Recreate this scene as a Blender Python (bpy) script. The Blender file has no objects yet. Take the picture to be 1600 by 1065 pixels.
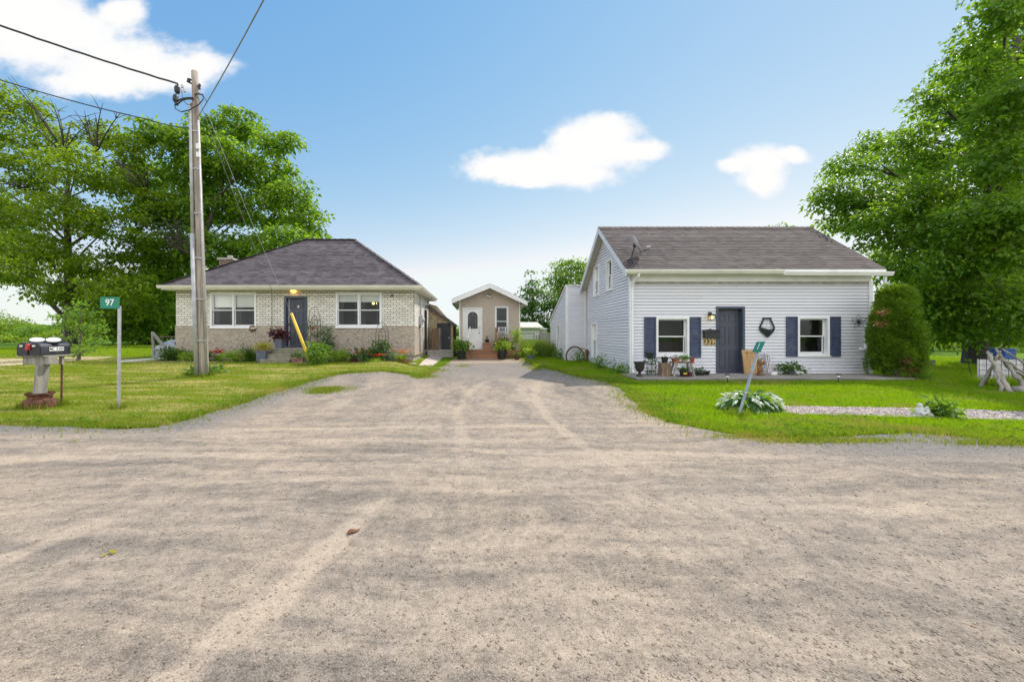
import bpy, math, random
import numpy as np
from mathutils import Vector, Matrix
from mathutils.geometry import delaunay_2d_cdt

rng = np.random.default_rng(7)
random.seed(7)
SC = bpy.context.scene
COL = SC.collection
R = math.radians

# ------------------------------------------------------------------ camera and measuring helpers
FPX, CX, CY, CAMH = 620.0, 745.0, 521.0, 1.4      # measured from the photograph (1600 px wide)

def sstep(a, b, x):
    t = np.clip((np.asarray(x, float) - a) / (b - a), 0, 1)
    return t * t * (3 - 2 * t)

def g(x, y):
    """terrain height"""
    y = np.asarray(y, float); x = np.asarray(x, float)
    base = np.clip((y - 8) * 0.015, 0, 0.21)
    bump = 0.24 * sstep(9.5, 14.2, y) * (1 - sstep(-3.2, -1.7, x)) * (1 - sstep(24, 30, y))
    return base + bump

def P(px, py, D):
    return Vector(((px - CX) * D / FPX, D, CAMH + (CY - py) * D / FPX))
def PX(px, D): return (px - CX) * D / FPX
def PZ(py, D): return CAMH + (CY - py) * D / FPX
def GP(px, py):
    """point of the ground seen at a pixel"""
    D = 10.0
    for _ in range(60):
        D = 0.5 * D + 0.5 * FPX * (CAMH - float(g((px - CX) * D / FPX, D))) / (py - CY)
    return ((px - CX) * D / FPX, D)
def GV(x, y): return Vector((x, y, float(g(x, y))))

cam = bpy.data.cameras.new('camera'); camo = bpy.data.objects.new('camera', cam); COL.objects.link(camo)
camo.location = (0, 0, CAMH); camo.rotation_euler = (math.pi / 2, 0, 0)
cam.sensor_width = 36.0; cam.lens = FPX / 1600 * 36.0
cam.shift_x = (800 - CX) / 1600; cam.shift_y = -(532.5 - CY) / 1600
cam.clip_start = 0.05; cam.clip_end = 5000
SC.camera = camo

# ------------------------------------------------------------------ materials
class NT:
    def __init__(s, nt): s.nt = nt
    def n(s, t, props=None, **inp):
        nd = s.nt.nodes.new(t)
        for k, v in (props or {}).items(): setattr(nd, k, v)
        for k, v in inp.items():
            key = int(k[1:]) if k[0] == 'i' and k[1:].isdigit() else k.replace('_', ' ')
            s.set(nd.inputs[key], v)
        return nd
    def set(s, sock, v):
        if isinstance(v, bpy.types.NodeSocket): s.nt.links.new(v, sock)
        else:
            if sock.type == 'RGBA' and len(v) == 3: v = (*v, 1)
            sock.default_value = v
    def m(s, op, a, b=0.0, c=0.0, clamp=False):
        return s.n('ShaderNodeMath', {'operation': op, 'use_clamp': clamp}, i0=a, i1=b, i2=c).outputs[0]
    def v(s, op, a, b=(0, 0, 0)):
        nd = s.n('ShaderNodeVectorMath', {'operation': op}, i0=a, i1=b)
        return nd.outputs[1] if op in ('LENGTH', 'DISTANCE', 'DOT_PRODUCT') else nd.outputs[0]
    def mix(s, f, a, b, mode='MIX'):
        return s.n('ShaderNodeMix', {'data_type': 'RGBA', 'blend_type': mode}, i0=f, i6=a, i7=b).outputs[2]
    def noise(s, vec, scale, detail=3, rough=0.55, dist=0.0):
        return s.n('ShaderNodeTexNoise', None, Vector=vec, Scale=scale, Detail=detail, Roughness=rough, Distortion=dist).outputs[0]
    def rng(s, x, a, b, c=0.0, d=1.0):
        return s.n('ShaderNodeMapRange', {'interpolation_type': 'SMOOTHSTEP'}, i0=x, i1=a, i2=b, i3=c, i4=d).outputs[0]
    def obj(s): return s.n('ShaderNodeTexCoord').outputs['Object']
    def uv(s): return s.n('ShaderNodeTexCoord').outputs['UV']
    def scl(s, vec, sc): return s.v('MULTIPLY', vec, sc)
    def isl(s): return s.n('ShaderNodeNewGeometry').outputs['Random Per Island']
    def bump(s, h, strength=0.5, dist=0.01):
        return s.n('ShaderNodeBump', None, Height=h, Strength=strength, Distance=dist).outputs[0]
    def out(s, sh):
        o = s.n('ShaderNodeOutputMaterial'); s.nt.links.new(sh, o.inputs[0])

def newmat(name):
    m = bpy.data.materials.new(name); m.use_nodes = True; m.node_tree.nodes.clear()
    return m, NT(m.node_tree)

def basic(name, col, rough=0.6, var=0.15, scale=6.0, bump=0.0, bscale=60, metallic=0.0, island=0.0, stretch=(1, 1, 1), dirt=None, dirtamt=0.5, spec=0.5):
    m, t = newmat(name)
    co = t.scl(t.obj(), stretch)
    c = t.mix(t.rng(t.noise(co, scale, 4), 0.3, 0.7), tuple(x * (1 - var) for x in col), tuple(min(1, x * (1 + var)) for x in col))
    if dirt:
        c = t.mix(t.m('MULTIPLY', t.rng(t.noise(co, scale * 0.45, 6, 0.65), 0.5, 0.72), dirtamt), c, dirt)
    if island:
        k = t.m('MULTIPLY_ADD', t.isl(), 2 * island, 1 - island)
        c = t.mix(1.0, c, t.n('ShaderNodeCombineColor', None, i0=k, i1=k, i2=k).outputs[0], 'MULTIPLY')
    b = t.n('ShaderNodeBsdfPrincipled', None, Base_Color=c, Roughness=rough, Metallic=metallic)
    b.inputs['Specular IOR Level'].default_value = spec
    if bump: t.set(b.inputs['Normal'], t.bump(t.noise(co, bscale, 3), bump, 0.006))
    t.out(b.outputs[0]); return m

def leafmat(name, c1, c2, trans, tmix=0.42, rough=0.45, spec=0.35):
    m, t = newmat(name)
    r = t.isl()
    big = t.m('ADD', t.m('MULTIPLY', t.noise(t.obj(), 0.8, 2), 0.5), t.m('MULTIPLY', t.noise(t.obj(), 2.2, 1), 0.5))
    f = t.m('ADD', t.m('MULTIPLY', t.m('POWER', r, 1.5), 0.5), t.m('MULTIPLY', t.rng(big, 0.38, 0.62), 0.5))
    c = t.mix(f, c1, c2)
    k = t.m('MULTIPLY_ADD', r, 0.6, 0.7)
    tc = t.mix(1.0, trans, t.n('ShaderNodeCombineColor', None, i0=k, i1=k, i2=k).outputs[0], 'MULTIPLY')
    b = t.n('ShaderNodeBsdfPrincipled', None, Base_Color=c, Roughness=rough)
    b.inputs['Specular IOR Level'].default_value = spec
    tr = t.n('ShaderNodeBsdfTranslucent', None, Color=tc)
    t.out(t.n('ShaderNodeMixShader', None, i0=tmix, i1=b.outputs[0], i2=tr.outputs[0]).outputs[0])
    return m

def glassmat(name, refl=1.0, tint=(0.75, 0.82, 0.82)):
    m, t = newmat(name)
    fr = t.n('ShaderNodeFresnel', None, IOR=1.55).outputs[0]
    wob = t.bump(t.noise(t.obj(), 3.0, 1), 0.03, 0.02)
    gl = t.n('ShaderNodeBsdfGlossy', None, Color=(1, 1, 1), Roughness=0.02, Normal=wob)
    tp = t.n('ShaderNodeBsdfTransparent', None, Color=tint)
    f = t.m('MULTIPLY', fr, refl, clamp=True)
    t.out(t.n('ShaderNodeMixShader', None, i0=f, i1=tp.outputs[0], i2=gl.outputs[0]).outputs[0])
    return m

def emit(name, col, s):
    m, t = newmat(name)
    t.out(t.n('ShaderNodeEmission', None, Color=col, Strength=s).outputs[0]); return m

# ------------------------------------------------------------------ mesh builder
class Fr:
    """wall frame: u along the wall, v up, w outward"""
    def __init__(s, o, u, n): s.o = Vector(o); s.u = Vector(u); s.n = Vector(n)
    def p(s, u, v, w=0.0): return s.o + s.u * u + Vector((0, 0, v)) + s.n * w
WORLD = Fr((0, 0, 0), (1, 0, 0), (0, 1, 0))       # p(x, z, y)

class MB:
    def __init__(s): s.v = []; s.f = []; s.uv = {}
    def add(s, vs, fs):
        b = len(s.v); s.v += [tuple(x) for x in vs]; s.f += [tuple(i + b for i in f) for f in fs]; return s
    def quad(s, a, b, c, d): return s.add([a, b, c, d], [(0, 1, 2, 3)])
    def box(s, x0, x1, y0, y1, z0, z1):
        return s.add([(x0, y0, z0), (x1, y0, z0), (x1, y1, z0), (x0, y1, z0), (x0, y0, z1), (x1, y0, z1), (x1, y1, z1), (x0, y1, z1)],
                     [(0, 3, 2, 1), (4, 5, 6, 7), (0, 1, 5, 4), (1, 2, 6, 5), (2, 3, 7, 6), (3, 0, 4, 7)])
    def fbox(s, F, u0, u1, v0, v1, w0, w1):
        q = [F.p(u, v, w) for (u, v, w) in ((u0, v0, w0), (u1, v0, w0), (u1, v0, w1), (u0, v0, w1), (u0, v1, w0), (u1, v1, w0), (u1, v1, w1), (u0, v1, w1))]
        return s.add(q, [(0, 1, 2, 3), (7, 6, 5, 4), (3, 2, 6, 7), (1, 0, 4, 5), (2, 1, 5, 6), (0, 3, 7, 4)])
    def frame(s, F, u0, u1, v0, v1, t, w0, w1, bt=None):
        bt = t if bt is None else bt
        s.fbox(F, u0, u0 + t, v0, v1, w0, w1); s.fbox(F, u1 - t, u1, v0, v1, w0, w1)
        s.fbox(F, u0 + t, u1 - t, v1 - t, v1, w0, w1); return s.fbox(F, u0 + t, u1 - t, v0, v0 + bt, w0, w1)
    def tube(s, pts, rad, n=8, cap=True, twist=0.0):
        pts = [Vector(p) for p in pts]; m = len(pts)
        rad = [rad] * m if isinstance(rad, (int, float)) else rad
        vs = []; fs = []
        ref = None
        for i in range(m):
            d = (pts[min(i + 1, m - 1)] - pts[max(i - 1, 0)])
            d = d.normalized() if d.length > 1e-9 else Vector((0, 0, 1))
            if ref is None: ref = Vector((1, 0, 0)) if abs(d.x) < 0.9 else Vector((0, 1, 0))
            a = (ref - d * ref.dot(d)).normalized(); b = d.cross(a); ref = a
            for k in range(n):
                th = 2 * math.pi * k / n + twist
                vs.append(pts[i] + (a * math.cos(th) + b * math.sin(th)) * rad[i])
        for i in range(m - 1):
            for k in range(n):
                fs.append((i * n + k, i * n + (k + 1) % n, (i + 1) * n + (k + 1) % n, (i + 1) * n + k))
        if cap: fs += [tuple(range(n - 1, -1, -1)), tuple((m - 1) * n + k for k in range(n))]
        return s.add(vs, fs)
    def beam(s, a, b, w, h):
        """rectangular bar from a to b"""
        a, b = Vector(a), Vector(b); d = (b - a).normalized()
        up = Vector((0, 0, 1)) if abs(d.z) < 0.95 else Vector((0, 1, 0))
        x = d.cross(up).normalized() * (w / 2); y = x.cross(d).normalized() * (h / 2)
        vs = [p + sx * x + sy * y for p in (a, b) for (sx, sy) in ((-1, -1), (1, -1), (1, 1), (-1, 1))]
        return s.add(vs, [(3, 2, 1, 0), (4, 5, 6, 7), (0, 1, 5, 4), (1, 2, 6, 5), (2, 3, 7, 6), (3, 0, 4, 7)])
    def lathe(s, c, prof, n=20, sx=1.0, sy=1.0, M=None):
        c = Vector(c); vs = []; fs = []
        for (r, z) in prof:
            for k in range(n):
                th = 2 * math.pi * k / n
                p = Vector((r * sx * math.cos(th), r * sy * math.sin(th), z))
                vs.append(c + (M @ p if M else p))
        m = len(prof)
        for i in range(m - 1):
            for k in range(n):
                fs.append((i * n + k, i * n + (k + 1) % n, (i + 1) * n + (k + 1) % n, (i + 1) * n + k))
        fs += [tuple(range(n - 1, -1, -1)), tuple((m - 1) * n + k for k in range(n))]
        return s.add(vs, fs)
    def prism(s, F, poly, w0, w1):
        n = len(poly)
        vs = [F.p(u, v, w0) for u, v in poly] + [F.p(u, v, w1) for u, v in poly]
        fs = [tuple(range(n)), tuple(range(2 * n - 1, n - 1, -1))] + [(i, i + n, (i + 1) % n + n, (i + 1) % n) for i in range(n)]
        return s.add(vs, fs)
    def ell(s, c, r, n=12, M=None):
        c = Vector(c); prof = [(math.sin(math.pi * i / n), -math.cos(math.pi * i / n)) for i in range(n + 1)]
        prof[0] = (1e-4, -1); prof[-1] = (1e-4, 1)
        vs = []; fs = []; k2 = n * 2
        for (q, z) in prof:
            for k in range(k2):
                th = 2 * math.pi * k / k2
                p = Vector((q * math.cos(th) * r[0], q * math.sin(th) * r[1], z * r[2])); vs.append(c + (M @ p if M else p))
        for i in range(n):
            for k in range(k2): fs.append((i * k2 + k, i * k2 + (k + 1) % k2, (i + 1) * k2 + (k + 1) % k2, (i + 1) * k2 + k))
        return s.add(vs, fs)
    def build(s, name, mat, parent=None, smooth=False, bevel=0.0, origin=None, fix=True):
        off = Vector(origin) if origin is not None else Vector((0, 0, 0))
        q = parent
        while q is not None: off = off + q.location; q = q.parent
        me = bpy.data.meshes.new(name)
        me.from_pydata([tuple(Vector(v) - off) for v in s.v], [], s.f)
        if fix:
            import bmesh
            bm = bmesh.new(); bm.from_mesh(me); bmesh.ops.recalc_face_normals(bm, faces=bm.faces); bm.to_mesh(me); bm.free()
        return link(name, me, mat, parent, smooth, bevel, origin)

def link(name, me, mat, parent=None, smooth=False, bevel=0.0, origin=None):
    o = bpy.data.objects.new(name, me); COL.objects.link(o)
    if mat is not None: me.materials.append(mat)
    if parent is not None: o.parent = parent
    if origin is not None: o.location = origin
    if smooth:
        me.polygons.foreach_set('use_smooth', [True] * len(me.polygons))
    if bevel:
        b = o.modifiers.new('bevel', 'BEVEL'); b.width = bevel; b.segments = 2; b.limit_method = 'ANGLE'
    return o

def npmesh(name, V, F, mat, parent=None, origin=None, smooth=False):
    """V (n,3), F (m,k) numpy -> object"""
    off = np.array(origin if origin is not None else (0, 0, 0), float); q = parent
    while q is not None: off = off + np.array(q.location); q = q.parent
    V = np.asarray(V, np.float32) - off.astype(np.float32); F = np.asarray(F, np.int32)
    me = bpy.data.meshes.new(name); k = F.shape[1]
    me.vertices.add(len(V)); me.vertices.foreach_set('co', V.ravel())
    me.loops.add(F.size); me.loops.foreach_set('vertex_index', F.ravel())
    me.polygons.add(len(F)); me.polygons.foreach_set('loop_start', np.arange(0, F.size, k, dtype=np.int32))
    me.update(calc_edges=True)
    return link(name, me, mat, parent, smooth, 0, origin)

def tag(o, label, cat, group=None, kind=None):
    o['label'] = label; o['category'] = cat
    if group: o['group'] = group
    if kind: o['kind'] = kind
    return o
def struct(o, label=None, kind='structure'):
    o['kind'] = kind
    if label: o['label'] = label
    return o
def thing(name, loc, label, cat, group=None):
    o = bpy.data.objects.new(name, None); COL.objects.link(o); o.location = loc; o.empty_display_size = 0.2
    return tag(o, label, cat, group)

def text(name, body, mat, parent, loc, size, rot=(math.pi / 2, 0, 0), depth=0.002, sx=1.0, shear=0.0):
    cu = bpy.data.curves.new(name, 'FONT'); cu.body = body; cu.size = size; cu.extrude = depth
    cu.align_x = 'CENTER'; cu.align_y = 'CENTER'; cu.shear = shear; cu.offset = 0.012 * size
    tmp = bpy.data.objects.new('tmp', cu); COL.objects.link(tmp)
    dg = bpy.context.evaluated_depsgraph_get(); me = bpy.data.meshes.new_from_object(tmp.evaluated_get(dg))
    bpy.data.objects.remove(tmp); me.name = name
    off = Vector((0, 0, 0)); q = parent
    while q is not None: off += q.location; q = q.parent
    from mathutils import Euler
    M = Matrix.Translation(Vector(loc) - off) @ Euler(rot).to_matrix().to_4x4() @ Matrix.Diagonal((sx, 1, 1, 1))
    me.transform(M)
    return link(name, me, mat, parent)

# ------------------------------------------------------------------ foliage
def unit(v): return v / np.maximum(np.linalg.norm(v, axis=1, keepdims=True), 1e-9)

def leaf_geo(C, axis, nrm, L, W, fold=0.25):
    """diamond leaves folded on the midrib, base at C"""
    n = len(C); side = unit(np.cross(axis, nrm)); nrm = np.cross(side, axis)
    L = np.broadcast_to(L, n)[:, None]; W = np.broadcast_to(W, n)[:, None]
    b = C; tip = C + axis * L - nrm * L * 0.15; mid = C + axis * L * 0.45
    l = mid + side * W * 0.5 - nrm * W * fold * -0.5; r = mid - side * W * 0.5 + nrm * W * fold * 0.5
    V = np.stack([b, r, tip, l], 1).reshape(-1, 3)
    i = np.arange(n)[:, None] * 4
    F = np.concatenate([i + np.array([[0, 1, 2]]), i + np.array([[0, 2, 3]])], 0)
    return V, F

def lobe_points(lobes, density, shell=0.55):
    """sprig centres in ellipsoid lobes (cx,cy,cz,rx,ry,rz)"""
    out = []
    for (cx, cy, cz, rx, ry, rz) in lobes:
        n = max(4, int(density * (rx * ry * rz) ** (2 / 3)))
        d = unit(rng.normal(size=(n, 3)))
        rad = 1 - (1 - shell) * rng.random(n) ** 1.3
        rad = rad * (0.86 + 0.3 * rng.random(n))
        p = d * rad[:, None] * np.array([rx, ry, rz])
        p[:, 2] = np.where(p[:, 2] < -0.45 * rz, p[:, 2] * 0.65, p[:, 2])
        out.append(p + np.array([cx, cy, cz]))
    return np.concatenate(out)

def sprigs(C, k, spread, L, W, flat=0.35, up=0.8, droop=0.25):
    """leafy sprays: each a shallow drooping disc of leaves round a twig end"""
    n = len(C)
    if spread > 0.2:
        th = rng.random((n, k)) * 6.283; r = np.sqrt(rng.random((n, k))) * spread * 1.9 * (0.7 + .6 * rng.random((n, 1)))
        tl = rng.normal(size=(n, 1, 2)) * .28
        dx, dy = r * np.cos(th), r * np.sin(th)
        dz = -0.30 * r * r / spread + rng.normal(size=(n, k)) * spread * flat * .55 + dx * tl[..., 0] + dy * tl[..., 1]
        d = np.stack([dx, dy, dz], -1)
    else: d = rng.normal(size=(n, k, 3)) * np.array([1, 1, flat]) * spread
    p = (C[:, None, :] + d).reshape(-1, 3); m = len(p)
    ax = d.reshape(-1, 3) + rng.normal(size=(m, 3)) * spread * 0.6; ax[:, 2] -= droop * spread
    ax = unit(ax)
    nr = rng.normal(size=(m, 3)) * (1 - up) + np.array([0, 0, 1.0]) * up
    nr = unit(nr)
    s = 0.65 + 0.7 * rng.random(m)
    return leaf_geo(p, ax, nr, L * s, W * s)

def bez(a, b, c, n=6):
    a, b, c = Vector(a), Vector(b), Vector(c)
    return [a * (1 - t) ** 2 + b * 2 * t * (1 - t) + c * t * t for t in [i / n for i in range(n + 1)]]

def tree(name, label, base, top, r0, lobes, leaf, leafm, barkm, density=60, k=9, spread=0.28, group=None, first=0.25, cat='tree', limbs=True, up=0.7, dead=None, twigs=4, shell=0.5):
    base = Vector(base); top = Vector(top)
    rt = thing(name, base, label, cat, group)
    H = top.z - base.z
    tb = MB()
    npt = 9
    path = [base.lerp(top, i / (npt - 1)) + Vector((random.uniform(-1, 1), random.uniform(-1, 1), 0)) * (0.02 * H * (1 if 0 < i else 0)) for i in range(npt)]
    rads = [r0 * (1.25 if i == 0 else (1 - 0.93 * (i / (npt - 1)) ** 0.9)) for i in range(npt)]
    tb.tube([base - Vector((0, 0, 0.2))] + path, [r0 * 1.5] + rads, 10)
    def at(h):
        h = max(0, min(0.999, h)) * (npt - 1); i = int(h); return path[i].lerp(path[i + 1], h - i), rads[i] * (1 - (h - i)) + rads[i + 1] * (h - i)
    if limbs:
        for (cx, cy, cz, rx, ry, rz) in lobes:
            c = Vector((cx, cy, cz)); d = math.hypot(cx - base.x, cy - base.y)
            hz = (cz - base.z - 0.55 * d - 0.3 * rz) / H
            p, rr = at(max(first, min(0.92, hz)))
            ctrl = p.lerp(c, 0.5) + Vector((0, 0, 0.12 * (c - p).length))
            br = max(0.018, min(rr * 0.5, 0.013 * (c - p).length + 0.02))
            pts = bez(p, ctrl, c, 6)
            tb.tube(pts, [br * (1 - 0.72 * i / 6) for i in range(7)], 6)
            for q in range(twigs):
                dv = Vector((random.gauss(0, 1), random.gauss(0, 1), random.gauss(0.2, 0.8))).normalized()
                e = c + Vector((dv.x * rx, dv.y * ry, dv.z * rz)) * 0.85
                s0 = pts[random.choice((4, 5, 6))]
                tb.tube(bez(s0, s0.lerp(e, 0.5) + Vector((0, 0, 0.1 * rz)), e, 4), [br * 0.3, br * 0.24, br * 0.18, br * 0.1, 0.006], 4)
    if dead:
        for (a, b, n_) in dead:
            a = Vector(a); b = Vector(b)
            for q in range(n_):
                e = b + Vector((random.gauss(0, 1), random.gauss(0, 1), random.gauss(0.3, 0.8))) * (b - a).length * Vector((.55, .55, .22)).length * .6 if False else b + Vector((random.gauss(0, 1) * .55, random.gauss(0, 1) * .5, random.gauss(0.0, .3))) * (b - a).length * .75
                pts = bez(a, a.lerp(e, 0.5) + Vector((random.uniform(-.4, .4), 0, 0.5)), e, 5)
                tb.tube(pts, [0.08, 0.07, 0.055, 0.04, 0.03, 0.015], 4)
                for w in range(5):
                    s0 = pts[random.choice((2, 3, 4))]
                    e2 = s0 + Vector((random.gauss(0, 1), random.gauss(0, 1), random.gauss(0.4, 0.6))).normalized() * random.uniform(.5, 1.3)
                    tb.tube(bez(s0, s0.lerp(e2, .5) + Vector((0, 0, .1)), e2, 3), [0.03, 0.024, 0.017, 0.01], 3)
    tb.build('trunk', barkm, rt, smooth=True, fix=False)
    C = lobe_points(lobes, density * .34, shell)
    V, F = sprigs(C, int(k * 2.5), spread, leaf, leaf * 0.62, up=up)
    npmesh('crown', V, F, leafm, rt)
    return rt

def lobes_px(L, D, sc=1.0):
    """(px, py, rx, ry[, dy]) -> ellipsoid lobes in the plane of the tree"""
    o = []
    for e in L:
        px, py, rx, ry = e[:4]; dy = e[4] if len(e) > 4 else random.uniform(-1, 1) * 0.9 * rx * D / FPX
        d = D + dy; c = P(px, py, d)
        o.append((c.x, c.y, c.z, rx * d / FPX * sc, 0.9 * rx * d / FPX * sc, ry * d / FPX * sc))
    return o

def shrub(name, label, base, rx, rz, leaf, mat, n=60, k=8, cat='shrub', group=None, up=0.45, tall=False, spread=0.09, stem=True, ry=None, W=0.55, stemm=None):
    base = Vector(base); ry = ry or rx
    rt = thing(name, base, label, cat, group)
    if stem:
        sb = MB()
        for q in range(7):
            a = random.uniform(0, 6.28); r_ = random.uniform(0.2, 0.7)
            e = base + Vector((math.cos(a) * rx * r_, math.sin(a) * ry * r_, rz * random.uniform(0.8, 1.5)))
            sb.tube(bez(base + Vector((math.cos(a) * .03, math.sin(a) * .03, -0.03)), base.lerp(e, 0.5) + Vector((0, 0, 0.1 * rz)), e, 3), [0.012, 0.01, 0.007, 0.003], 4)
        sb.build('stem', stemm or MT['stem'], rt, fix=False)
    u = unit(rng.normal(size=(n, 3))); rad = rng.random(n) ** 0.4
    C = u * rad[:, None] * np.array([rx, ry, rz]) * (0.85 + .3 * rng.random((n, 1))); C[:, 2] = np.abs(C[:, 2] + rz * 0.85) * 0.98 + 0.02
    if tall: C[:, :2] *= (1.15 - 0.75 * (C[:, 2:3] / (2 * rz)))
    C += np.array(base)
    V, F = sprigs(C, k, spread, leaf, leaf * W, flat=0.7, up=up, droop=0.1)
    V[:, 2] = np.maximum(V[:, 2], base.z + 0.005)
    npmesh('foliage', V, F, mat, rt)
    return rt

def blades(name, base, r, h, n, mat, parent=None, w=0.012, lean=0.35, seg=3, curve=1.0):
    """arching strap leaves from one base; returns V,F as an object"""
    base = np.array(base, float); V = []; F = []
    for i in range(n):
        a = random.uniform(0, 6.28); q = random.random() ** 0.5 * r * 0.4
        b = base + np.array([math.cos(a) * q, math.sin(a) * q, 0]); hh = h * random.uniform(0.6, 1.1)
        a2 = a + random.gauss(0, .6); out = np.array([math.cos(a2), math.sin(a2), 0]); sd = np.array([-out[1], out[0], 0])
        ln = r * random.uniform(0.4, 1.1); ww = w * random.uniform(.7, 1.3)
        s0 = len(V)
        for j in range(seg + 1):
            t = j / seg; c = b + out * ln * t * t + np.array([0, 0, hh * (t - 0.35 * curve * t * t * (0.5 + lean))])
            wj = ww * (1 - t) ** 0.6 + 0.0008
            V += [c - sd * wj, c + sd * wj]
        for j in range(seg): F.append((s0 + 2 * j, s0 + 2 * j + 1, s0 + 2 * j + 3, s0 + 2 * j + 2))
    return npmesh(name, np.array(V), np.array(F), mat, parent)

def flowers(name, centers, size, mat, parent, petals=5):
    C = np.array(centers, float); n = len(C)
    V = []; F = []
    ax = []; cc = []
    for c in C:
        a0 = random.uniform(0, 6.28)
        for k in range(petals):
            a = a0 + 6.283 * k / petals
            ax.append((math.cos(a), math.sin(a) - .3, random.uniform(0.1, .7))); cc.append(c)
    ax = unit(np.array(ax)); cc = np.array(cc)
    nr = unit(np.tile(np.array([[0, -.5, 1.0]]), (len(cc), 1)) + rng.normal(size=(len(cc), 3)) * .25)
    V, F = leaf_geo(cc, ax, nr, size * (0.8 + .4 * rng.random(len(cc))), size * 0.7)
    return npmesh(name, V, F, mat, parent)

# ------------------------------------------------------------------ wall skins
def split_rows(v0, v1, cuts):
    s = sorted({v0, v1} | {c for c in cuts if v0 + 1e-4 < c < v1 - 1e-4}); return list(zip(s[:-1], s[1:]))

def spans(a, b, holes, va, vb):
    iv = [(a, b)]
    for (h0, h1, k0, k1) in holes:
        if k0 < vb - 1e-4 and k1 > va + 1e-4:
            nv = []
            for (p, q) in iv:
                if h1 <= p or h0 >= q: nv.append((p, q)); continue
                if h0 > p: nv.append((p, h0))
                if h1 < q: nv.append((h1, q))
            iv = nv
    return iv

def cutat(iv, js):
    o = []
    for (p, q) in iv:
        for j in js:
            if p + .05 < j < q - .05: o.append((p, j - .0015)); p = j + .0015
        o.append((p, q))
    return o

def siding(mb, F, ul, ur, v0, v1, holes=(), pitch=0.1, depth=0.014, base=0.0):
    """lapped boards; ul, ur give the wall's ends at a height"""
    cuts = [h[2] for h in holes] + [h[3] for h in holes]
    v = v0
    while v < v1 - 1e-4:
        e = min(v + pitch, v1)
        sl = min(.018, (e - v) * .4); jts = sorted(random.uniform(ul(v), ur(v)) for _ in range(2))
        for (a, b) in split_rows(v, e, cuts + [e - sl]):
            top = a >= e - sl - 1e-5
            wa = base + depth * (1 - (a - v) / pitch); wb = base + depth * (1 - (b - v) / pitch)
            if top: wa = wb = base - .032
            la, lb, ra, rb = ul(a), ul(b), ur(a), ur(b)
            if ra <= la: continue
            rb = max(rb, lb)
            for (p, q) in cutat(spans(min(la, lb), max(ra, rb), holes, a, b), jts):
                pa, pb, qa, qb = max(p, la), max(p, lb), min(q, ra), min(q, rb)
                if qa - pa < 1e-4: continue
                mb.quad(F.p(pa, a, wa), F.p(qa, a, wa), F.p(max(qb, pb), b, wb), F.p(pb, b, wb))
                if a == v: mb.quad(F.p(pa, a, base - .032), F.p(qa, a, base - .032), F.p(qa, a, wa), F.p(pa, a, wa))
                if top: mb.quad(F.p(pa, a, base - .032), F.p(qa, a, base - .032), F.p(qa, a, base + .004), F.p(pa, a, base + .004))
        v = e
    return mb

def bricks(mb, F, u0, u1, v0, v1, holes, bl=0.235, bh=0.094, m=0.017, w=0.014):
    r = 0; v = v0
    while v < v1 - 0.02:
        e = min(v + bh, v1)
        for (a, b) in split_rows(v, e, [h[2] for h in holes] + [h[3] for h in holes]):
            if b - a < 0.02: continue
            u = u0 - (bl / 2 if r % 2 else 0)
            while u < u1:
                for (p, q) in spans(max(u, u0), min(u + bl, u1), holes, a, b):
                    if q - p < 0.025: continue
                    j = random.uniform(-.0025, .0025)
                    mb.fbox(F, p + m / 2, q - m / 2, a + m / 2, b - m / 2, 0, w + j)
                u += bl
        v = e; r += 1
    return mb

def plane_holes(mb, F, u0, u1, v0, v1, holes, w=0.0):
    for (a, b) in split_rows(v0, v1, [h[2] for h in holes] + [h[3] for h in holes]):
        for (p, q) in spans(u0, u1, holes, a, b):
            mb.quad(F.p(p, a, w), F.p(q, a, w), F.p(q, b, w), F.p(p, b, w))
    return mb

def shingles(mb, A, B, C_, D_, pitch=0.14, lift=0.009):
    """roof plane A-B along the eave, D-C along the ridge, as stepped courses"""
    A, B, C_, D_ = map(Vector, (A, B, C_, D_))
    nrm = (B - A).cross(D_ - A)
    if nrm.length < 1e-6: nrm = (B - A).cross(C_ - A)
    nrm.normalize()
    if nrm.z < 0: nrm = -nrm
    L = ((D_ - A) - (B - A).normalized() * (D_ - A).dot((B - A).normalized())).length
    n = max(1, round(L / pitch))
    for i in range(n):
        t0, t1 = i / n, min(1, (i + 1) / n)
        a = A.lerp(D_, t0); b = B.lerp(C_, t0); c = B.lerp(C_, t1); d = A.lerp(D_, t1)
        au, bu = a + nrm * lift, b + nrm * lift
        mb.quad(au, bu, c, d); mb.quad(a, b, bu, au)
    return mb
# ------------------------------------------------------------------ light
SUND = Vector((0.62, 0.56, 1.0)).normalized()
EL = math.asin(SUND.z); AZ = math.atan2(SUND.x, SUND.y)
sl = bpy.data.lights.new('sun', 'SUN'); so = bpy.data.objects.new('sun', sl); COL.objects.link(so)
sl.energy = 2.85; sl.angle = R(0.5); sl.color = (1.0, 0.93, 0.82)
so.rotation_euler = (-SUND).to_track_quat('-Z', 'Y').to_euler(); so.location = (12, 12, 20)
W = bpy.data.worlds.new('World'); SC.world = W; W.use_nodes = True; W.node_tree.nodes.clear()
t = NT(W.node_tree)
sky = t.n('ShaderNodeTexSky', {'sky_type': 'NISHITA', 'sun_disc': False, 'sun_elevation': EL, 'sun_rotation': AZ, 'air_density': 1.0, 'dust_density': 0.05, 'ozone_density': 1.6, 'altitude': 100})
dirv = t.n('ShaderNodeTexCoord').outputs['Generated']
sep = t.n('ShaderNodeSeparateXYZ', None, Vector=dirv)
yy = t.m('MAXIMUM', sep.outputs[1], 0.02)
uu = t.m('DIVIDE', sep.outputs[0], yy); vv = t.m('DIVIDE', sep.outputs[2], yy)
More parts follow.
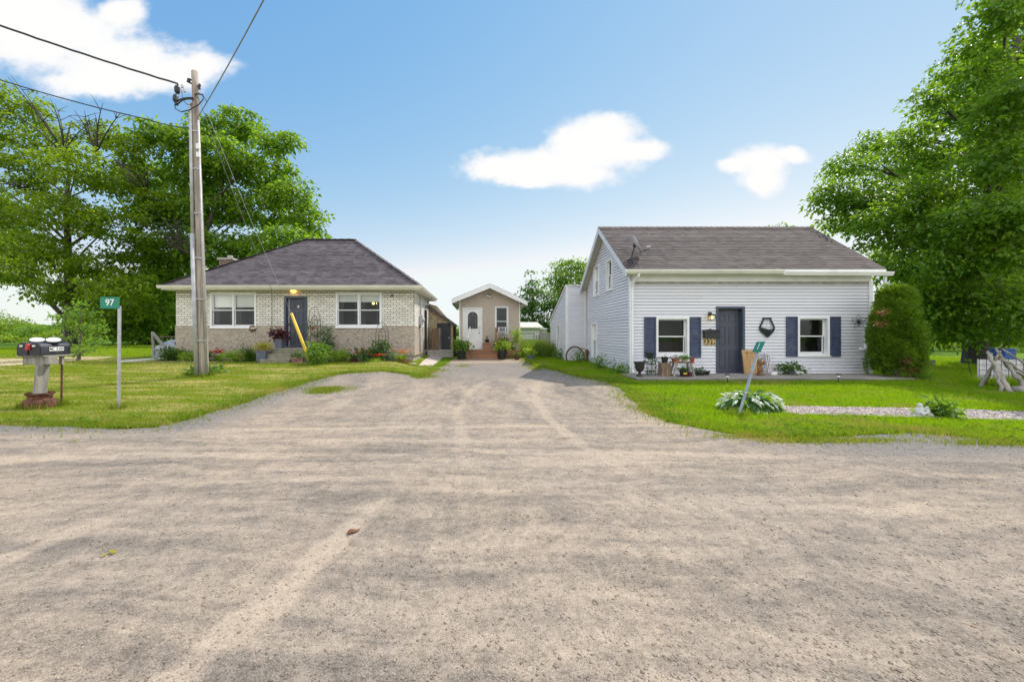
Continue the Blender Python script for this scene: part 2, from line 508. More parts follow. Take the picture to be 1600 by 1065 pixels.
q0 = t.n('ShaderNodeCombineXYZ', None, X=uu, Y=vv).outputs[0]
wn = t.n('ShaderNodeTexNoise', None, Vector=q0, Scale=5.0, Detail=5, Roughness=0.6).outputs[1]
q = t.v('ADD', q0, t.scl(t.v('SUBTRACT', wn, (0.5, 0.5, 0.5)), (0.10, 0.07, 0)))
SKYA = (0.66, 1.11, 2.30); SKYP = (1.334, 0.716, 0.256); SKYM = (3.6, 3.85, 4.1)
CL = [(925, 228, 78, 50), (860, 258, 105, 34), (775, 264, 66, 22), (948, 205, 48, 30), (830, 280, 62, 14), (995, 234, 52, 20), (900, 270, 80, 18),
      (1190, 258, 46, 28), (1192, 284, 34, 26), (1232, 242, 30, 14), (1150, 262, 24, 14),
      (60, 50, 150, 62), (190, 92, 120, 42), (290, 112, 76, 30), (10, 15, 110, 50), (170, 125, 120, 26), (190, 15, 46, 22)]
dens = None
for (px, py, a, b) in CL:
    c = ((px - CX) / FPX, (CY - py) / FPX, 0)
    ln = t.v('LENGTH', t.scl(t.v('SUBTRACT', q, c), (FPX / a, FPX / b, 0)))
    k = t.m('SUBTRACT', 1.0, ln)
    dens = k if dens is None else t.n('ShaderNodeMath', {'operation': 'SMOOTH_MAX'}, i0=dens, i1=k, i2=0.35).outputs[0]
fb = t.noise(t.scl(q0, (1, 1.5, 1)), 9.0, 6, 0.6)
dens = t.m('ADD', dens, t.m('MULTIPLY', t.m('SUBTRACT', fb, 0.5), 1.35))
mask = t.m('MULTIPLY', t.rng(dens, -0.25, 0.34), t.m('GREATER_THAN', sep.outputs[1], 0.03))
fb2 = t.noise(q0, 14.0, 4)
ccol = t.mix(t.rng(t.m('ADD', dens, t.m('MULTIPLY', fb2, 0.3)), 0.1, 0.8), (3.7, 3.82, 3.98), (4.15, 4.08, 4.02))
# wide thin cirrus and horizon brightening come with the sky itself; clouds laid over it
ch = t.n('ShaderNodeSeparateColor', None, Color=sky.outputs[0]).outputs
gr = [t.m('MINIMUM', t.m('MULTIPLY', t.m('POWER', ch[i], SKYP[i]), SKYA[i]), SKYM[i]) for i in range(3)]
skc = t.n('ShaderNodeCombineColor', None, i0=gr[0], i1=gr[1], i2=gr[2]).outputs[0]
fill_cloud = t.m('MULTIPLY', t.rng(t.noise(t.scl(dirv, (1, 1, 1.6)), 1.9, 6, 0.55), 0.38, 0.52), t.m('MULTIPLY', t.rng(sep.outputs[1], 0.02, -0.22), t.rng(sep.outputs[2], -0.02, 0.06)))  # added cloud cover behind the camera, out of view, to brighten shaded walls
allc = t.mix(fill_cloud, t.mix(mask, skc, ccol), (7.2, 7.2, 7.25))
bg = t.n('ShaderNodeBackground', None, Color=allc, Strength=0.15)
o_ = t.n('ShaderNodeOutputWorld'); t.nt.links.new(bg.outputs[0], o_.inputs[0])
SC.view_settings.view_transform = 'Standard'; SC.view_settings.look = 'None'; SC.view_settings.gamma = 1
SC.view_settings.exposure = 0.72
SC.cycles.max_bounces = 8; SC.cycles.transparent_max_bounces = 12; SC.cycles.transmission_bounces = 6
SC.cycles.use_denoising = True
SC.cycles.sample_clamp_indirect = 6

# ------------------------------------------------------------------ shared materials
MT = {}
MT['stem'] = basic('stem_green', (0.07, 0.10, 0.03), 0.7)
MT['bark'] = basic('bark', (0.10, 0.085, 0.07), 0.9, 0.35, 5, 0.8, 25, stretch=(1, 1, 0.25))
MT['bark_dark'] = basic('bark_dark', (0.07, 0.06, 0.05), 0.9, 0.3, 5, 0.8, 25, stretch=(1, 1, 0.25))
MT['white'] = basic('white_paint', (0.80, 0.80, 0.78), 0.45, 0.05, 3, 0.05, 40, dirt=(0.62, 0.60, 0.54), dirtamt=0.5)
MT['vinyl'] = basic('white_vinyl', (0.80, 0.81, 0.82), 0.35, 0.03, 3)
MT['cream'] = basic('cream_gutter', (0.74, 0.72, 0.62), 0.4, 0.06, 2, dirt=(0.5, 0.47, 0.38), dirtamt=0.35)
MT['navy'] = basic('navy_paint', (0.055, 0.075, 0.115), 0.5, 0.12, 5, 0.1, 60)
MT['navy_door'] = basic('slate_door_paint', (0.07, 0.075, 0.105), 0.5, 0.1, 4, 0.08, 50)
MT['blue_shutter'] = basic('blue_shutter_paint', (0.045, 0.062, 0.12), 0.55, 0.2, 6, 0.1, 60, dirt=(0.12, 0.13, 0.16), dirtamt=0.5)
MT['black'] = basic('black_metal', (0.02, 0.02, 0.022), 0.45, 0.2, 8)
MT['black_plastic'] = basic('black_plastic', (0.018, 0.018, 0.02), 0.5, 0.2, 8)
MT['galv'] = basic('galvanised_metal', (0.45, 0.46, 0.47), 0.45, 0.15, 12, metallic=0.6)
MT['steel_grey'] = basic('grey_conduit', (0.42, 0.43, 0.44), 0.5, 0.15, 6, metallic=0.2)
MT['concrete'] = basic('concrete', (0.38, 0.36, 0.33), 0.9, 0.2, 4, 0.4, 60, dirt=(0.24, 0.22, 0.19))
MT['paver'] = basic('pink_paver', (0.50, 0.42, 0.38), 0.9, 0.15, 4, 0.4, 60, dirt=(0.3, 0.26, 0.22))
MT['stepstone'] = basic('step_stone', (0.28, 0.26, 0.19), 0.9, 0.25, 5, 0.5, 50, dirt=(0.15, 0.14, 0.08))
MT['deckwood'] = basic('cedar_decking', (0.30, 0.15, 0.08), 0.7, 0.25, 3, 0.3, 30, stretch=(0.3, 3, 3))
MT['polewood'] = basic('pole_wood', (0.33, 0.28, 0.23), 0.85, 0.35, 4, 0.5, 40, stretch=(5, 5, 0.3), dirt=(0.16, 0.125, 0.10))
MT['greywood'] = basic('weathered_wood', (0.30, 0.28, 0.25), 0.85, 0.3, 4, 0.5, 40, stretch=(4, 4, 0.5), dirt=(0.14, 0.12, 0.10))
MT['greyplank'] = basic('weathered_planks', (0.30, 0.27, 0.24), 0.85, 0.3, 3, 0.5, 40, stretch=(0.4, 5, 4), dirt=(0.15, 0.13, 0.11))
MT['driftwood'] = basic('driftwood', (0.33, 0.295, 0.255), 0.85, 0.3, 5, 0.7, 40, dirt=(0.18, 0.15, 0.12))
MT['rust'] = basic('rusty_iron', (0.13, 0.05, 0.03), 0.85, 0.4, 9, 0.5, 50, dirt=(0.05, 0.02, 0.015))
MT['red'] = basic('red_paint', (0.45, 0.03, 0.03), 0.5, 0.1)
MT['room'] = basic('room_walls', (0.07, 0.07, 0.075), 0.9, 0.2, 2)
MT['blind'] = basic('blind_fabric', (0.82, 0.84, 0.78), 0.8, 0.04, 3)
MT['curtain'] = basic('curtain_fabric', (0.13, 0.135, 0.14), 0.9, 0.25, 6, stretch=(6, 6, 0.2))
MT['glass'] = glassmat('window_glass', 0.8, (0.93, 0.95, 0.95))
MT['amber'] = emit('amber_lamp', (1.0, 0.50, 0.10), 2.2)
MT['warm'] = emit('warm_lamp', (1.0, 0.62, 0.15), 3.0)
MT['sign_green'] = basic('sign_green', (0.0, 0.22, 0.13), 0.4, 0.05)
MT['sign_white'] = basic('sign_white', (0.85, 0.85, 0.85), 0.4, 0.02)
MT['yellow'] = basic('yellow_guard', (0.75, 0.48, 0.01), 0.4, 0.08, 4)
MT['cable'] = basic('cable', (0.025, 0.025, 0.03), 0.5)
MT['cable_grey'] = basic('grey_cable', (0.22, 0.23, 0.25), 0.5)
MT['soil'] = basic('soil', (0.07, 0.05, 0.035), 0.95, 0.3, 9, 0.8, 50)
MT['terracotta'] = basic('terracotta', (0.36, 0.13, 0.07), 0.75, 0.15, 8)
MT['pot_grey'] = basic('pot_blue_grey', (0.13, 0.15, 0.20), 0.55, 0.15, 6)
MT['pot_beige'] = basic('pot_beige', (0.50, 0.42, 0.33), 0.8, 0.12, 6)
MT['stump'] = basic('stump_bark', (0.22, 0.15, 0.10), 0.9, 0.4, 7, 0.9, 30, stretch=(1.5, 1.5, 0.25), dirt=(0.07, 0.05, 0.04))
MT['pine'] = basic('honey_pine', (0.44, 0.27, 0.11), 0.6, 0.25, 4, 0.2, 40, stretch=(6, 6, 0.4), dirt=(0.25, 0.14, 0.06))
MT['carving'] = basic('carved_brown_wood', (0.20, 0.09, 0.03), 0.4, 0.35, 9)

L = lambda *a, **k: leafmat(*a, **k)
MT['lf_maple'] = L('maple_leaf', (0.035, 0.09, 0.010), (0.135, 0.23, 0.018), (0.36, 0.60, 0.025))
MT['lf_locust'] = L('locust_leaf', (0.05, 0.105, 0.009), (0.18, 0.26, 0.016), (0.46, 0.64, 0.02))
MT['lf_walnut'] = L('walnut_leaf', (0.045, 0.105, 0.011), (0.155, 0.255, 0.02), (0.42, 0.66, 0.03))
MT['lf_bright'] = L('bright_leaf', (0.10, 0.18, 0.014), (0.18, 0.27, 0.026), (0.5, 0.66, 0.04))
MT['lf_deep'] = L('deep_leaf', (0.025, 0.07, 0.012), (0.075, 0.145, 0.02), (0.2, 0.38, 0.03))
MT['lf_cedar'] = L('cedar_spray', (0.07, 0.15, 0.010), (0.16, 0.26, 0.018), (0.3, 0.48, 0.02), tmix=0.38)
MT['lf_lime'] = L('lime_leaf', (0.16, 0.28, 0.02), (0.28, 0.38, 0.04), (0.5, 0.68, 0.05))
MT['lf_mid'] = L('mid_leaf', (0.07, 0.15, 0.018), (0.14, 0.24, 0.03), (0.34, 0.56, 0.04))
MT['lf_weed'] = L('weed_leaf', (0.06, 0.14, 0.012), (0.13, 0.22, 0.02), (0.3, 0.5, 0.03), spec=0.05, rough=0.8)
MT['lf_silver'] = L('silver_green_leaf', (0.09, 0.15, 0.07), (0.16, 0.22, 0.12), (0.2, 0.32, 0.12))
MT['lf_hosta'] = L('hosta_leaf', (0.05, 0.13, 0.03), (0.12, 0.22, 0.07), (0.2, 0.4, 0.06), spec=0.5, rough=0.35)
MT['lf_white'] = L('pale_leaf', (0.5, 0.55, 0.45), (0.62, 0.66, 0.55), (0.4, 0.5, 0.3), tmix=0.25)
MT['lf_purple'] = L('purple_leaf', (0.05, 0.012, 0.02), (0.11, 0.025, 0.035), (0.22, 0.03, 0.04))
MT['lf_yellow'] = L('yellow_leaf', (0.35, 0.33, 0.02), (0.5, 0.45, 0.05), (0.6, 0.55, 0.05))
MT['lf_brown'] = L('brown_leaf', (0.12, 0.07, 0.03), (0.22, 0.12, 0.05), (0.25, 0.12, 0.04))
MT['lf_red'] = L('red_petal', (0.45, 0.02, 0.01), (0.6, 0.05, 0.02), (0.7, 0.05, 0.02))
MT['lf_orange'] = L('orange_petal', (0.55, 0.16, 0.03), (0.65, 0.3, 0.08), (0.7, 0.3, 0.05))
MT['lf_pink'] = L('pink_petal', (0.5, 0.2, 0.3), (0.6, 0.35, 0.4), (0.6, 0.3, 0.3))
MT['lf_violet'] = L('violet_petal', (0.25, 0.18, 0.4), (0.35, 0.28, 0.5), (0.4, 0.3, 0.5))

# ------------------------------------------------------------------ ground and drive
def wig(x, s): return math.sin(x * 1.7 + s) * .5 + math.sin(x * 4.3 + 2 * s) * .3 + math.sin(x * 9.1 + 3 * s) * .2
LEFT = [(0, 664), (60, 667), (120, 668), (180, 671), (240, 669), (300, 655), (360, 637), (440, 610), (500, 593), (530, 585.5), (570, 582), (620, 583), (640, 586), (650, 592), (668, 589), (684, 578), (697, 569), (706, 563)]
RIGHT = [(826, 566), (834, 574), (850, 574.5), (880, 583), (910, 590), (945, 596), (966, 606), (985, 624), (1010, 645), (1040, 660), (1100, 672), (1180, 685), (1260, 688), (1330, 681), (1420, 677), (1490, 682), (1600, 695)]
lp = [GP(*p) for p in LEFT]; rp = [GP(*p) for p in RIGHT]
poly = [(-90.0, lp[0][1] + 0.3), (-30.0, lp[0][1] + 0.05)] + lp + [(lp[-1][0] + .05, 19.2), (rp[0][0], 19.2)] + rp + [(30.0, rp[-1][1] - 0.1), (90.0, rp[-1][1])]
# walk the outline in short steps and roughen it
out = []
for (a, b) in zip(poly[:-1], poly[1:]):
    d = math.hypot(b[0] - a[0], b[1] - a[1]); n = max(1, int(d / 0.07)) if d < 12 else 12
    for i in range(n):
        u = i / n; x = a[0] + (b[0] - a[0]) * u; y = a[1] + (b[1] - a[1]) * u
        if abs(x) < 14 and y < 18.5:
            k = 0.045 if y < 9 else 0.07
            x += k * wig(y * 2 + x, 1.0) + random.gauss(0, .012); y += k * wig(x * 2 - y, 2.0) + random.gauss(0, .012)
        out.append((x, y))
out += [(90.0, rp[-1][1]), (90.0, -40.0), (-90.0, -40.0)]
DRIVE = np.array(out)

def inside(poly, X, Y):
    X = np.asarray(X); Y = np.asarray(Y); r = np.zeros(X.shape, bool)
    px, py = poly[:, 0], poly[:, 1]; n = len(px); j = n - 1
    for i in range(n):
        c = ((py[i] > Y) != (py[j] > Y))
        if c.any(): r ^= c & (X < (px[j] - px[i]) * (Y - py[i]) / (py[j] - py[i] + 1e-12) + px[i])
        j = i
    return r

def sheet(name, poly, lift, mat, step=0.5, xr=(-14, 14), yr=(-3, 19.5), zf=None):
    zf = zf or (lambda x, y: g(x, y))
    ix, iy = np.meshgrid(np.arange(xr[0], xr[1], step), np.arange(yr[0], yr[1], step)); ix = ix.ravel(); iy = iy.ravel()
    m = inside(poly, ix, iy)
    pts = [Vector((float(a), float(b))) for a, b in poly] + [Vector((float(a) + .003, float(b) + .002)) for a, b in zip(ix[m], iy[m])]
    n = len(poly)
    vs, es, fs, *_ = delaunay_2d_cdt(pts, [], [list(range(n))], 1, 1e-5)
    X = np.array([v.x for v in vs]); Y = np.array([v.y for v in vs]); Z = zf(X, Y) + lift
    fs = [f for f in fs if len(f) == 3]
    F = np.array(fs)
    a, b, c = X[F], Y[F], None
    cr = (a[:, 1] - a[:, 0]) * (b[:, 2] - b[:, 0]) - (b[:, 1] - b[:, 0]) * (a[:, 2] - a[:, 0])
    F[cr < 0] = F[cr < 0][:, ::-1]
    return npmesh(name, np.stack([X, Y, Z], 1), F, mat, smooth=True)

# lawn earth
xs = np.concatenate([-np.geomspace(900, 31, 14), np.arange(-30, 30.01, 0.3), np.geomspace(31, 900, 14)])
ys = np.concatenate([-np.geomspace(200, 3.2, 8), np.arange(-3, 40.01, 0.3), np.geomspace(41, 1500, 16)])
GX, GY = np.meshgrid(xs, ys); GZ = g(GX, GY)
ins = inside(DRIVE, GX.ravel(), GY.ravel()).reshape(GX.shape)
core = ins.copy()
for ax in (0, 1):
    for s_ in (1, -1): core &= np.roll(ins, s_, ax)
GZ = GZ - np.where(core, 0.06, 0.0)
nx, ny = len(xs), len(ys)
ii = (np.arange(ny - 1)[:, None] * nx + np.arange(nx - 1)[None, :]).ravel()
GF = np.stack([ii, ii + 1, ii + nx + 1, ii + nx], 1)
m, t = newmat('lawn')
co = t.obj(); sp = t.n('ShaderNodeSeparateXYZ', None, Vector=co)
n1 = t.noise(co, 1.3, 5, 0.6); n2 = t.noise(co, 28, 4, 0.7); n3 = t.noise(t.scl(co, (0.45, 3.2, 1)), 1.0, 4, 0.6)
lc = t.mix(t.rng(n1, 0.3, 0.7), (0.17, 0.21, 0.02), (0.26, 0.28, 0.04))
lc = t.mix(t.m('MULTIPLY', t.rng(n3, 0.47, 0.62), 0.75), lc, (0.46, 0.40, 0.16))
rc = t.mix(t.rng(n1, 0.3, 0.7), (0.11, 0.21, 0.008), (0.16, 0.27, 0.012))
rc = t.mix(t.m('MULTIPLY', t.rng(t.noise(co, 0.9, 5, 0.6), 0.56, 0.7), 0.5), rc, (0.26, 0.23, 0.09))
gc = t.mix(t.rng(sp.outputs[0], -4.0, -1.0), lc, rc)
gc = t.mix(t.rng(sp.outputs[1], 19, 30), gc, t.mix(t.rng(n1, 0.3, 0.7), (0.06, 0.14, 0.012), (0.11, 0.21, 0.02)))
k = t.rng(n2, 0.2, 0.8, 0.55, 1.35)
gc = t.mix(1.0, gc, t.n('ShaderNodeCombineColor', None, i0=k, i1=k, i2=k).outputs[0], 'MULTIPLY')
b = t.n('ShaderNodeBsdfPrincipled', None, Base_Color=gc, Roughness=0.9, Normal=t.bump(n2, 0.9, 0.04)); b.inputs['Specular IOR Level'].default_value = 0.1
t.out(b.outputs[0]); MT['lawn'] = m
ground = struct(npmesh('ground', np.stack([GX.ravel(), GY.ravel(), GZ.ravel()], 1), GF, MT['lawn'], smooth=True))

# gravel
def gravel(name, stones=False):
    m, t = newmat(name)
    co = t.obj(); sp = t.n('ShaderNodeSeparateXYZ', None, Vector=co); X, Y = sp.outputs[0], sp.outputs[1]
    wr = t.scl(t.v('SUBTRACT', t.n('ShaderNodeTexNoise', None, Vector=co, Scale=0.30, Detail=5).outputs[1], (0.5, 0.5, 0.5)), (1.9, 1.3, 0))
    cw = t.v('ADD', co, wr)
    road = t.rng(Y, 5.0, 8.5)
    a1 = t.noise(t.scl(cw, (0.32, 1.8, 1)), 1.0, 6, 0.66)
    a2 = t.noise(t.scl(cw, (1.1, 0.38, 1)), 1.0, 6, 0.66)
    b1 = t.noise(t.scl(cw, (0.22, 3.4, 1)), 1.5, 5, 0.7); b2 = t.noise(t.scl(cw, (2.4, 0.42, 1)), 1.3, 5, 0.7); fine = t.noise(cw, 5.0, 5, 0.7)
    st = t.n('ShaderNodeMix', {'data_type': 'FLOAT'}, i0=road, i2=a1, i3=a2).outputs[0]
    st2 = t.n('ShaderNodeMix', {'data_type': 'FLOAT'}, i0=road, i2=b1, i3=b2).outputs[0]
    st = t.m('ADD', t.m('ADD', t.m('MULTIPLY', st, 0.40), t.m('MULTIPLY', st2, 0.30)), t.m('MULTIPLY', fine, 0.30))
    dust = t.rng(st, 0.37, 0.61)
    def ring(cx, cy, r, w, amt):
        ln = t.v('LENGTH', t.v('SUBTRACT', t.scl(co, (1, 1, 0)), (cx, cy, 0)))
        ln = t.m('ADD', ln, t.m('MULTIPLY', t.m('SUBTRACT', t.noise(co, 1.2, 3), 0.5), 0.25))
        return t.m('MULTIPLY', t.rng(t.m('ABSOLUTE', t.m('SUBTRACT', ln, r)), w, w * 0.25, 0, amt), 1.0)
    fade = t.rng(t.noise(co, 0.45, 2), 0.35, 0.6)
    for (cx, cy, r, w, amt, kd) in ((16.65, 7, 15.45, .13, .6, 0), (16.65, 7, 16.95, .13, .4, 0), (37.8, -7.28, 40.0, .13, .9, 1), (37.8, -7.28, 41.84, .12, .9, 1), (0, -60, 64.6, .14, .45, 0), (3, -60, 66.0, .14, .45, 0)):
        rg = ring(cx, cy, r, w, amt)
        if cx == 16.65: rg = t.m('MULTIPLY', rg, t.rng(Y, 3.3, 5.2))
        if kd: rg = t.m('MULTIPLY', rg, t.rng(Y, 3.9, 2.6))
        dust = t.m('ADD', dust, t.m('MULTIPLY', rg, t.m('MULTIPLY_ADD', fade, 0.6, 0.4)), clamp=True)
    # loose clean stone gathers along the verges
    edge = t.m('MULTIPLY', t.rng(t.m('ADD', Y, t.m('MULTIPLY', a2, 2.0)), 10.5, 14.5), 0.75)
    edge = t.m('MAXIMUM', edge, t.m('MULTIPLY', t.rng(X, 2.4, 5.5), t.rng(Y, 3.9, 4.9)))
    edge = t.m('MAXIMUM', edge, t.m('MULTIPLY', t.rng(X, -3.4, -4.6), t.rng(Y, 5.0, 6.0)))
    dust = t.m('MULTIPLY', dust, t.m('SUBTRACT', 1.0, edge))
    tone = t.rng(t.noise(co, 0.5, 3), 0.35, 0.65)
    dc = t.mix(tone, (0.415, 0.338, 0.268), (0.46, 0.366, 0.278))
    gcx = t.mix(tone, (0.215, 0.186, 0.158), (0.26, 0.219, 0.181))
    gcx = t.mix(edge, gcx, (0.25, 0.23, 0.215))
    # pinkish pea gravel in front of the cottage
    gcx = t.mix(t.m('MULTIPLY', t.rng(Y, 16.2, 17.4), 0.85), gcx, (0.42, 0.33, 0.25))
    c = t.mix(dust, gcx, dc)
    if stones:
        k = t.m('MULTIPLY_ADD', t.m('POWER', t.isl(), 1.2), 0.62, 0.6)
        c = t.mix(1.0, c, t.n('ShaderNodeCombineColor', None, i0=k, i1=k, i2=k).outputs[0], 'MULTIPLY')
        b = t.n('ShaderNodeBsdfPrincipled', None, Base_Color=c, Roughness=0.85)
    else:
        v1 = t.n('ShaderNodeTexVoronoi', None, Vector=co, Scale=105.0); v2 = t.n('ShaderNodeTexVoronoi', None, Vector=co, Scale=30.0)
        f1 = t.noise(co, 140, 2); f2 = t.noise(co, 16, 5, 0.7)
        r1 = t.n('ShaderNodeSeparateColor', None, Color=v1.outputs[1]).outputs[0]
        r2 = t.n('ShaderNodeSeparateColor', None, Color=v2.outputs[1]).outputs[1]
        k = t.m('MULTIPLY_ADD', t.rng(r1, 0.0, 0.6), 0.38, 0.70)
        k = t.m('MULTIPLY', k, t.rng(r2, 0.0, 0.03, 0.9, 1.0))
        k = t.m('MULTIPLY', k, t.rng(f2, 0.3, 0.7, 0.82, 1.16))
        k = t.m('MULTIPLY', k, t.rng(v1.outputs[0], 0.0, 0.6, 1.1, 0.8))
        con = t.m('MULTIPLY_ADD', dust, -0.35, 1.0)
        k = t.m('ADD', t.m('MULTIPLY', k, con), t.m('SUBTRACT', 1.0, con))
        c = t.mix(1.0, c, t.n('ShaderNodeCombineColor', None, i0=k, i1=k, i2=k).outputs[0], 'MULTIPLY')
        h = t.m('ADD', t.m('MULTIPLY', v1.outputs[0], -0.8), t.m('ADD', t.m('MULTIPLY', f2, 1.2), t.m('MULTIPLY', f1, 0.5)))
        b = t.n('ShaderNodeBsdfPrincipled', None, Base_Color=c, Roughness=0.92, Normal=t.bump(h, t.m('MULTIPLY_ADD', dust, -0.4, 0.75), 0.010))
    b.inputs['Specular IOR Level'].default_value = 0.2
    t.out(b.outputs[0]); return m
MT['gravel'] = gravel('gravel'); MT['stones'] = gravel('loose_stones', True)
drive = struct(sheet('gravel_road', DRIVE, 0.012, MT['gravel'], 0.4))

OCT = np.array([(1, 0, 0), (0, 1, 0), (-1, 0, 0), (0, -1, 0), (0, 0, 1), (0, 0, -1)], float)
OCF = np.array([(0, 1, 4), (1, 2, 4), (2, 3, 4), (3, 0, 4), (1, 0, 5), (2, 1, 5), (3, 2, 5), (0, 3, 5)])
def stones(name, X, Y, size, mat, lift=0.0):
    n = len(X); s = size[:, None, None]
    V = OCT[None] * (0.55 + 0.9 * rng.random((n, 6, 1))) * s * np.array([1, 1, 0.62])
    a = rng.random(n) * 6.283; ca, sa = np.cos(a)[:, None], np.sin(a)[:, None]
    vx = V[..., 0] * ca - V[..., 1] * sa; vy = V[..., 0] * sa + V[..., 1] * ca
    V = np.stack([vx + X[:, None], vy + Y[:, None], V[..., 2] + (g(X, Y) + lift)[:, None]], -1).reshape(-1, 3)
    F = (np.arange(n)[:, None, None] * 6 + OCF[None]).reshape(-1, 3)
    return npmesh(name, V, F, mat)
N = 30000
yy_ = 1.45 + 8.5 * rng.random(N) ** 2.0; xx_ = (rng.random(N) * 2 - 1) * (yy_ * 1.42 + 0.2) + 0.06 * yy_
keep = inside(DRIVE, xx_, yy_); xx_, yy_ = xx_[keep], yy_[keep]
sz = 0.0018 + 0.0075 * rng.random(len(xx_)) ** 4 + 0.0006 * yy_
struct(stones('loose_gravel', xx_, yy_, sz, MT['stones'], 0.013), kind='stuff')

# pea gravel strip in the lawn before the pale house
bed = [GP(*p) for p in [(1196, 640), (1212, 635.5), (1290, 636), (1400, 638), (1500, 640), (1600, 644), (1640, 646), (1640, 661), (1600, 659), (1520, 656), (1430, 653), (1330, 650.5), (1250, 648), (1208, 645)]]
bo = []
for a, b in zip(bed, bed[1:] + bed[:1]):
    d = math.hypot(b[0] - a[0], b[1] - a[1]); n = max(1, int(d / 0.07))
    for i in range(n):
        u = i / n; x = a[0] + (b[0] - a[0]) * u; y = a[1] + (b[1] - a[1]) * u
        bo.append((x + random.gauss(0, .01), y + .03 * wig(3 * x, 1)))
BED = np.array(bo)
MT['peagravel'] = basic('pink_pea_gravel', (0.37, 0.305, 0.275), 0.9, 0.3, 40, 0.8, 60)
MT['peastone'] = basic('pink_pea_stone', (0.44, 0.37, 0.34), 0.8, 0.2, 8, island=0.6)
struct(sheet('gravel_path', BED, 0.014, MT['peagravel'], 0.3))
bx = rng.random(26000) * 8 + 4.2; by = rng.random(26000) * 2 + 5.8; k_ = inside(BED, bx, by)
struct(stones('strip_pebbles', bx[k_], by[k_], 0.008 + 0.014 * rng.random(k_.sum()), MT['peastone'], 0.016), kind='stuff')
# ------------------------------------------------------------------ house fittings
def window(parent, F, u0, u1, v0, v1, case=0.09, units=1, inset=0.03, proud=0.03, framem=None, blind=0.0, curtain=False, lamps=(), label=None, split=0.5, sill=True, room=0.9):
    """double hung window in the opening u0..u1, v0..v1 (outside of the casing)"""
    fm = framem or MT['vinyl']
    mb = MB(); mb.frame(F, u0, u1, v0, v1, case, -inset - .01, proud)
    if sill: mb.fbox(F, u0 - .02, u1 + .02, v0 - .03, v0 - .002, -.005, proud + .03)
    win = mb.build('window', fm, parent, bevel=0.004)
    if label: win['label'] = label
    a0, a1, b0, b1 = u0 + case, u1 - case, v0 + case, v1 - case
    gap = 0.06 if units > 1 else 0
    wd = (a1 - a0 - gap * (units - 1)) / units; mid = b0 + (b1 - b0) * split
    if units > 1:
        mm = MB()
        for i in range(1, units): mm.fbox(F, a0 + i * wd + (i - 1) * gap, a0 + i * (wd + gap), b0, b1, -inset - .01, proud - .006)
        mm.build('mullion', fm, win)
    for i in range(units):
        s0 = a0 + i * (wd + gap); s1 = s0 + wd; st = 0.035
        MB().frame(F, s0, s1, mid - .02, b1, st, -inset - .03, -inset + .004).build('sash', fm, win)
        MB().frame(F, s0, s1, b0, mid + .018, st, -inset - .055, -inset - .031, bt=.045).build('sash', fm, win)
        MB().quad(F.p(s0 + st, mid + .01, -inset - .02), F.p(s1 - st, mid + .01, -inset - .02), F.p(s1 - st, b1 - st, -inset - .02), F.p(s0 + st, b1 - st, -inset - .02)).build('pane', MT['glass'], win)
        MB().quad(F.p(s0 + st, b0 + st, -inset - .045), F.p(s1 - st, b0 + st, -inset - .045), F.p(s1 - st, mid - .01, -inset - .045), F.p(s0 + st, mid - .01, -inset - .045)).build('pane', MT['glass'], win)
        if blind:
            MB().fbox(F, s0 + .02, s1 - .02, b1 - blind, b1 - .005, -inset - .1, -inset - .085).build('blind', MT['blind'], win)
        if curtain:
            cm = MB(); n = 14
            for (c0, c1) in ((s0, s0 + wd * .22), (s1 - wd * .22, s1)):
                for j in range(n):
                    x0 = c0 + (c1 - c0) * j / n; x1 = c0 + (c1 - c0) * (j + 1) / n; w_ = -inset - .16
                    cm.quad(F.p(x0, b0, w_ + .03 * (j % 2)), F.p(x1, b0, w_ + .03 * ((j + 1) % 2)), F.p(x1, b1, w_ + .03 * ((j + 1) % 2)), F.p(x0, b1, w_ + .03 * (j % 2)))
            cm.build('curtain', MT['curtain'], win, fix=False)
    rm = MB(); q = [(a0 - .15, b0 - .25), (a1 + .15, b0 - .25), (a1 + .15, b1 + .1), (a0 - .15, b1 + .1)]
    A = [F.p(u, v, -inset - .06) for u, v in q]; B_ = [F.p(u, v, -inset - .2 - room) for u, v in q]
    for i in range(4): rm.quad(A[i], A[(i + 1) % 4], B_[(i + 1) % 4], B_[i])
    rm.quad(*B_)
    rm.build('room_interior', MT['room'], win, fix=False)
    for (u, v) in lamps:
        MB().ell(F.p(u, v, -inset - .55), (.055, .055, .05), 8).build('room_lamp', MT['warm'], win, smooth=True)
    return win

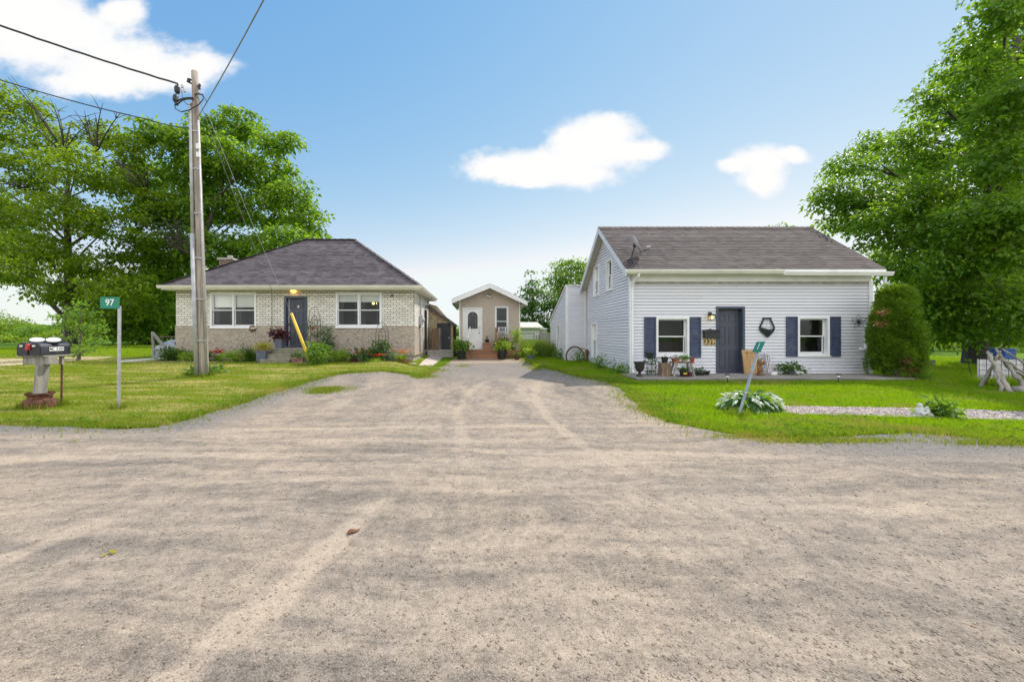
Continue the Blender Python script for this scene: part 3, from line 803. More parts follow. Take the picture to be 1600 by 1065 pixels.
def door(parent, F, u0, u1, v0, v1, framem, doorm, case=0.09, inset=0.1, panels=True, label=None, knob_u=None, storm=False):
    """framed door with a moulded six panel leaf"""
    mb = MB(); mb.fbox(F, u0, u0 + case, v0, v1, -inset, .03); mb.fbox(F, u1 - case, u1, v0, v1, -inset, .03); mb.fbox(F, u0 + case, u1 - case, v1 - case, v1, -inset, .03)
    mb.fbox(F, u0 + case, u1 - case, v0, v0 + .03, -inset, .05)
    dr = mb.build('door', framem, parent, bevel=.005)
    if label: dr['label'] = label
    a0, a1, b0, b1 = u0 + case + .003, u1 - case - .003, v0 + .033, v1 - case - .003
    lf = MB().fbox(F, a0, a1, b0, b1, -inset - .02, -inset + .02)
    w_, h_ = a1 - a0, b1 - b0
    if panels:
        for cx in (0.28, 0.72):
            for (y0, y1) in ((0.07, 0.36), (0.43, 0.72), (0.79, 0.92)):
                U0, U1 = a0 + w_ * (cx - .155), a0 + w_ * (cx + .155)
                lf.frame(F, U0, U1, b0 + h_ * y0, b0 + h_ * y1, .022, -inset + .021, -inset + .034)
                lf.fbox(F, U0 + .05, U1 - .05, b0 + h_ * y0 + .05, b0 + h_ * y1 - .05, -inset + .021, -inset + .028)
    lf.build('door_leaf', doorm, dr, bevel=.004)
    ku = knob_u if knob_u is not None else a0 + .07
    kb = MB(); c = F.p(ku, b0 + h_ * .46, -inset + .02)
    kb.tube([c, c + F.n * .05], .012, 8); kb.ell(c + F.n * .065, (.03, .03, .03), 6); kb.build('handle', MT['black'], dr, smooth=True)
    c2 = F.p(ku, b0 + h_ * .53, -inset + .02); MB().tube([c2, c2 + F.n * .02], .028, 10).build('lock', MT['black'], dr, smooth=True)
    return dr

def shutter(parent, F, u0, u1, v0, v1, m):
    mb = MB(); mb.frame(F, u0, u1, v0, v1, .045, .016, .05)
    n = int((v1 - v0 - .09) / .045)
    for i in range(n):
        a = v0 + .045 + (v1 - v0 - .09) * i / n; b = v0 + .045 + (v1 - v0 - .09) * (i + 1) / n
        mb.quad(F.p(u0 + .045, a, .042), F.p(u1 - .045, a, .042), F.p(u1 - .045, b, .024), F.p(u0 + .045, b, .024))
        mb.quad(F.p(u0 + .045, a, .024), F.p(u1 - .045, a, .024), F.p(u1 - .045, a, .042), F.p(u0 + .045, a, .042))
    mb.fbox(F, u0 + .045, u1 - .045, (v0 + v1) / 2 - .025, (v0 + v1) / 2 + .025, .016, .049)
    return mb.build('shutter', m, parent)

def shinglemat(name, c1, c2, stain):
    m, t = newmat(name)
    co = t.obj(); n1 = t.noise(t.scl(co, (5, 1.2, 7.2)), 1.0, 3, 0.7); n2 = t.noise(co, 0.7, 4); n3 = t.noise(co, 90, 2)
    n4 = t.n('ShaderNodeTexVoronoi', None, Vector=t.scl(co, (4.2, 4.2, 12.0)), Scale=1.0).outputs[1]
    v = t.n('ShaderNodeSeparateColor', None, Color=n4).outputs[0]
    c = t.mix(t.rng(t.m('ADD', t.m('MULTIPLY', v, 0.6), t.m('MULTIPLY', n1, 0.4)), 0.2, 0.75), c1, c2)
    c = t.mix(t.m('MULTIPLY', t.rng(n2, 0.5, 0.75), 0.5), c, stain)
    k = t.m('MULTIPLY', t.m('MULTIPLY_ADD', t.isl(), 0.3, 0.85), t.rng(n3, 0.2, 0.8, 0.8, 1.2))
    c = t.mix(1.0, c, t.n('ShaderNodeCombineColor', None, i0=k, i1=k, i2=k).outputs[0], 'MULTIPLY')
    b = t.n('ShaderNodeBsdfPrincipled', None, Base_Color=c, Roughness=0.9, Normal=t.bump(n3, 0.4, 0.006)); b.inputs['Specular IOR Level'].default_value = 0.25
    t.out(b.outputs[0]); return m
MT['roof_purple'] = shinglemat('slate_grey_shingles', (0.080, 0.068, 0.074), (0.135, 0.117, 0.126), (0.10, 0.086, 0.092))
MT['roof_brown'] = shinglemat('brown_grey_shingles', (0.082, 0.068, 0.068), (0.135, 0.113, 0.111), (0.105, 0.09, 0.085))

m, t = newmat('cream_brick'); co = t.obj()
k = t.isl(); n1 = t.noise(co, 35, 3); n2 = t.noise(co, 0.8, 4)
c = t.mix(k, (0.66, 0.63, 0.56), (0.86, 0.83, 0.76)); c = t.mix(t.m('MULTIPLY', t.rng(n1, 0.55, 0.75), 0.4), c, (0.42, 0.39, 0.33)); c = t.mix(t.m('MULTIPLY', t.rng(n2, 0.5, 0.75), 0.25), c, (0.5, 0.46, 0.38))
t.out(t.n('ShaderNodeBsdfPrincipled', None, Base_Color=c, Roughness=0.8, Normal=t.bump(n1, 0.4, 0.004)).outputs[0]); MT['brick'] = m
MT['mortar'] = basic('dark_mortar', (0.12, 0.105, 0.095), 0.95, 0.2, 10)
def stonecoat(name, c1, c2, joint, sc=3.2):
    m, t = newmat(name); co = t.obj()
    w_ = t.v('ADD', co, t.scl(t.v('SUBTRACT', t.n('ShaderNodeTexNoise', None, Vector=co, Scale=2.5, Detail=3).outputs[1], (0.5, 0.5, 0.5)), (0.35, 0.35, 0.35)))
    w_ = t.scl(w_, (1, 1, 1.5))
    e = t.n('ShaderNodeTexVoronoi', {'feature': 'DISTANCE_TO_EDGE'}, Vector=w_, Scale=sc).outputs[0]
    cell = t.n('ShaderNodeTexVoronoi', None, Vector=w_, Scale=sc).outputs[1]
    n1 = t.noise(co, 40, 4, 0.7)
    c = t.mix(t.n('ShaderNodeSeparateColor', None, Color=cell).outputs[0], c1, c2)
    gate = t.rng(t.noise(co, 1.4, 2), 0.35, 0.55, 0.15, 1.0)
    c = t.mix(t.m('MULTIPLY', t.rng(e, 0.045, 0.012), gate), c, joint)
    k = t.rng(n1, 0.2, 0.8, 0.82, 1.18)
    c = t.mix(1.0, c, t.n('ShaderNodeCombineColor', None, i0=k, i1=k, i2=k).outputs[0], 'MULTIPLY')
    h = t.m('ADD', t.rng(e, 0.0, 0.06), t.m('MULTIPLY', n1, 0.5))
    t.out(t.n('ShaderNodeBsdfPrincipled', None, Base_Color=c, Roughness=0.9, Normal=t.bump(h, 0.7, 0.012)).outputs[0]); return m
MT['stonecoat'] = stonecoat('taupe_stone_coat', (0.40, 0.335, 0.27), (0.46, 0.395, 0.32), (0.20, 0.165, 0.135), 5.2)
MT['fieldstone'] = stonecoat('tan_field_stone', (0.45, 0.35, 0.20), (0.55, 0.46, 0.32), (0.16, 0.11, 0.07), 3.6)
m, t = newmat('grey_siding'); co = t.obj()
k = t.isl(); n2 = t.noise(t.scl(co, (0.5, 0.5, 1.6)), 1.3, 5); n3 = t.noise(t.scl(co, (3, 3, 9)), 1.5, 5, 0.7)
c = t.mix(k, (0.66, 0.665, 0.715), (0.74, 0.745, 0.795))
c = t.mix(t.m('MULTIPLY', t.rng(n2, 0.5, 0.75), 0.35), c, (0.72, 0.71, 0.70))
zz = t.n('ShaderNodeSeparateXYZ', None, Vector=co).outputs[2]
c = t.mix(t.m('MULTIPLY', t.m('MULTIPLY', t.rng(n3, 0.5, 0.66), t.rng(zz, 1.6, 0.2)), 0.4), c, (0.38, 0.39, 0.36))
t.out(t.n('ShaderNodeBsdfPrincipled', None, Base_Color=c, Roughness=0.5, Normal=t.bump(t.noise(t.scl(co, (2, 2, 20)), 4, 3), 0.08, 0.01)).outputs[0]); MT['siding'] = m
m, t = newmat('taupe_panel'); co = t.obj(); sp = t.n('ShaderNodeSeparateXYZ', None, Vector=co)
n1 = t.noise(t.scl(co, (14, 14, 1.2)), 2.0, 4, 0.7); n2 = t.noise(co, 1.2, 4)
c = t.mix(t.rng(n1, 0.3, 0.7), (0.44, 0.375, 0.31), (0.53, 0.455, 0.375)); c = t.mix(t.m('MULTIPLY', t.rng(n2, 0.5, 0.7), 0.3), c, (0.54, 0.48, 0.40))
t.out(t.n('ShaderNodeBsdfPrincipled', None, Base_Color=c, Roughness=0.8, Normal=t.bump(n1, 0.4, 0.006)).outputs[0]); MT['taupe'] = m

# ------------------------------------------------------------------ brick bungalow
YL = 16.08
bx0, bx1 = PX(275, YL), PX(647, YL)
YB = 21.1
Zst, Ztop, Zbot = PZ(509, YL), 3.22, PZ(555.5, YL)
house = thing('brick_bungalow', (bx0, YL, float(g(bx0, YL))), 'low hip roofed bungalow of cream brick over taupe stone coat with slate grey shingles', 'house')
FF = Fr((0, YL, 0), (1, 0, 0), (0, -1, 0))
FS = Fr((bx1, 0, 0), (0, 1, 0), (1, 0, 0))
wA = (PX(328.5, YL), PX(400.8, YL), PZ(512, YL), PZ(456.8, YL)); wB = (PX(524.5, YL), PX(596.7, YL), PZ(511.5, YL), PZ(457, YL))
dA = (PX(444.3, YL), PX(480.3, YL), PZ(542, YL), PZ(463, YL))
hl = [wA, wB, dA]
sideD = (19.1, 20.0, .62, 2.55)
bricks(MB(), FF, bx0, bx1, Zst, Ztop, hl).build('brick_wall', MT['brick'], house, bevel=0, fix=False)
bricks(MB(), FS, YL + .012, YB, Zst, Ztop, [sideD]).build('side_brick_wall', MT['brick'], house, fix=False)
mb = MB(); plane_holes(mb, FF, bx0, bx1, Zst, Ztop + .1, hl, 0.002); plane_holes(mb, FS, YL - .002, YB, Zst, Ztop + .1, [sideD], 0.002)
mb.quad((bx0, YL, Zbot), (bx0, YB, Zbot), (bx0, YB, Ztop + .1), (bx0, YL, Ztop + .1)); mb.quad((bx0, YB, Zbot), (bx1, YB, Zbot), (bx1, YB, Ztop + .1), (bx0, YB, Ztop + .1))
mb.build('wall', MT['mortar'], house, fix=False)
mb = MB(); plane_holes(mb, FF, bx0 - .02, bx1 + .02, Zbot, Zst, hl, .02); plane_holes(mb, FS, YL - .02, YB, Zbot, Zst, [sideD], .02)
mb.quad(FF.p(bx0 - .02, Zst, .02), FF.p(bx1 + .02, Zst, .02), FF.p(bx1 + .02, Zst, 0), FF.p(bx0 - .02, Zst, 0)); mb.quad(FS.p(YL, Zst, .02), FS.p(YB, Zst, .02), FS.p(YB, Zst, 0), FS.p(YL, Zst, 0))
mb.quad(FF.p(bx0 - .02, Zbot, .02), FF.p(bx1 + .02, Zbot, .02), FF.p(bx1 + .02, Zbot, -.1), FF.p(bx0 - .02, Zbot, -.1)); mb.quad(FS.p(YL, Zbot, .02), FS.p(YB, Zbot, .02), FS.p(YB, Zbot, -.1), FS.p(YL, Zbot, -.1))
mb.build('lower_wall', MT['stonecoat'], house, fix=False)
MB().box(bx0 + .05, bx1 - .05, YL + .05, YB, -.1, Zbot + .01).build('foundation', MT['concrete'], house)
# roof
ex0, ex1, ey0, ey1, ez = bx0 - .25, PX(656, 15.62), 15.62, 21.5, PZ(446, 15.62) + .02
ry = (ey0 + ey1) / 2; rz = PZ(374.5, ry); rx0, rx1 = PX(478, ry), PX(553.5, ry)
a, b_, c_, d_ = (ex0, ey0, ez), (ex1, ey0, ez), (ex1, ey1, ez), (ex0, ey1, ez)
r0_, r1_ = (rx0, ry, rz), (rx1, ry, rz)
mb = MB(); shingles(mb, a, b_, r1_, r0_); shingles(mb, b_, c_, r1_, r1_); shingles(mb, c_, d_, r0_, r1_); shingles(mb, d_, a, r0_, r0_)
roof = mb.build('roof', MT['roof_purple'], house, fix=False)
mb = MB()
for (p, q_) in ((r0_, r1_), (r1_, b_), (r0_, a), (r1_, c_), (r0_, d_)):
    p, q_ = Vector(p), Vector(q_); n = int((q_ - p).length / .16)
    for i in range(n):
        s0, s1 = p.lerp(q_, i / n), p.lerp(q_, (i + 1.25) / n); up = Vector((0, 0, .028 - .012 * (i % 2)))
        mb.beam(s0 + up, s1 + up * .6, .19, .012)
mb.build('ridge_cap', MT['roof_purple'], roof, fix=False)
chx, chy = PX(358, ry + .3), ry + .3
mb = MB(); bricks(mb, Fr((chx, chy - .28, 0), (1, 0, 0), (0, -1, 0)), -.3, .3, 3.8, PZ(407.5, chy), []); bricks(mb, Fr((chx + .3, chy, 0), (0, 1, 0), (1, 0, 0)), -.28, .28, 3.8, PZ(407.5, chy), [])
mb.box(chx - .297, chx + .297, chy - .277, chy + .28, 3.6, PZ(407.5, chy))
ch = mb.build('chimney', basic('brown_brick', (0.20, 0.14, 0.11), .9, .3, 12, island=.25), house, fix=False)
mb = MB().box(chx - .36, chx + .36, chy - .34, chy + .34, PZ(407.5, chy), PZ(404.5, chy)); mb.lathe((chx + .05, chy, PZ(404.5, chy)), [(.13, 0), (.11, .16), (.09, .16)], 12); mb.build('chimney_cap', MT['concrete'], ch)
# soffit, fascia and gutters
MB().box(ex0 + .02, ex1 - .02, ey0 + .02, ey1 - .02, ez - .17, ez - .15).build('soffit', MT['cream'], house)
def gutter(parent, p, q_, out, h=.11, w=.11, mat='cream', name='gutter'):
    p, q_, o = Vector(p), Vector(q_), Vector(out)
    prof = [(0, 0), (w * .65, 0), (w * .8, h * .35), (w, h * .75), (w, h), (w - .012, h), (w - .012, h * .8), (w * .72, h * .38), (0.012, .012)]
    vs = []; n = len(prof)
    for e in (p, q_): vs += [e + o * u + Vector((0, 0, v)) for (u, v) in prof]
    fs = [(i, (i + 1) % n, (i + 1) % n + n, i + n) for i in range(n)] + [tuple(range(n - 1, -1, -1)), tuple(range(n, 2 * n))]
    return MB().add(vs, fs).build(name, MT[mat], parent)
mb = MB(); mb.box(ex0, ex1, ey0, ey0 + .03, ez - .18, ez - .012); mb.box(ex1 - .03, ex1, ey0 + .031, ey1, ez - .18, ez - .012); mb.box(ex0, ex0 + .03, ey0 + .031, ey1, ez - .18, ez - .012)
mb.build('fascia', MT['cream'], house)
gutter(house, (ex0 - .1, ey0 - .002, ez - .13), (ex1 + .1, ey0 - .002, ez - .13), (0, -1, 0))
gutter(house, (ex1 + .002, ey0 - .1, ez - .13), (ex1 + .002, ey1, ez - .13), (1, 0, 0))
MB().fbox(FF, bx0, bx1, Ztop - .07, Ztop + .02, .016, .034).build('frieze', MT['cream'], house)
mid_ = lambda w_: (w_[0] + w_[1]) / 2
window(house, FF, *wA, case=.075, units=2, blind=.52, curtain=True, label='double window beside the grey utility pole with pale blinds drawn to half')
window(house, FF, *wB, case=.075, units=2, blind=.30, curtain=True, lamps=[(PX(583.5, YL + .6) + .0, PZ(474, YL + .6)), (PX(590, YL + .6), PZ(474, YL + .6))], label='double window above the red flowers with amber lamps glowing inside')
dr = door(house, FF, *dA, MT['navy'], MT['navy_door'], case=.085, inset=.09, knob_u=dA[0] + .2)
MB().fbox(FF, dA[0] + .155, dA[0] + .168, dA[2] + .03, dA[3] - .09, -.088, -.055).build('weather_strip', MT['white'], dr)
kn = MB().prism(Fr((PX(465.2, YL), YL, 0), (1, 0, 0), (0, -1, 0)), [(0, PZ(481, YL)), (.04, PZ(479, YL)), (0, PZ(476.5, YL)), (-.04, PZ(479, YL))], -.07, -.05); kn.build('door_ornament', MT['white'], dr)
lx = PX(460.5, YL)
MB().lathe((lx, YL - .12, Ztop - .12), [(.05, .05), (.10, .03), (.11, 0), (.09, -.045), (.03, -.07)], 16).build('porch_lamp', MT['amber'], house, smooth=True)
MB().fbox(FF, PX(611, YL), PX(615, YL), PZ(463.8, YL), PZ(460.5, YL), .012, .03).build('wall_vent', MT['black'], house)
# side of the bungalow
sd = door(house, FS, *sideD, MT['black'], MT['black_plastic'], case=.05, inset=.05, panels=False, label='narrow black side door facing the cottage')
mb = MB().fbox(FS, 17.3, 17.62, PZ(508, 17.5), PZ(493, 17.5), .015, .16); mb.lathe(FS.p(17.46, PZ(500, 17.5), .16), [(.09, 0), (.09, .06), (.07, .09)], 14, M=Matrix.Rotation(R(90), 3, 'Y'))
mt_ = mb.build('meter_box', MT['steel_grey'], house, bevel=.008)
mb = MB(); mb.tube([FS.p(17.46, PZ(493, 17.5), .07), FS.p(17.46, 3.05, .07)], .03, 10); mb.tube([FS.p(17.46, PZ(508, 17.5), .07), FS.p(17.46, .35, .07)], .035, 10)
mb.build('conduit', MT['steel_grey'], mt_, smooth=True)
mb = MB().fbox(FS, 19.5, 19.62, 2.66, 2.78, .012, .04); mb.tube([FS.p(19.5, 2.72, .04), FS.p(19.46, 2.74, .12), FS.p(19.4, 2.68, .17)], [.02, .03, .055], 10); mb.tube([FS.p(19.62, 2.72, .04), FS.p(19.66, 2.74, .12), FS.p(19.72, 2.68, .17)], [.02, .03, .055], 10)
mb.build('flood_lamp', MT['black'], house)
MB().fbox(FS, 17.75, 17.95, 1.52, 1.62, .02, .07).build('dryer_vent', MT['black'], house)
# stone lean-to behind
YA = 21.12; ax1 = PX(708, YA); FA = Fr((0, YA, 0), (1, 0, 0), (0, -1, 0))
ztL, ztR = PZ(478, YA), PZ(506, YA)
mb = MB(); ul = lambda v: bx1; 
dS = (PX(682.7, YA), PX(704.4, YA), PZ(547, YA), PZ(504.5, YA))
mb.prism(FA, [(bx1 - .6, .1), (dS[0] - .001, .1), (dS[0] - .001, dS[3] + .001), (dS[0] - .001, ztL), (bx1 - .6, ztL + .3)], -.2, 0)
mb.prism(FA, [(dS[1], .1), (ax1, .1), (ax1, ztR), (dS[1], ztR + (ztL - ztR) * (ax1 - dS[1]) / (ax1 - bx1))], -.2, 0)
mb.prism(FA, [(dS[0], dS[3]), (dS[1] - .001, dS[3]), (dS[1] - .001, ztR + (ztL - ztR) * (ax1 - dS[1]) / (ax1 - bx1)), (dS[0], ztL)], -.2, 0)
mb.box(ax1 - .2, ax1, YA + .2, YA + 3.2, .1, ztR)
ext = mb.build('stone_extension', MT['fieldstone'], house)
mb = MB(); s_ = (ztL - ztR) / (ax1 - bx1); shingles(mb, (ax1 + .2, YA - .2, ztR - .2 * s_ + .05), (ax1 + .2, YA + 3.3, ztR - .2 * s_ + .05), (bx1 - .6, YA + 3.3, ztL + .6 * s_ + .05), (bx1 - .6, YA - .2, ztL + .6 * s_ + .05))
mb.beam(Vector((ax1 + .2, YA - .2, ztR - .2 * s_)), Vector((bx1 - .02, YA - .2, ztL)), .03, .09)
mb.build('extension_roof', MT['roof_purple'], ext, fix=False)
dd = MB().fbox(FA, dS[0] + .002, dS[1] - .003, dS[2], dS[3] - .002, -.08, -.03); dd = dd.build('extension_door', basic('charcoal_door', (.03, .035, .04), .5), house); 
MB().ell(FA.p(dS[1] - .09, dS[2] + .66, 0), (.035, .035, .035), 6).build('handle', MT['white'], dd, smooth=True)
MB().box(bx1 + .03, ax1 + .05, 20.05, YA - .004, .2, .56).build('side_step', MT['concrete'], house, bevel=.01)
# front steps of the bungalow
st = thing('entrance_steps', (PX(436, 14.6), 14.9, .35), 'three weathered stone steps leading up to the navy front door', 'steps')
def stepb(l, r, y0, y1, z0, z1):
    mb = MB().box(l, r, y0 + .02, y1, z0, z1 - .045); mb.box(l - .02, r + .02, y0, y1, z1 - .044, z1); return mb.build('step', MT['stepstone'], st, bevel=.008)
stepb(PX(417, 14.9), PX(482, 14.9), 14.9, YL - .03, .2, .825)
stepb(PX(412, 14.6), PX(455, 14.6), 14.58, 14.89, .2, .64)
stepb(PX(407, 14.3), PX(452, 14.3), 14.26, 14.57, .2, .47)

# ------------------------------------------------------------------ cottage
YC = 20.4; cx0, cx1 = PX(717.6, YC), PX(812.5, YC); cb = PZ(545.6, YC)
cot = thing('cottage', (cx0, YC, .19), 'small gabled taupe cottage with white trim, white door and wooden deck', 'cottage')
FC = Fr((0, YC, 0), (1, 0, 0), (0, -1, 0))
ye = YC - .5; apx, apz = PX(765.5, ye), PZ(443.8, ye); el, elz = PX(705.8, ye), PZ(468, ye); er, erz = PX(824.3, ye), PZ(471, ye)
dC = (PX(722.7, YC), PX(753.7, YC), cb + .01, PZ(480.5, YC)); wC = (PX(773.4, YC), PX(794.4, YC), PZ(522, YC), PZ(478.5, YC))
slope = (apz - elz) / (apx - el)
roofz = lambda x: apz - abs(x - apx) * slope
# grooved panels
mb = MB(); u = cx0; pw = .203
while u < cx1 - .01:
    e = min(u + pw, cx1)
    for (p, q_, w_) in ((u, u + .012, -.008), (u + .012, e, 0.0)):
        ht = min(roofz(p), roofz(q_)) - .1
        for (a1_, b1_) in split_rows(cb - .4, ht, [dC[2], dC[3], wC[2], wC[3]]):
            for (s0, s1) in spans(p, q_, [dC, wC], a1_, b1_): mb.quad(FC.p(s0, a1_, w_), FC.p(s1, a1_, w_), FC.p(s1, b1_, w_), FC.p(s0, b1_, w_))
    u = e
mb.prism(FC, [(cx0 + .01, cb - .4), (cx0 + .012, roofz(cx0) - .12), (apx, apz - .11), (cx1 - .012, roofz(cx1) - .12), (cx1 - .01, cb - .4)], -5.2, -5.0)
mb.quad((cx0, YC, cb - .4), (cx0, YC + 5.2, cb - .4), (cx0, YC + 5.2, roofz(cx0) - .1), (cx0, YC, roofz(cx0) - .1)); mb.quad((cx1, YC, cb - .4), (cx1, YC + 5.2, cb - .4), (cx1, YC + 5.2, roofz(cx1) - .1), (cx1, YC, roofz(cx1) - .1))
mb.build('wall', MT['taupe'], cot, fix=False)
mb = MB(); yb = YC + 5.5
shingles(mb, (er, ye, erz + .03), (er, yb, erz + .03), (apx, yb, apz + .03), (apx, ye, apz + .03)); shingles(mb, (el, yb, elz + .03), (el, ye, elz + .03), (apx, ye, apz + .03), (apx, yb, apz + .03))
rf = mb.build('roof', MT['roof_purple'], cot, fix=False)
mb = MB()
FCe = Fr((0, ye, 0), (1, 0, 0), (0, -1, 0)); fh = .2
mb.prism(FCe, [(el, elz - fh), (el, elz + .02), (apx, apz + .02), (apx, apz - fh)], -.02, .012); mb.prism(FCe, [(apx + .0005, apz - fh), (apx + .0005, apz + .02), (er, erz + .02), (er, erz - fh)], -.02, .012)
mb.build('fascia', MT['white'], cot)
mb = MB(); zq = .13
mb.quad((el, ye, elz - zq), (apx, ye, apz - zq), (apx, YC + .02, apz - zq), (el, YC + .02, elz - zq)); mb.quad((er, ye, erz - zq), (apx, ye, apz - zq), (apx, YC + .02, apz - zq), (er, YC + .02, erz - zq))
mb.quad((el, ye, elz - zq), (cx0, ye, elz - zq), (cx0, yb, elz - zq), (el, yb, elz - zq)); mb.quad((er, ye, erz - zq), (cx1, ye, erz - zq), (cx1, yb, erz - zq), (er, yb, erz - zq))
mb.box(el - .004, el + .02, ye + .022, yb, elz - fh, elz + .015); mb.box(er - .02, er + .004, ye + .022, yb, erz - fh, erz + .015)
mb.build('soffit', MT['white'], cot, fix=False)
MB().fbox(FC, cx0 - .012, cx0 + .05, cb - .4, roofz(cx0) - .14, -.05, .015).build('corner_board', MT['white'], cot); MB().fbox(FC, cx1 - .05, cx1 + .012, cb - .4, roofz(cx1) - .14, -.05, .015).build('corner_board', MT['white'], cot)
# white door with arched light
cd = MB(); cd.frame(FC, dC[0], dC[1], dC[2], dC[3], .075, -.06, .03, bt=.03); cd = cd.build('door', MT['white'], cot, bevel=.004)
a0, a1, b0, b1 = dC[0] + .078, dC[1] - .078, dC[2] + .032, dC[3] - .078
ww0, ww1, wv0, wv1 = PX(731, YC), PX(746.3, YC), PZ(513.5, YC), PZ(487, YC); rr_ = (ww1 - ww0) / 2; wc = (ww0 + ww1) / 2
arch = [(wc + rr_ * math.cos(R(th)), wv1 - rr_ + rr_ * math.sin(R(th))) for th in range(0, 181, 12)]
arch = [(ww1, wv0)] + arch + [(ww0, wv0)]
lf = MB()
lf.fbox(FC, a0, a1, b0, wv0, -.04, -.004); lf.fbox(FC, a0, ww0, wv0, b1, -.04, -.004); lf.fbox(FC, ww1, a1, wv0, b1, -.04, -.004)
pts = arch[1:-1]
for (p, q_) in zip(pts[:-1], pts[1:]): lf.quad(FC.p(p[0], p[1], -.004), FC.p(q_[0], q_[1], -.004), FC.p(q_[0], b1, -.004), FC.p(p[0], b1, -.004))
lfo = lf.build('door_leaf', MT['white'], cd, fix=False)
big = [(wc + (x - wc) * 1.13, wv0 + (z - wv0) * 1.05 - .03) for x, z in arch]
mb = MB(); n = len(arch)
for i in range(n):
    j = (i + 1) % n
    mb.quad(FC.p(*arch[i], .014), FC.p(*arch[j], .014), FC.p(*big[j], .014), FC.p(*big[i], .014)); mb.quad(FC.p(*big[i], .014), FC.p(*big[j], .014), FC.p(*big[j], -.004), FC.p(*big[i], -.004)); mb.quad(FC.p(*arch[i], .014), FC.p(*arch[j], .014), FC.p(*arch[j], -.02), FC.p(*arch[i], -.02))
mb.build('light_moulding', MT['white'], lfo, fix=False)
mb = MB().add([FC.p(x, z, -.02) for x, z in arch], [tuple(range(n))]); mb.build('pane', MT['glass'], lfo, fix=False)
mb = MB(); inn = [(wc + (x - wc) * .62, wv0 + .1 + (z - wv0 - .1) * .8) for x, z in arch]
mb.tube([FC.p(x, z, -.016) for x, z in inn] + [FC.p(*inn[0], -.016)], .006, 4); mb.tube([FC.p(wc, wv0, -.016), FC.p(wc, wv0 + .1, -.016)], .006, 4); mb.tube([FC.p(wc, inn[len(inn) // 2][1], -.016), FC.p(wc, wv1, -.016)], .006, 4)
mb.build('leaded_bar', MT['galv'], lfo)
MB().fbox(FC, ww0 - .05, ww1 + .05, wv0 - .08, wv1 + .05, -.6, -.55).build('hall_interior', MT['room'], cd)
for z, nm in ((b0 + .93, 'handle'), (b0 + 1.1, 'lock')): MB().tube([FC.p(a1 - .08, z, -.004), FC.p(a1 - .08, z, .05)], .03, 10).build(nm, MT['galv'], lfo)
MB().fbox(FC, a1 - .12, a1 - .04, b0 + .74, b0 + .84, -.003, .012).build('push_plate', MT['galv'], lfo)
window(cot, FC, *wC, case=.055, blind=0, label=None, split=.46, sill=False)
mb = MB(); hx0, hx1 = PX(778.2, YC), PX(790.3, YC); hz0, hz1 = PZ(521, YC) + .06, PZ(511, YC)
ac = thing('air_conditioner', ((hx0 + hx1) / 2, YC, hz0), 'white window air conditioner fitted in the bottom of the cottage window', 'air conditioner')
MB().fbox(FC, hx0, hx1, hz0, hz1, -.1, .26).build('casing', MT['white'], ac, bevel=.012)
mb = MB().fbox(FC, hx0 + .05, hx1 - .05, hz0 + .05, hz1 - .04, .262, .266)
for i in range(8): mb.fbox(FC, hx0 + .05, hx1 - .05, hz0 + .06 + i * .03, hz0 + .068 + i * .03, .267, .272)
mb.build('grille', basic('grille_grey', (.22, .22, .27), .6), ac)
mb = MB().fbox(FC, apx - .13, apx + .02, PZ(463, YC), PZ(459, YC), .005, .05); c = FC.p(PX(763, YC), PZ(461.5, YC), .06)
mb.build('flood_lamp_base', MT['black'], cot)
mb = MB(); mb.tube([c, c + Vector((-.08, -.07, -.03))], [.03, .06], 10); mb.tube([c, c + Vector((.07, -.07, -.08))], [.03, .06], 10); mb.build('flood_lamp', MT['white'], cot)
# deck
dk = thing('porch_deck', (PX(755, 19.5), 19.3, .19), 'low reddish brown wooden deck with two steps before the cottage', 'deck')
yd = 19.35; dx0, dx1 = PX(729, yd), PX(813.5, yd)
mb = MB(); nb = 8
for i in range(nb):
    y0 = yd + (YC - .02 - yd) * i / nb; y1 = yd + (YC - .02 - yd) * (i + 1) / nb - .006
    mb.box(dx0, dx1, y0, y1, cb - .04, cb - .004)
mb.build('deck_boards', MT['deckwood'], dk, bevel=.004)
mb = MB().box(dx0 + .01, dx1 - .01, yd + .02, yd + .05, cb - .26, cb - .042); mb.box(dx0 + .01, dx0 + .04, yd + .051, YC - .03, .15, cb - .042); mb.box(dx1 - .04, dx1 - .01, yd + .051, YC - .03, .15, cb - .042)
mb.box(PX(778, yd), dx1 - .05, yd + .06, yd + .09, .15, cb - .262); mb.build('deck_skirt', MT['deckwood'], dk)
sx0, sx1 = PX(733, yd), PX(777.5, yd)
mb = MB().box(sx0, sx1, yd - .3, yd - .002, .42, .455); mb.box(sx0 + .01, sx1 - .01, yd - .27, yd - .24, .16, .419); mb.build('step', MT['deckwood'], dk, bevel=.004)
mb = MB().box(sx0 + .01, sx1 - .01, yd - .02, yd + .019, .456, cb - .262); mb.build('step_riser', MT['deckwood'], dk)
px_ = PX(731.5, 18.98); mb = MB().box(px_ - .06, px_ + .05, 18.98, 19.06, .17, 1.05); mb.build('post', MT['deckwood'], dk, bevel=.006)
mb = MB().beam((px_ + .01, 18.93, PZ(529.5, 18.95)), (PX(734.5, 20.2), 20.3, PZ(512, 20.2)), .05, .11); mb.build('handrail', MT['white'], dk, bevel=.006)
px_ = PX(775.3, 19.8); MB().box(px_ - .05, px_ + .05, 19.8, 19.9, cb - .002, PZ(511.5, 19.8)).build('post', MT['deckwood'], dk, bevel=.006)

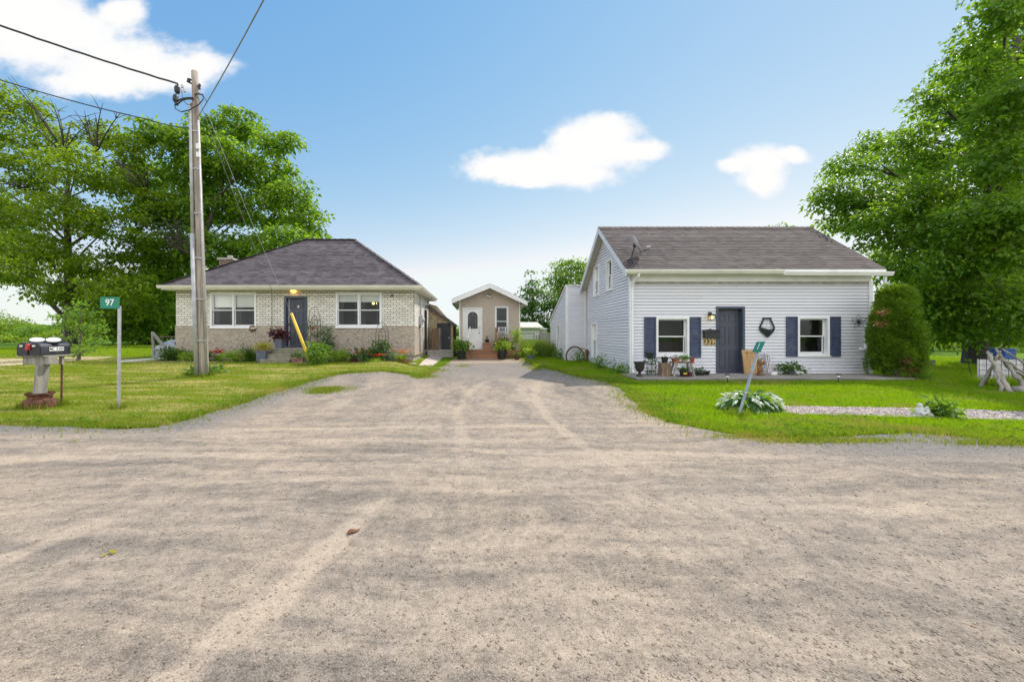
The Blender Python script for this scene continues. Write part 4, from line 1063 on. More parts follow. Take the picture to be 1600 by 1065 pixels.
# ------------------------------------------------------------------ pale clapboard house
YR = 12.65; hx0, hx1 = PX(985, YR), PX(1361, YR); YRB = 17.5
z0r = .12
pale = thing('clapboard_house', (hx0, YR, .06), 'pale grey clapboard house with brown gable roof and slate blue door and shutters', 'house')
FP = Fr((0, YR, 0), (1, 0, 0), (0, -1, 0)); FG = Fr((hx0, 0, 0), (0, -1, 0), (-1, 0, 0)); FG = Fr((hx0, 0, 0), (0, 1, 0), (-1, 0, 0))
fy0 = 12.28; ridy = 15.03; ridz = PZ(355, ridy); efz = PZ(420, fy0); fyb = 17.76
gx0, gx1 = hx0 - .3, PX(1385, fy0)
sl_ = (ridz - efz) / (ridy - fy0)
rzf = lambda y: ridz - abs(y - ridy) * sl_
w1 = (PX(1024.7, YR), PX(1076.4, YR), PZ(556, YR), PZ(495, YR)); w2 = (PX(1245.4, YR), PX(1295.4, YR), PZ(555.4, YR), PZ(494.4, YR)); dP = (PX(1118.2, YR), PX(1163.3, YR), PZ(583.7, YR), PZ(478.6, YR))
def side_win(pxa, pxb, pya, pyb):
    X = hx0; ya = X * FPX / (pxa - CX); yb_ = X * FPX / (pxb - CX); m_ = (ya + yb_) / 2
    return (min(ya, yb_), max(ya, yb_), PZ(pyb, m_), PZ(pya, m_))
g1 = side_win(948, 957.4, 405, 453.8); g2 = side_win(928, 936.6, 415, 461.8); g3 = side_win(924.8, 933.4, 504, 558.5)
zfr = efz - .14
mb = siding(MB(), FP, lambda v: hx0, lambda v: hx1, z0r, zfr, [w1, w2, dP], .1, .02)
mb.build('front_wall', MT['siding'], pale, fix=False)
ulg = lambda v: YR if v < rzf(YR) - .1 else YR + (v - (rzf(YR) - .1)) / sl_
urg = lambda v: YRB if v < rzf(YRB) - .1 else YRB - (v - (rzf(YRB) - .1)) / sl_
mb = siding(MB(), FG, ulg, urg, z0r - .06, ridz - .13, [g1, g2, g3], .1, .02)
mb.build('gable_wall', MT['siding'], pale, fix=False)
mb = MB(); mb.quad((hx1, YR, 0), (hx1, YRB, 0), (hx1, YRB, zfr), (hx1, YR, zfr)); mb.add([(hx1, YR, zfr), (hx1, YRB, zfr), (hx1, ridy, ridz - .1)], [(0, 1, 2)])
mb.quad((hx0, YRB, 0), (hx1, YRB, 0), (hx1, YRB, zfr), (hx0, YRB, zfr)); mb.build('wall', MT['siding'], pale, fix=False)
MB().box(hx0 + .03, hx1 - .03, YR + .03, YRB - .03, -.2, z0r).build('foundation', MT['concrete'], pale)
mb = MB(); shingles(mb, (gx0, fy0, efz), (gx1, fy0, efz), (gx1, ridy, ridz), (gx0, ridy, ridz), .125, .011); shingles(mb, (gx1, fyb, efz), (gx0, fyb, efz), (gx0, ridy, ridz), (gx1, ridy, ridz), .125, .011)
rf = mb.build('roof', MT['roof_brown'], pale, fix=False)
mb = MB(); n = 40
for i in range(n):
    x0 = gx0 + (gx1 - gx0) * i / n; x1 = gx0 + (gx1 - gx0) * (i + 1.2) / n
    for s_ in (-1, 1): mb.quad((x0, ridy, ridz + .03), (min(x1, gx1), ridy, ridz + .018), (min(x1, gx1), ridy + s_ * .15, ridz + .018 - .15 * sl_), (x0, ridy + s_ * .15, ridz + .03 - .15 * sl_))
mb.build('ridge_cap', MT['roof_brown'], rf, fix=False)
# rake boards, soffits, fascia
mb = MB(); FGr = Fr((gx0, 0, 0), (0, 1, 0), (-1, 0, 0)); rb = .2
mb.prism(FGr, [(fy0 - .01, efz - rb - .02), (fy0 - .01, efz - .006), (ridy, ridz - .006), (ridy, ridz - rb - .03)], -.03, .004); mb.prism(FGr, [(ridy + .0005, ridz - rb - .03), (ridy + .0005, ridz - .006), (fyb, efz - .006), (fyb, efz - rb - .02)], -.03, .004)
mb.build('rake_board', basic('pale_grey_trim', (.62, .66, .72), .5, .06), pale)
mb = MB(); so_ = .1
mb.quad((gx0 + .03, fy0, efz - so_), (hx0, fy0, efz - so_), (hx0, ridy, ridz - so_), (gx0 + .03, ridy, ridz - so_)); mb.quad((gx0 + .03, fyb, efz - so_), (hx0, fyb, efz - so_), (hx0, ridy, ridz - so_), (gx0 + .03, ridy, ridz - so_))
mb.build('rake_soffit', basic('beige_soffit', (.52, .48, .42), .7, .08), pale, fix=False)
mb = MB().box(gx0 + .03, gx1 - .02, fy0 + .02, YR - .02, efz - .16, efz - .14); mb.build('soffit', MT['cream'], pale)
mb = MB().box(gx0 + .005, gx1 - .01, fy0 - .005, fy0 + .02, efz - .15, efz - .012); mb.box(hx0 + .05, hx1 - .05, YR - .055, YR - .02, zfr - .21, zfr - .02); mb.build('fascia', MT['white'], pale)
gutter(pale, (gx0 + .02, fy0 - .006, efz - .135), (PX(1223, fy0), fy0 - .006, efz - .145), (0, -1, 0), .1, .1, 'cream')
gutter(pale, (PX(1223, fy0) + .002, fy0 - .006, efz - .2), (PX(1392, fy0), fy0 - .006, efz - .22), (0, -1, 0), .12, .11, 'white')
mb = MB().fbox(FP, hx0 - .035, hx0 + .09, z0r - .06, zfr - .2, .004, .035); mb.fbox(FG, YR - .004, YR + .11, z0r - .06, zfr - .1, .004, .033); mb.build('corner_board', MT['vinyl'], pale); MB().fbox(FP, hx1 - .09, hx1 + .03, z0r, zfr - .2, .004, .035).build('corner_board', MT['vinyl'], pale)
mb = MB().fbox(FP, hx0 + .1, hx1 - .1, zfr - .30, zfr - .215, .012, .03); mb.build('frieze_board', basic('dark_frieze', (.34, .32, .28), .7, .2, 5), pale)
dsx = PX(993, 12.5)
mb = MB(); pts = [(dsx, fy0 - .03, efz - .15), (dsx, fy0 - .02, efz - .22), (dsx - .06, YR - .12, efz - .42), (dsx - .06, YR - .06, efz - .55), (dsx - .06, YR - .06, .25), (dsx - .06, YR - .16, .16)]
mb.tube(pts, .042, 4, twist=math.pi / 4); mb.build('downspout', MT['vinyl'], pale, bevel=.004)
mb = MB(); ox = PX(1366, YR); mb.tube([(ox, fy0 + .03, efz - .23), (ox, fy0 + .04, efz - .36), (ox + .02, fy0 + .05, efz - .42), (ox + .14, fy0 + .06, efz - .47), (ox + .22, fy0 + .06, efz - .47)], .045, 4, twist=math.pi / 4); mb.build('downspout', MT['vinyl'], pale, bevel=.004)
wopt = dict(case=.07, inset=.11, proud=.035)
wn1 = window(pale, FP, *w1, **wopt, curtain=False); wn2 = window(pale, FP, *w2, **wopt)
wn1['label'] = 'white sash window above the plant bench'; wn2['label'] = 'white sash window beside the wire flower'
for w_ in (g1, g2, g3): window(pale, FG, *w_, case=.06, inset=.06, proud=.035)
for (p, q_) in ((1006, 1024), (1077, 1094.2)): shutter(pale, FP, PX(p, YR), PX(q_, YR), PZ(558.3, YR), PZ(495, YR), MT['blue_shutter'])
for (p, q_) in ((1227.5, 1244.8), (1296, 1312)): shutter(pale, FP, PX(p, YR), PX(q_, YR), PZ(557, YR), PZ(494.4, YR), MT['blue_shutter'])
door(pale, FP, *dP, MT['navy'], MT['navy_door'], case=.075, inset=.17, knob_u=dP[0] + .13)
lx = PX(1108.5, YR); lz = PZ(494, YR)
mb = MB().fbox(FP, lx - .05, lx + .05, lz + .02, lz + .13, .016, .05); mb.fbox(FP, lx - .09, lx + .09, lz + .03, lz + .06, .05, .2)
mb.frame(Fr((lx, YR - .2, lz), (1, 0, 0), (0, -1, 0)), -.08, .08, -.12, .03, .014, -.012, 0); mb.frame(Fr((lx, YR - .06, lz), (1, 0, 0), (0, -1, 0)), -.08, .08, -.12, .03, .014, -.012, 0)
pl = mb.build('porch_lamp', MT['black'], pale)
MB().ell((lx, YR - .13, lz - .045), (.04, .04, .05), 8).build('bulb', MT['warm'], pl, smooth=True)
# white vent pipes
vx = PX(1349.5, YR)
mb = MB(); mb.tube([(vx + .06, YR - .12, PZ(517, YR)), (vx + .05, YR - .1, PZ(515, YR)), (vx, YR - .1, PZ(516, YR)), (vx - .01, YR - .09, PZ(522, YR)), (vx - .01, YR - .09, PZ(543, YR)), (vx - .06, YR - .08, PZ(546, YR)), (vx - .14, YR - .05, PZ(545, YR)), (vx - .14, YR + .01, PZ(545, YR))], .05, 10)
mb.build('vent_pipe', MT['white'], pale, smooth=True)
# lean-to addition
YE = YRB + .27; ex = PX(885, YE); ye2 = ex * FPX / (860.3 - CX); zt0, zt1 = PZ(447, YE), PZ(502, ye2); zb = .1
FE = Fr((0, YE, 0), (1, 0, 0), (0, -1, 0)); FES = Fr((ex, 0, 0), (0, 1, 0), (-1, 0, 0))
mb = siding(MB(), FE, lambda v: ex, lambda v: hx0 + 1, zb, zt0, [], .1, .02)
ltz = lambda v: YE + (zt0 - v) / (zt0 - zt1) * (ye2 - YE) if v > zt1 else ye2
gl = (ex * FPX / (874.2 - CX), ex * FPX / (869.6 - CX), .55, 1.86)
siding(mb, FES, lambda v: YE, ltz, zb, zt0, [gl], .1, .02)
lt = mb.build('lean_to_wall', MT['siding'], pale, fix=False)
mb = MB().fbox(FE, ex - .02, ex + .09, zb, zt0, .004, .03); mb.fbox(FES, YE, YE + .1, zb, zt0 - .03, .004, .028); mb.fbox(FE, ex - .02, hx0, zt0 - .002, zt0 + .05, -.1, .05); mb.fbox(FE, hx0 - .09, hx0 - .02, zb, zt0 - .003, .016, .03)
mb.beam((ex - .02, YE, zt0 + .02), (ex - .02, ye2 + .1, zt1), .07, .11); mb.build('lean_to_trim', MT['white'], pale)
mb = MB(); shingles(mb, (ex - .1, ye2 + .1, zt1 + .05), (hx0 + 1, ye2 + .1, zt1 + .05), (hx0 + 1, YE, zt0 + .06), (ex - .1, YE, zt0 + .06)); mb.quad((ex, ye2, 0), (hx0 + 1, ye2, 0), (hx0 + 1, ye2, zt1), (ex, ye2, zt1)); mb.build('lean_to_roof', MT['roof_brown'], pale, fix=False)
window(pale, FES, *gl, case=.06, inset=.03, proud=.03)
# porch slab in front
mb = MB(); sx0, sx1 = PX(994, 11.3), PX(1424, 11.3); ys0 = 11.22; n = 13
mb.box(sx0, sx1, ys0, YR - .03, z0r - .06, z0r - .012)
bd = MB()
for i in range(n):
    a1_ = ys0 - .03 + (YR - .005 - ys0 + .03) * i / n; b1_ = ys0 - .03 + (YR - .005 - ys0 + .03) * (i + 1) / n - .008
    bd.box(sx0 - .02 * random.random(), sx1 + .02 * random.random(), a1_, b1_, z0r - .01, z0r + .02)
pd = thing('plank_porch', (sx0, ys0, .05), 'low weathered plank porch running along the front of the clapboard house', 'porch')
bd.build('porch_boards', MT['greyplank'], pd, bevel=.004); mb.build('porch_frame', MT['greyplank'], pd)
# ------------------------------------------------------------------ roadside things
D0 = 7.42
mx, my = GP(61, 638); mz = float(g(mx, my))
ms = thing('mailbox_stand', (mx, my, mz), 'two black rural mailboxes side by side on a grey wooden post in a rusty base', 'mailbox')
mb = MB(); mb.beam((mx - .01, my, mz + .02), (mx + .06, my + .02, mz + .93), .13, .14); mb.beam((mx + .03, my - .09, mz + .02), (mx + .10, my - .07, mz + .80), .04, .11)
mb.build('post', MT['greywood'], ms, bevel=.006)
MB().box(mx - .24, mx + .24, my - .06, my + .1, mz + .83, mz + .97).build('crossbar', MT['greywood'], ms, bevel=.006)
MB().box(mx - .28, mx + .22, my - .12, my + .42, mz + .975, mz + .995).build('shelf', MT['greywood'], ms)
mb = MB(); pr = [(.23, -.03), (.235, .0), (.235, .13), (.22, .17), (.17, .19), (.165, .25), (.20, .27), (.205, .30), (.185, .30), (.18, .27), (.15, .2), (.15, .1)]
mb.lathe((mx + .02, my, mz), pr, 18); mb.tube([(mx + .26, my - .05, mz + .2), (mx + .3, my - .05, mz + .25), (mx + .22, my - .06, mz + .27)], .012, 6); mb.build('rusty_base', MT['rust'], ms, smooth=False)
def mailbox(x0, y0, lab, named):
    w_, h_, l_ = .2, .235, .52
    prof = [(-w_ / 2, 0)] + [(-w_ / 2, h_ - w_ / 2)] + [(-w_ / 2 * math.cos(R(a)), h_ - w_ / 2 + w_ / 2 * math.sin(R(a))) for a in range(15, 180, 15)] + [(w_ / 2, h_ - w_ / 2), (w_ / 2, 0)]
    F = Fr((x0, y0, mz + .998), (1, 0, 0), (0, -1, 0))
    mb = MB(); mb.prism(F, prof, -l_, 0)
    rim = [(u * 1.04, v * 1.02) for u, v in prof]; mb.prism(F, rim, -.03, .006); mb.prism(F, rim, -l_ - .004, -l_ + .02)
    for yq in (.04, .14, .26, .38, .48): mb.ell(F.p(w_ / 2 + .003, .02, -yq), (.008, .008, .008), 4)
    bx = mb.build('mailbox', basic('mailbox_black', (.028, .03, .04), .38, .3, 5, dirt=(.11, .11, .12), dirtamt=.6), ms, smooth=False)
    bx['label'] = lab
    mb = MB().prism(F, [(u * .97, .005 + v * .965) for u, v in prof], .007, .016); d_ = mb.build('door', MT['black'], bx)
    MB().fbox(F, -.025, .025, h_ - .075, h_ - .045, .017, .04).build('handle', MT['white'], d_, bevel=.006)
    return bx, F
b1, F1 = mailbox(mx + .10, my - .15, 'mailbox lettered on its side', True)
b2, F2 = mailbox(mx - .14, my - .14, 'mailbox without lettering', False)
mb = MB(); f0 = F2.p(.112, .10, -.03); mb.box(f0.x - .004, f0.x + .004, f0.y - .012, f0.y + .012, f0.z - .06, f0.z + .05); mb.box(f0.x - .005, f0.x + .005, f0.y - .05, f0.y + .03, f0.z + .05, f0.z + .11)
MB().lathe(F1.p(-.105, .10, .03), [(.035, 0), (.04, .02), (.03, .1), (.02, .12)], 10).build('flag', MT['red'], b2)
pl = MB().fbox(Fr((mx + .20, 0, 0), (0, 1, 0), (1, 0, 0)), my - .01, my + .25, mz + 1.075, mz + 1.145, .003, .006).build('letter_plate', MT['sign_white'], b1)
for ch_, yy_ in (('M', .018), ('C', .058), ('E', .128), ('A', .172), ('N', .218)):
    text('letter', ch_, MT['black'], b1, (mx + .208, my + yy_, mz + 1.11), .062, (math.pi / 2, 0, math.pi / 2), .001)
for (q, s_, yq) in ((.155, .82, .12), (-.20, .82, .16)):
    c = Vector((mx + q, my + yq, mz + 1.275)); Mx = Vector((.42, -.40, .80)).to_track_quat('Z', 'Y').to_matrix()
    tgt = b1 if q > 0 else b2
    MB().lathe(c, [(.02, -.02), (.145 * s_, -.016), (.15 * s_, -.004), (.148 * s_, .004), (.02, .006)], 24, sy=.72, M=Mx).build('backing_disc', MT['black'], tgt)
    MB().lathe(c + Vector((0, -.012, .006)), [(.02, 0), (.125 * s_, 0), (.12 * s_, .008), (.02, .012)], 24, sy=.66, M=Mx).build('oval_disc', MT['sign_white'], tgt)
    mb = MB().box(c.x - .02, c.x + .02, c.y + .0, c.y + .04, mz + 1.2, mz + 1.26); mb.build('bracket', MT['black'], tgt)

rx_, ry_ = GP(96, 634)
rd = thing('steel_rod', (rx_, ry_, 0), 'thin rusty steel rod standing beside the mailbox post', 'rod')
MB().tube([(rx_, ry_, -.1), (rx_ + .01, ry_, .82)], .017, 8).build('rod', MT['rust'], rd); MB().box(rx_ - .025, rx_ + .035, ry_ - .02, ry_ + .02, .80, 1.0).build('cap', MT['greywood'], rd)

sx_, sy_ = GP(185.5, 639); s0 = thing('house_number_sign', (sx_, sy_, 0), 'green number sign reading 97 on a slim galvanised post', 'sign')
MB().beam((sx_, sy_, -.1), (sx_ + .015, sy_, PZ(478, sy_)), .045, .03).build('post', MT['galv'], s0)
bl, br_, bt_, bb = PX(158, sy_), PX(188, sy_), PZ(464, sy_), PZ(482, sy_)
MB().box(bl, br_, sy_ - .02, sy_ - .017, bb, bt_).build('blade', MT['sign_green'], s0, bevel=.001)
text('numerals', '97', MT['sign_white'], s0, ((bl + br_) / 2, sy_ - .0215, (bb + bt_) / 2), .165, depth=.001)

lx0, ly0 = GP(1154, 650); tip = P(1187, 540, ly0 + .25); bs = Vector((lx0, ly0, 0))
s1 = thing('leaning_sign', bs, 'small green sign on a galvanised post leaning over the variegated plant', 'sign')
dv = (tip - bs).normalized()
mb = MB().beam(bs - dv * .15, tip, .035, .028); mb.ell(bs + dv * .42, (.03, .03, .03), 6); mb.build('post', MT['galv'], s1)
Ms = Matrix.Rotation(math.atan2(dv.x, dv.z), 3, 'Y') @ Matrix.Rotation(R(-96), 3, 'Z')
c = tip - dv * .02 + Vector((-.035, -.03, .0))
mb = MB(); q_ = [c + Ms @ Vector(v) for v in ((-.12, -.003, -.1), (.12, -.003, -.1), (.12, .003, -.1), (-.12, .003, -.1), (-.12, -.003, .1), (.12, -.003, .1), (.12, .003, .1), (-.12, .003, .1))]
mb.add(q_, [(0, 3, 2, 1), (4, 5, 6, 7), (0, 1, 5, 4), (1, 2, 6, 5), (2, 3, 7, 6), (3, 0, 4, 7)]); mb.build('blade', MT['sign_green'], s1)
tx = text('numerals', '1', MT['sign_white'], s1, (0, 0, 0), .17, (math.pi / 2, 0, 0), .001)
tx.data.transform(Matrix.Translation(s1.location)); tx.data.transform(Ms.to_4x4()); tx.data.transform(Matrix.Translation(c + Ms @ Vector((.0, -.005, 0)) - s1.location))

# utility pole
ux, uy = GP(319, 587); uz = float(g(ux, uy)); ut = PZ(112, uy); uxt = PX(304, uy)
up = thing('utility_pole', (ux, uy, uz), 'tall weathered wooden utility pole with grey conduit and cable loops', 'utility pole')
def pole(z): return Vector((ux + (uxt - ux) * (z - uz) / (ut - uz), uy, z))
mb = MB(); zs = [uz - .2 + (ut - uz + .2) * i / 14 for i in range(15)]
mb.tube([pole(z) + Vector((random.gauss(0, .004), 0, 0)) for z in zs], [.125 - .04 * i / 14 for i in range(15)], 16)
mb.build('pole', MT['polewood'], up, smooth=True)
mb = MB(); off = Vector((-.145, -.10, 0)); zc = PZ(163, uy)
mb.tube([pole(uz - .1) + off, pole(4.3) + off], .062, 12); mb.tube([pole(4.29) + off * .97, pole(zc) + off * .72], .045, 12); mb.build('conduit', MT['steel_grey'], up, smooth=True)
mb = MB(); off2 = Vector((.13, -.07, 0)); mb.tube([pole(uz - .1) + off2, pole(PZ(190, uy)) + off2 * .72], .028, 8); mb.build('conduit', MT['steel_grey'], up, smooth=True)
for z in (1.2, 2.4, 3.6, 4.9, 6.2, 7.3):
    q_ = [pole(z) + Vector((math.cos(a) * (.18 - .01 * z), math.sin(a) * (.18 - .01 * z), 0)) for a in np.linspace(math.pi, 2 * math.pi, 9)]
    mb = MB()
    for a_, b_ in zip(q_[:-1], q_[1:]): mb.beam(a_, b_, .012, .03)
    mb.build('strap', MT['galv'], up)
for py in (232, 245): MB().box(pole(PZ(py, uy)).x + .08, pole(PZ(py, uy)).x + .17, uy - .17, uy - .09, PZ(py + 4, uy), PZ(py - 4, uy)).build('junction_box', MT['white'], up, bevel=.008)
mb = MB(); zb_ = PZ(127, uy); p_ = pole(zb_)
mb.tube([p_ + Vector((-.05, 0, .02)), p_ + Vector((-.18, -.03, .05)), p_ + Vector((-.2, -.03, -.03)), p_ + Vector((-.06, 0, -.09))], .025, 6); mb.tube([p_ + Vector((-.14, -.02, .06)), p_ + Vector((-.16, -.02, -.06))], .035, 8)
mb.tube([pole(PZ(136, uy)) + Vector((.06, 0, 0)), pole(PZ(136, uy)) + Vector((.2, -.03, .03))], .02, 6); mb.tube([pole(PZ(134, uy)) + Vector((.13, 0, .05)), pole(PZ(140, uy)) + Vector((.13, 0, 0))], .03, 6)
mb.build('insulator', MT['black'], up)
mb = MB()
def pp(px, py, d=0): return P(px, py, uy + d)
mb.tube(bez(pp(278, 158), pp(285, 152, -.1), pp(302, 153, -.12), 8), .022, 6); mb.tube(bez(pp(279, 162), pp(286, 153, -.1), pp(302, 155.5, -.12), 8), .018, 6)
mb.tube([pp(273, 163), pp(274, 170, -.05), pp(283, 175, -.1), pp(296, 172, -.15), pp(310, 164, -.2), pp(318, 155, -.1), pp(317, 148, -.05), pp(308, 145.5, -.1), pp(304, 149, -.12)], .016, 6)
mb.tube(bez(pp(284, 140), pp(286, 170, -.1), pp(301, 162, -.12), 8), .01, 5)
mb.tube(bez(pp(304, 149, -.12), pp(318, 143, -.15), pp(323, 160, -.1), 8), .012, 5)
for (a, b) in (((277, 134), (275.5, 139)), ((275, 148), (274, 164))): pass
mb.build('cable_loop', MT['cable'], up, smooth=True)
mb = MB(); mb.lathe(pp(277, 146), [(.05, 0), (.075, .05), (.075, .17), (.05, .22)], 10); mb.lathe(pp(274.5, 160), [(.05, 0), (.075, .05), (.07, .17), (.045, .22)], 10); mb.lathe(pp(276, 164.5), [(.04, 0), (.05, .05), (.04, .1)], 8); mb.build('connector', MT['black'], up)
mb = MB(); mb.lathe(pp(285, 138), [(.02, 0), (.035, .02), (.035, .09), (.02, .11)], 8); mb.lathe(pp(288.5, 144.5), [(.02, 0), (.035, .02), (.035, .08), (.02, .1)], 8); mb.build('connector', MT['galv'], up)

def wire(name, pts, r, mat, label, sag=0.0, n=14, wob=0.0):
    pts = [Vector(p) for p in pts]; o = []
    for a, b in zip(pts[:-1], pts[1:]):
        for i in range(n):
            u = i / n; q = a.lerp(b, u); q.z -= sag * 4 * u * (1 - u); q.z += wob * math.sin(u * 37) * (1 if 0 < i else 0); o.append(q)
    o.append(pts[-1])
    w_ = MB().tube(o, r, 6).build(name, mat, None, smooth=True, origin=o[0])
    return tag(w_, label, 'cable')
wire('power_cable', [pp(276.5, 141), pp(278, 131), P(0, 40, 10.2), P(-420, -128, 8.6)], .026, MT['cable'], 'thick twisted black cable running from the insulators out past the white cloud', .03, 16, .006)
wire('telephone_cable', [pole(PZ(188, uy)) + Vector((.1, -.1, 0)), P(412, 0, 7.2), P(640, -480, 3.6)], .013, MT['cable_grey'], 'thin grey blue wire climbing steeply from the pole towards the viewer', .05)
wire('telephone_cable', [pole(PZ(203, uy)) + Vector((-.1, -.1, 0)), P(232, 187, 12.0), P(0, 125, 11.2), P(-420, 10, 9.6)], .016, MT['cable'], 'single dark cable passing in front of the locust crown below the cloud', .05)
wire('service_drop', [pole(PZ(150, uy)) + Vector((.1, -.05, 0)), P(424, 452, 15.4)], .008, MT['cable_grey'], 'slender service wire sloping from the pole top to the bungalow gutter', .12)
wire('service_lead', [P(424, 452, 15.45), P(425, 463, 16.0), P(425, 505, 16.03), P(421, 522, 16.02)], .008, MT['cable'], 'thin black lead dropping down the brick beside the navy door', 0, 4)
ga, gb = P(455, 489, 14.3), P(481, 556, 14.15)
gw = thing('guy_wire', (ga.x, ga.y, float(g(ga.x, ga.y))), 'steel guy wire from the pole ending in a bright yellow guard tube', 'guy wire')
gd = (gb - ga).normalized(); gx_ = gb + gd * .55
MB().tube([pole(PZ(140, uy)) + Vector((.08, 0, 0)), ga.lerp(pole(PZ(140, uy)), .5) - Vector((0, 0, .03)), ga + gd * .1], .006, 6).build('wire', MT['galv'], gw)
MB().tube([ga, ga + gd * .03, gb, gx_], [.036, .05, .056, .056], 12).build('guard', MT['yellow'], gw, smooth=True)

# number plaque on the bungalow
hx_, hz_ = PX(395.5, YL), PZ(513.2, YL); hp = thing('number_plaque', (hx_, YL - .03, hz_), 'dark oval plaque with orange numerals 97 on the stone coat wall', 'plaque')
MB().prism(Fr((hx_, YL - .025, hz_), (1, 0, 0), (0, -1, 0)), [(.155 * math.cos(a), .125 * math.sin(a)) for a in np.linspace(0, 2 * math.pi, 28)[:-1]], 0, .02).build('plate', basic('plaque_black', (.02, .014, .01), .5), hp, bevel=.004)
text('numerals', '97', basic('plaque_orange', (.75, .36, .06), .5), hp, (hx_, YL - .047, hz_), .19, depth=.001, shear=.3)

# ------------------------------------------------------------------ planters at the bungalow and cottage
def pot(name, label, base, r0, r1, h, m, group=None, rim=.012, n=20, square=False, rimm=None):
    base = Vector(base); o = thing(name, base, label, 'planter', group)
    k = 4 if square else n; 
    pr = [(r0 * .96, 0), (r0, .01), (r1, h * .9), (r1 + rim, h * .9), (r1 + rim, h), (r1 - .012, h), (r1 - .02, h - .04), (.01, h - .045)]
    mb = MB()
    if square:
        mb.lathe(base, [(r * 1.38, z) for r, z in pr], 4, M=Matrix.Rotation(R(45), 3, 'Z'))
    else: mb.lathe(base, pr, n)
    mb.build('pot', m, o)
    MB().lathe(base + Vector((0, 0, h - .045)), [(.01, .0), (r1 - .022, 0), (r1 - .03, .01), (.01, .016)], 12).build('soil', MT['soil'], o)
    return o, base + Vector((0, 0, h - .03))
def fill(o, top, r, h, leaf, m, n=50, k=7, up=.45, name='foliage', W=.55):
    u = unit(rng.normal(size=(n, 3))); C = u * (rng.random(n) ** .4)[:, None] * np.array([r, r, h / 2]); C[:, 2] = np.abs(C[:, 2] + h * .42) + .02
    C += np.array(top); V, F = sprigs(C, k, leaf * .9, leaf, leaf * W, flat=.7, up=up, droop=.1)
    V[:, 2] = np.maximum(V[:, 2], top.z - .12)
    npmesh(name, V, F, m, o)
    mb = MB()
    for i in range(5):
        a = random.uniform(0, 6.28); e = top + Vector((math.cos(a) * r * .5, math.sin(a) * r * .5, h * .7)); mb.tube([top - Vector((0, 0, .04)), top.lerp(e, .5) + Vector((0, 0, .03)), e], [.008, .006, .003], 4)
    mb.build('stem', MT['stem'], o, fix=False)
zl = .825
o, tp = pot('tall_planter', 'tall square slate planter of dark purple leaves on the top step', (PX(434, 15.3), 15.45, zl), .115, .16, .37, MT['pot_grey'], square=True); fill(o, tp, .22, .42, .11, MT['lf_purple'], 60)
px_, py_ = PX(411, 14.6), 14.6
o, tp = pot('tall_planter', 'tall grey planter of yellow and pink flowers beside the lowest step', (px_, py_, float(g(px_, py_))), .13, .19, .45, MT['pot_grey'], square=True); fill(o, tp, .25, .30, .06, MT['lf_yellow'], 90); fill(o, tp - Vector((0, 0, .05)), .23, .1, .05, MT['lf_pink'], 40, name='blossom')
px_, py_ = PX(466.5, 14.35), 14.35; gz_ = float(g(px_, py_))
o = thing('brick_planter', (px_, py_, gz_), 'low brick planter box between the steps and the bushy green shrub', 'planter')
mb = MB(); F_ = Fr((px_, py_ - .1, gz_), (1, 0, 0), (0, -1, 0)); mb.box(px_ - .19, px_ + .19, py_ - .09, py_ + .18, gz_, gz_ + .2); bricks(mb, F_, -.2, .2, 0, .22, [], .19, .072); mb.build('box', basic('red_brown_brick', (.25, .15, .12), .9, .25, 9, island=.3), o, fix=False); fill(o, Vector((px_, py_ + .04, gz_ + .2)), .2, .22, .05, MT['lf_mid'], 40)

gz_ = float(g(PX(721, 18.8), 18.8))
o, tp = pot('black_planter', 'black tapered planter of lush green leaves by the white handrail', (PX(721, 18.9), 18.9, gz_), .16, .235, .5, MT['black_plastic']); fill(o, tp, .25, .36, .15, MT['lf_mid'], 60, 6); 
o, tp = pot('black_planter', 'black tapered planter of bright green leaves before the air conditioner', (PX(785, 18.9), 18.9, gz_), .16, .235, .5, MT['black_plastic']); fill(o, tp, .27, .36, .11, MT['lf_lime'], 80, 7)
zdk = cb - .003
bx_ = PX(761, 20.0); o = thing('plant_stand', (bx_, 20.05, zdk), 'reddish wooden cube stand on the cottage deck beside the white door', 'stand')
mb = MB().box(bx_ - .2, bx_ + .2, 19.86, 20.22, zdk, zdk + .37); mb.build('box', MT['deckwood'], o, bevel=.006); mb = MB()
for i in range(4): mb.box(bx_ - .205 + i * .104, bx_ - .205 + i * .104 + .098, 19.845, 19.858, zdk, zdk + .372)
mb.build('slat', MT['deckwood'], o)
o, tp = pot('small_pot', 'small black pot with a spiky green plant on the wooden cube stand', (bx_, 20.0, zdk + .372), .09, .12, .14, MT['black_plastic']); blades('leaves', tp, .12, .34, 26, MT['lf_mid'], o, .008)
o, tp = pot('deck_pot', 'dark leafy plant in a low black pot under the cottage window', (PX(784, 20.05), 20.05, zdk), .12, .15, .17, MT['black_plastic']); fill(o, tp, .26, .40, .11, MT['lf_deep'], 60)
o, tp = pot('deck_pot', 'tall yellow green plant in a beige pot at the corner of the deck', (PX(808, 19.75), 19.75, zdk), .13, .18, .30, MT['pot_beige'])
fill(o, tp, .12, .85, .11, MT['lf_lime'], 44, 6); 
V = flowers('blossom', [tuple(tp + Vector((random.gauss(0, .1), random.gauss(0, .08), random.uniform(.75, 1.05)))) for i in range(8)], .06, MT['lf_yellow'], o)
gx2, gy2 = PX(824, 18.6), 18.6; gz_ = float(g(gx2, gy2))
gx2 = PX(829, 18.6)
o, tp = pot('blue_pot', 'blue grey pot of trailing yellow green leaves beside the deck', (gx2, gy2, gz_), .15, .2, .26, MT['pot_grey']); fill(o, tp, .25, .30, .10, MT['lf_lime'], 44, 7)
gx2, gy2 = PX(808, 18.7), 18.7
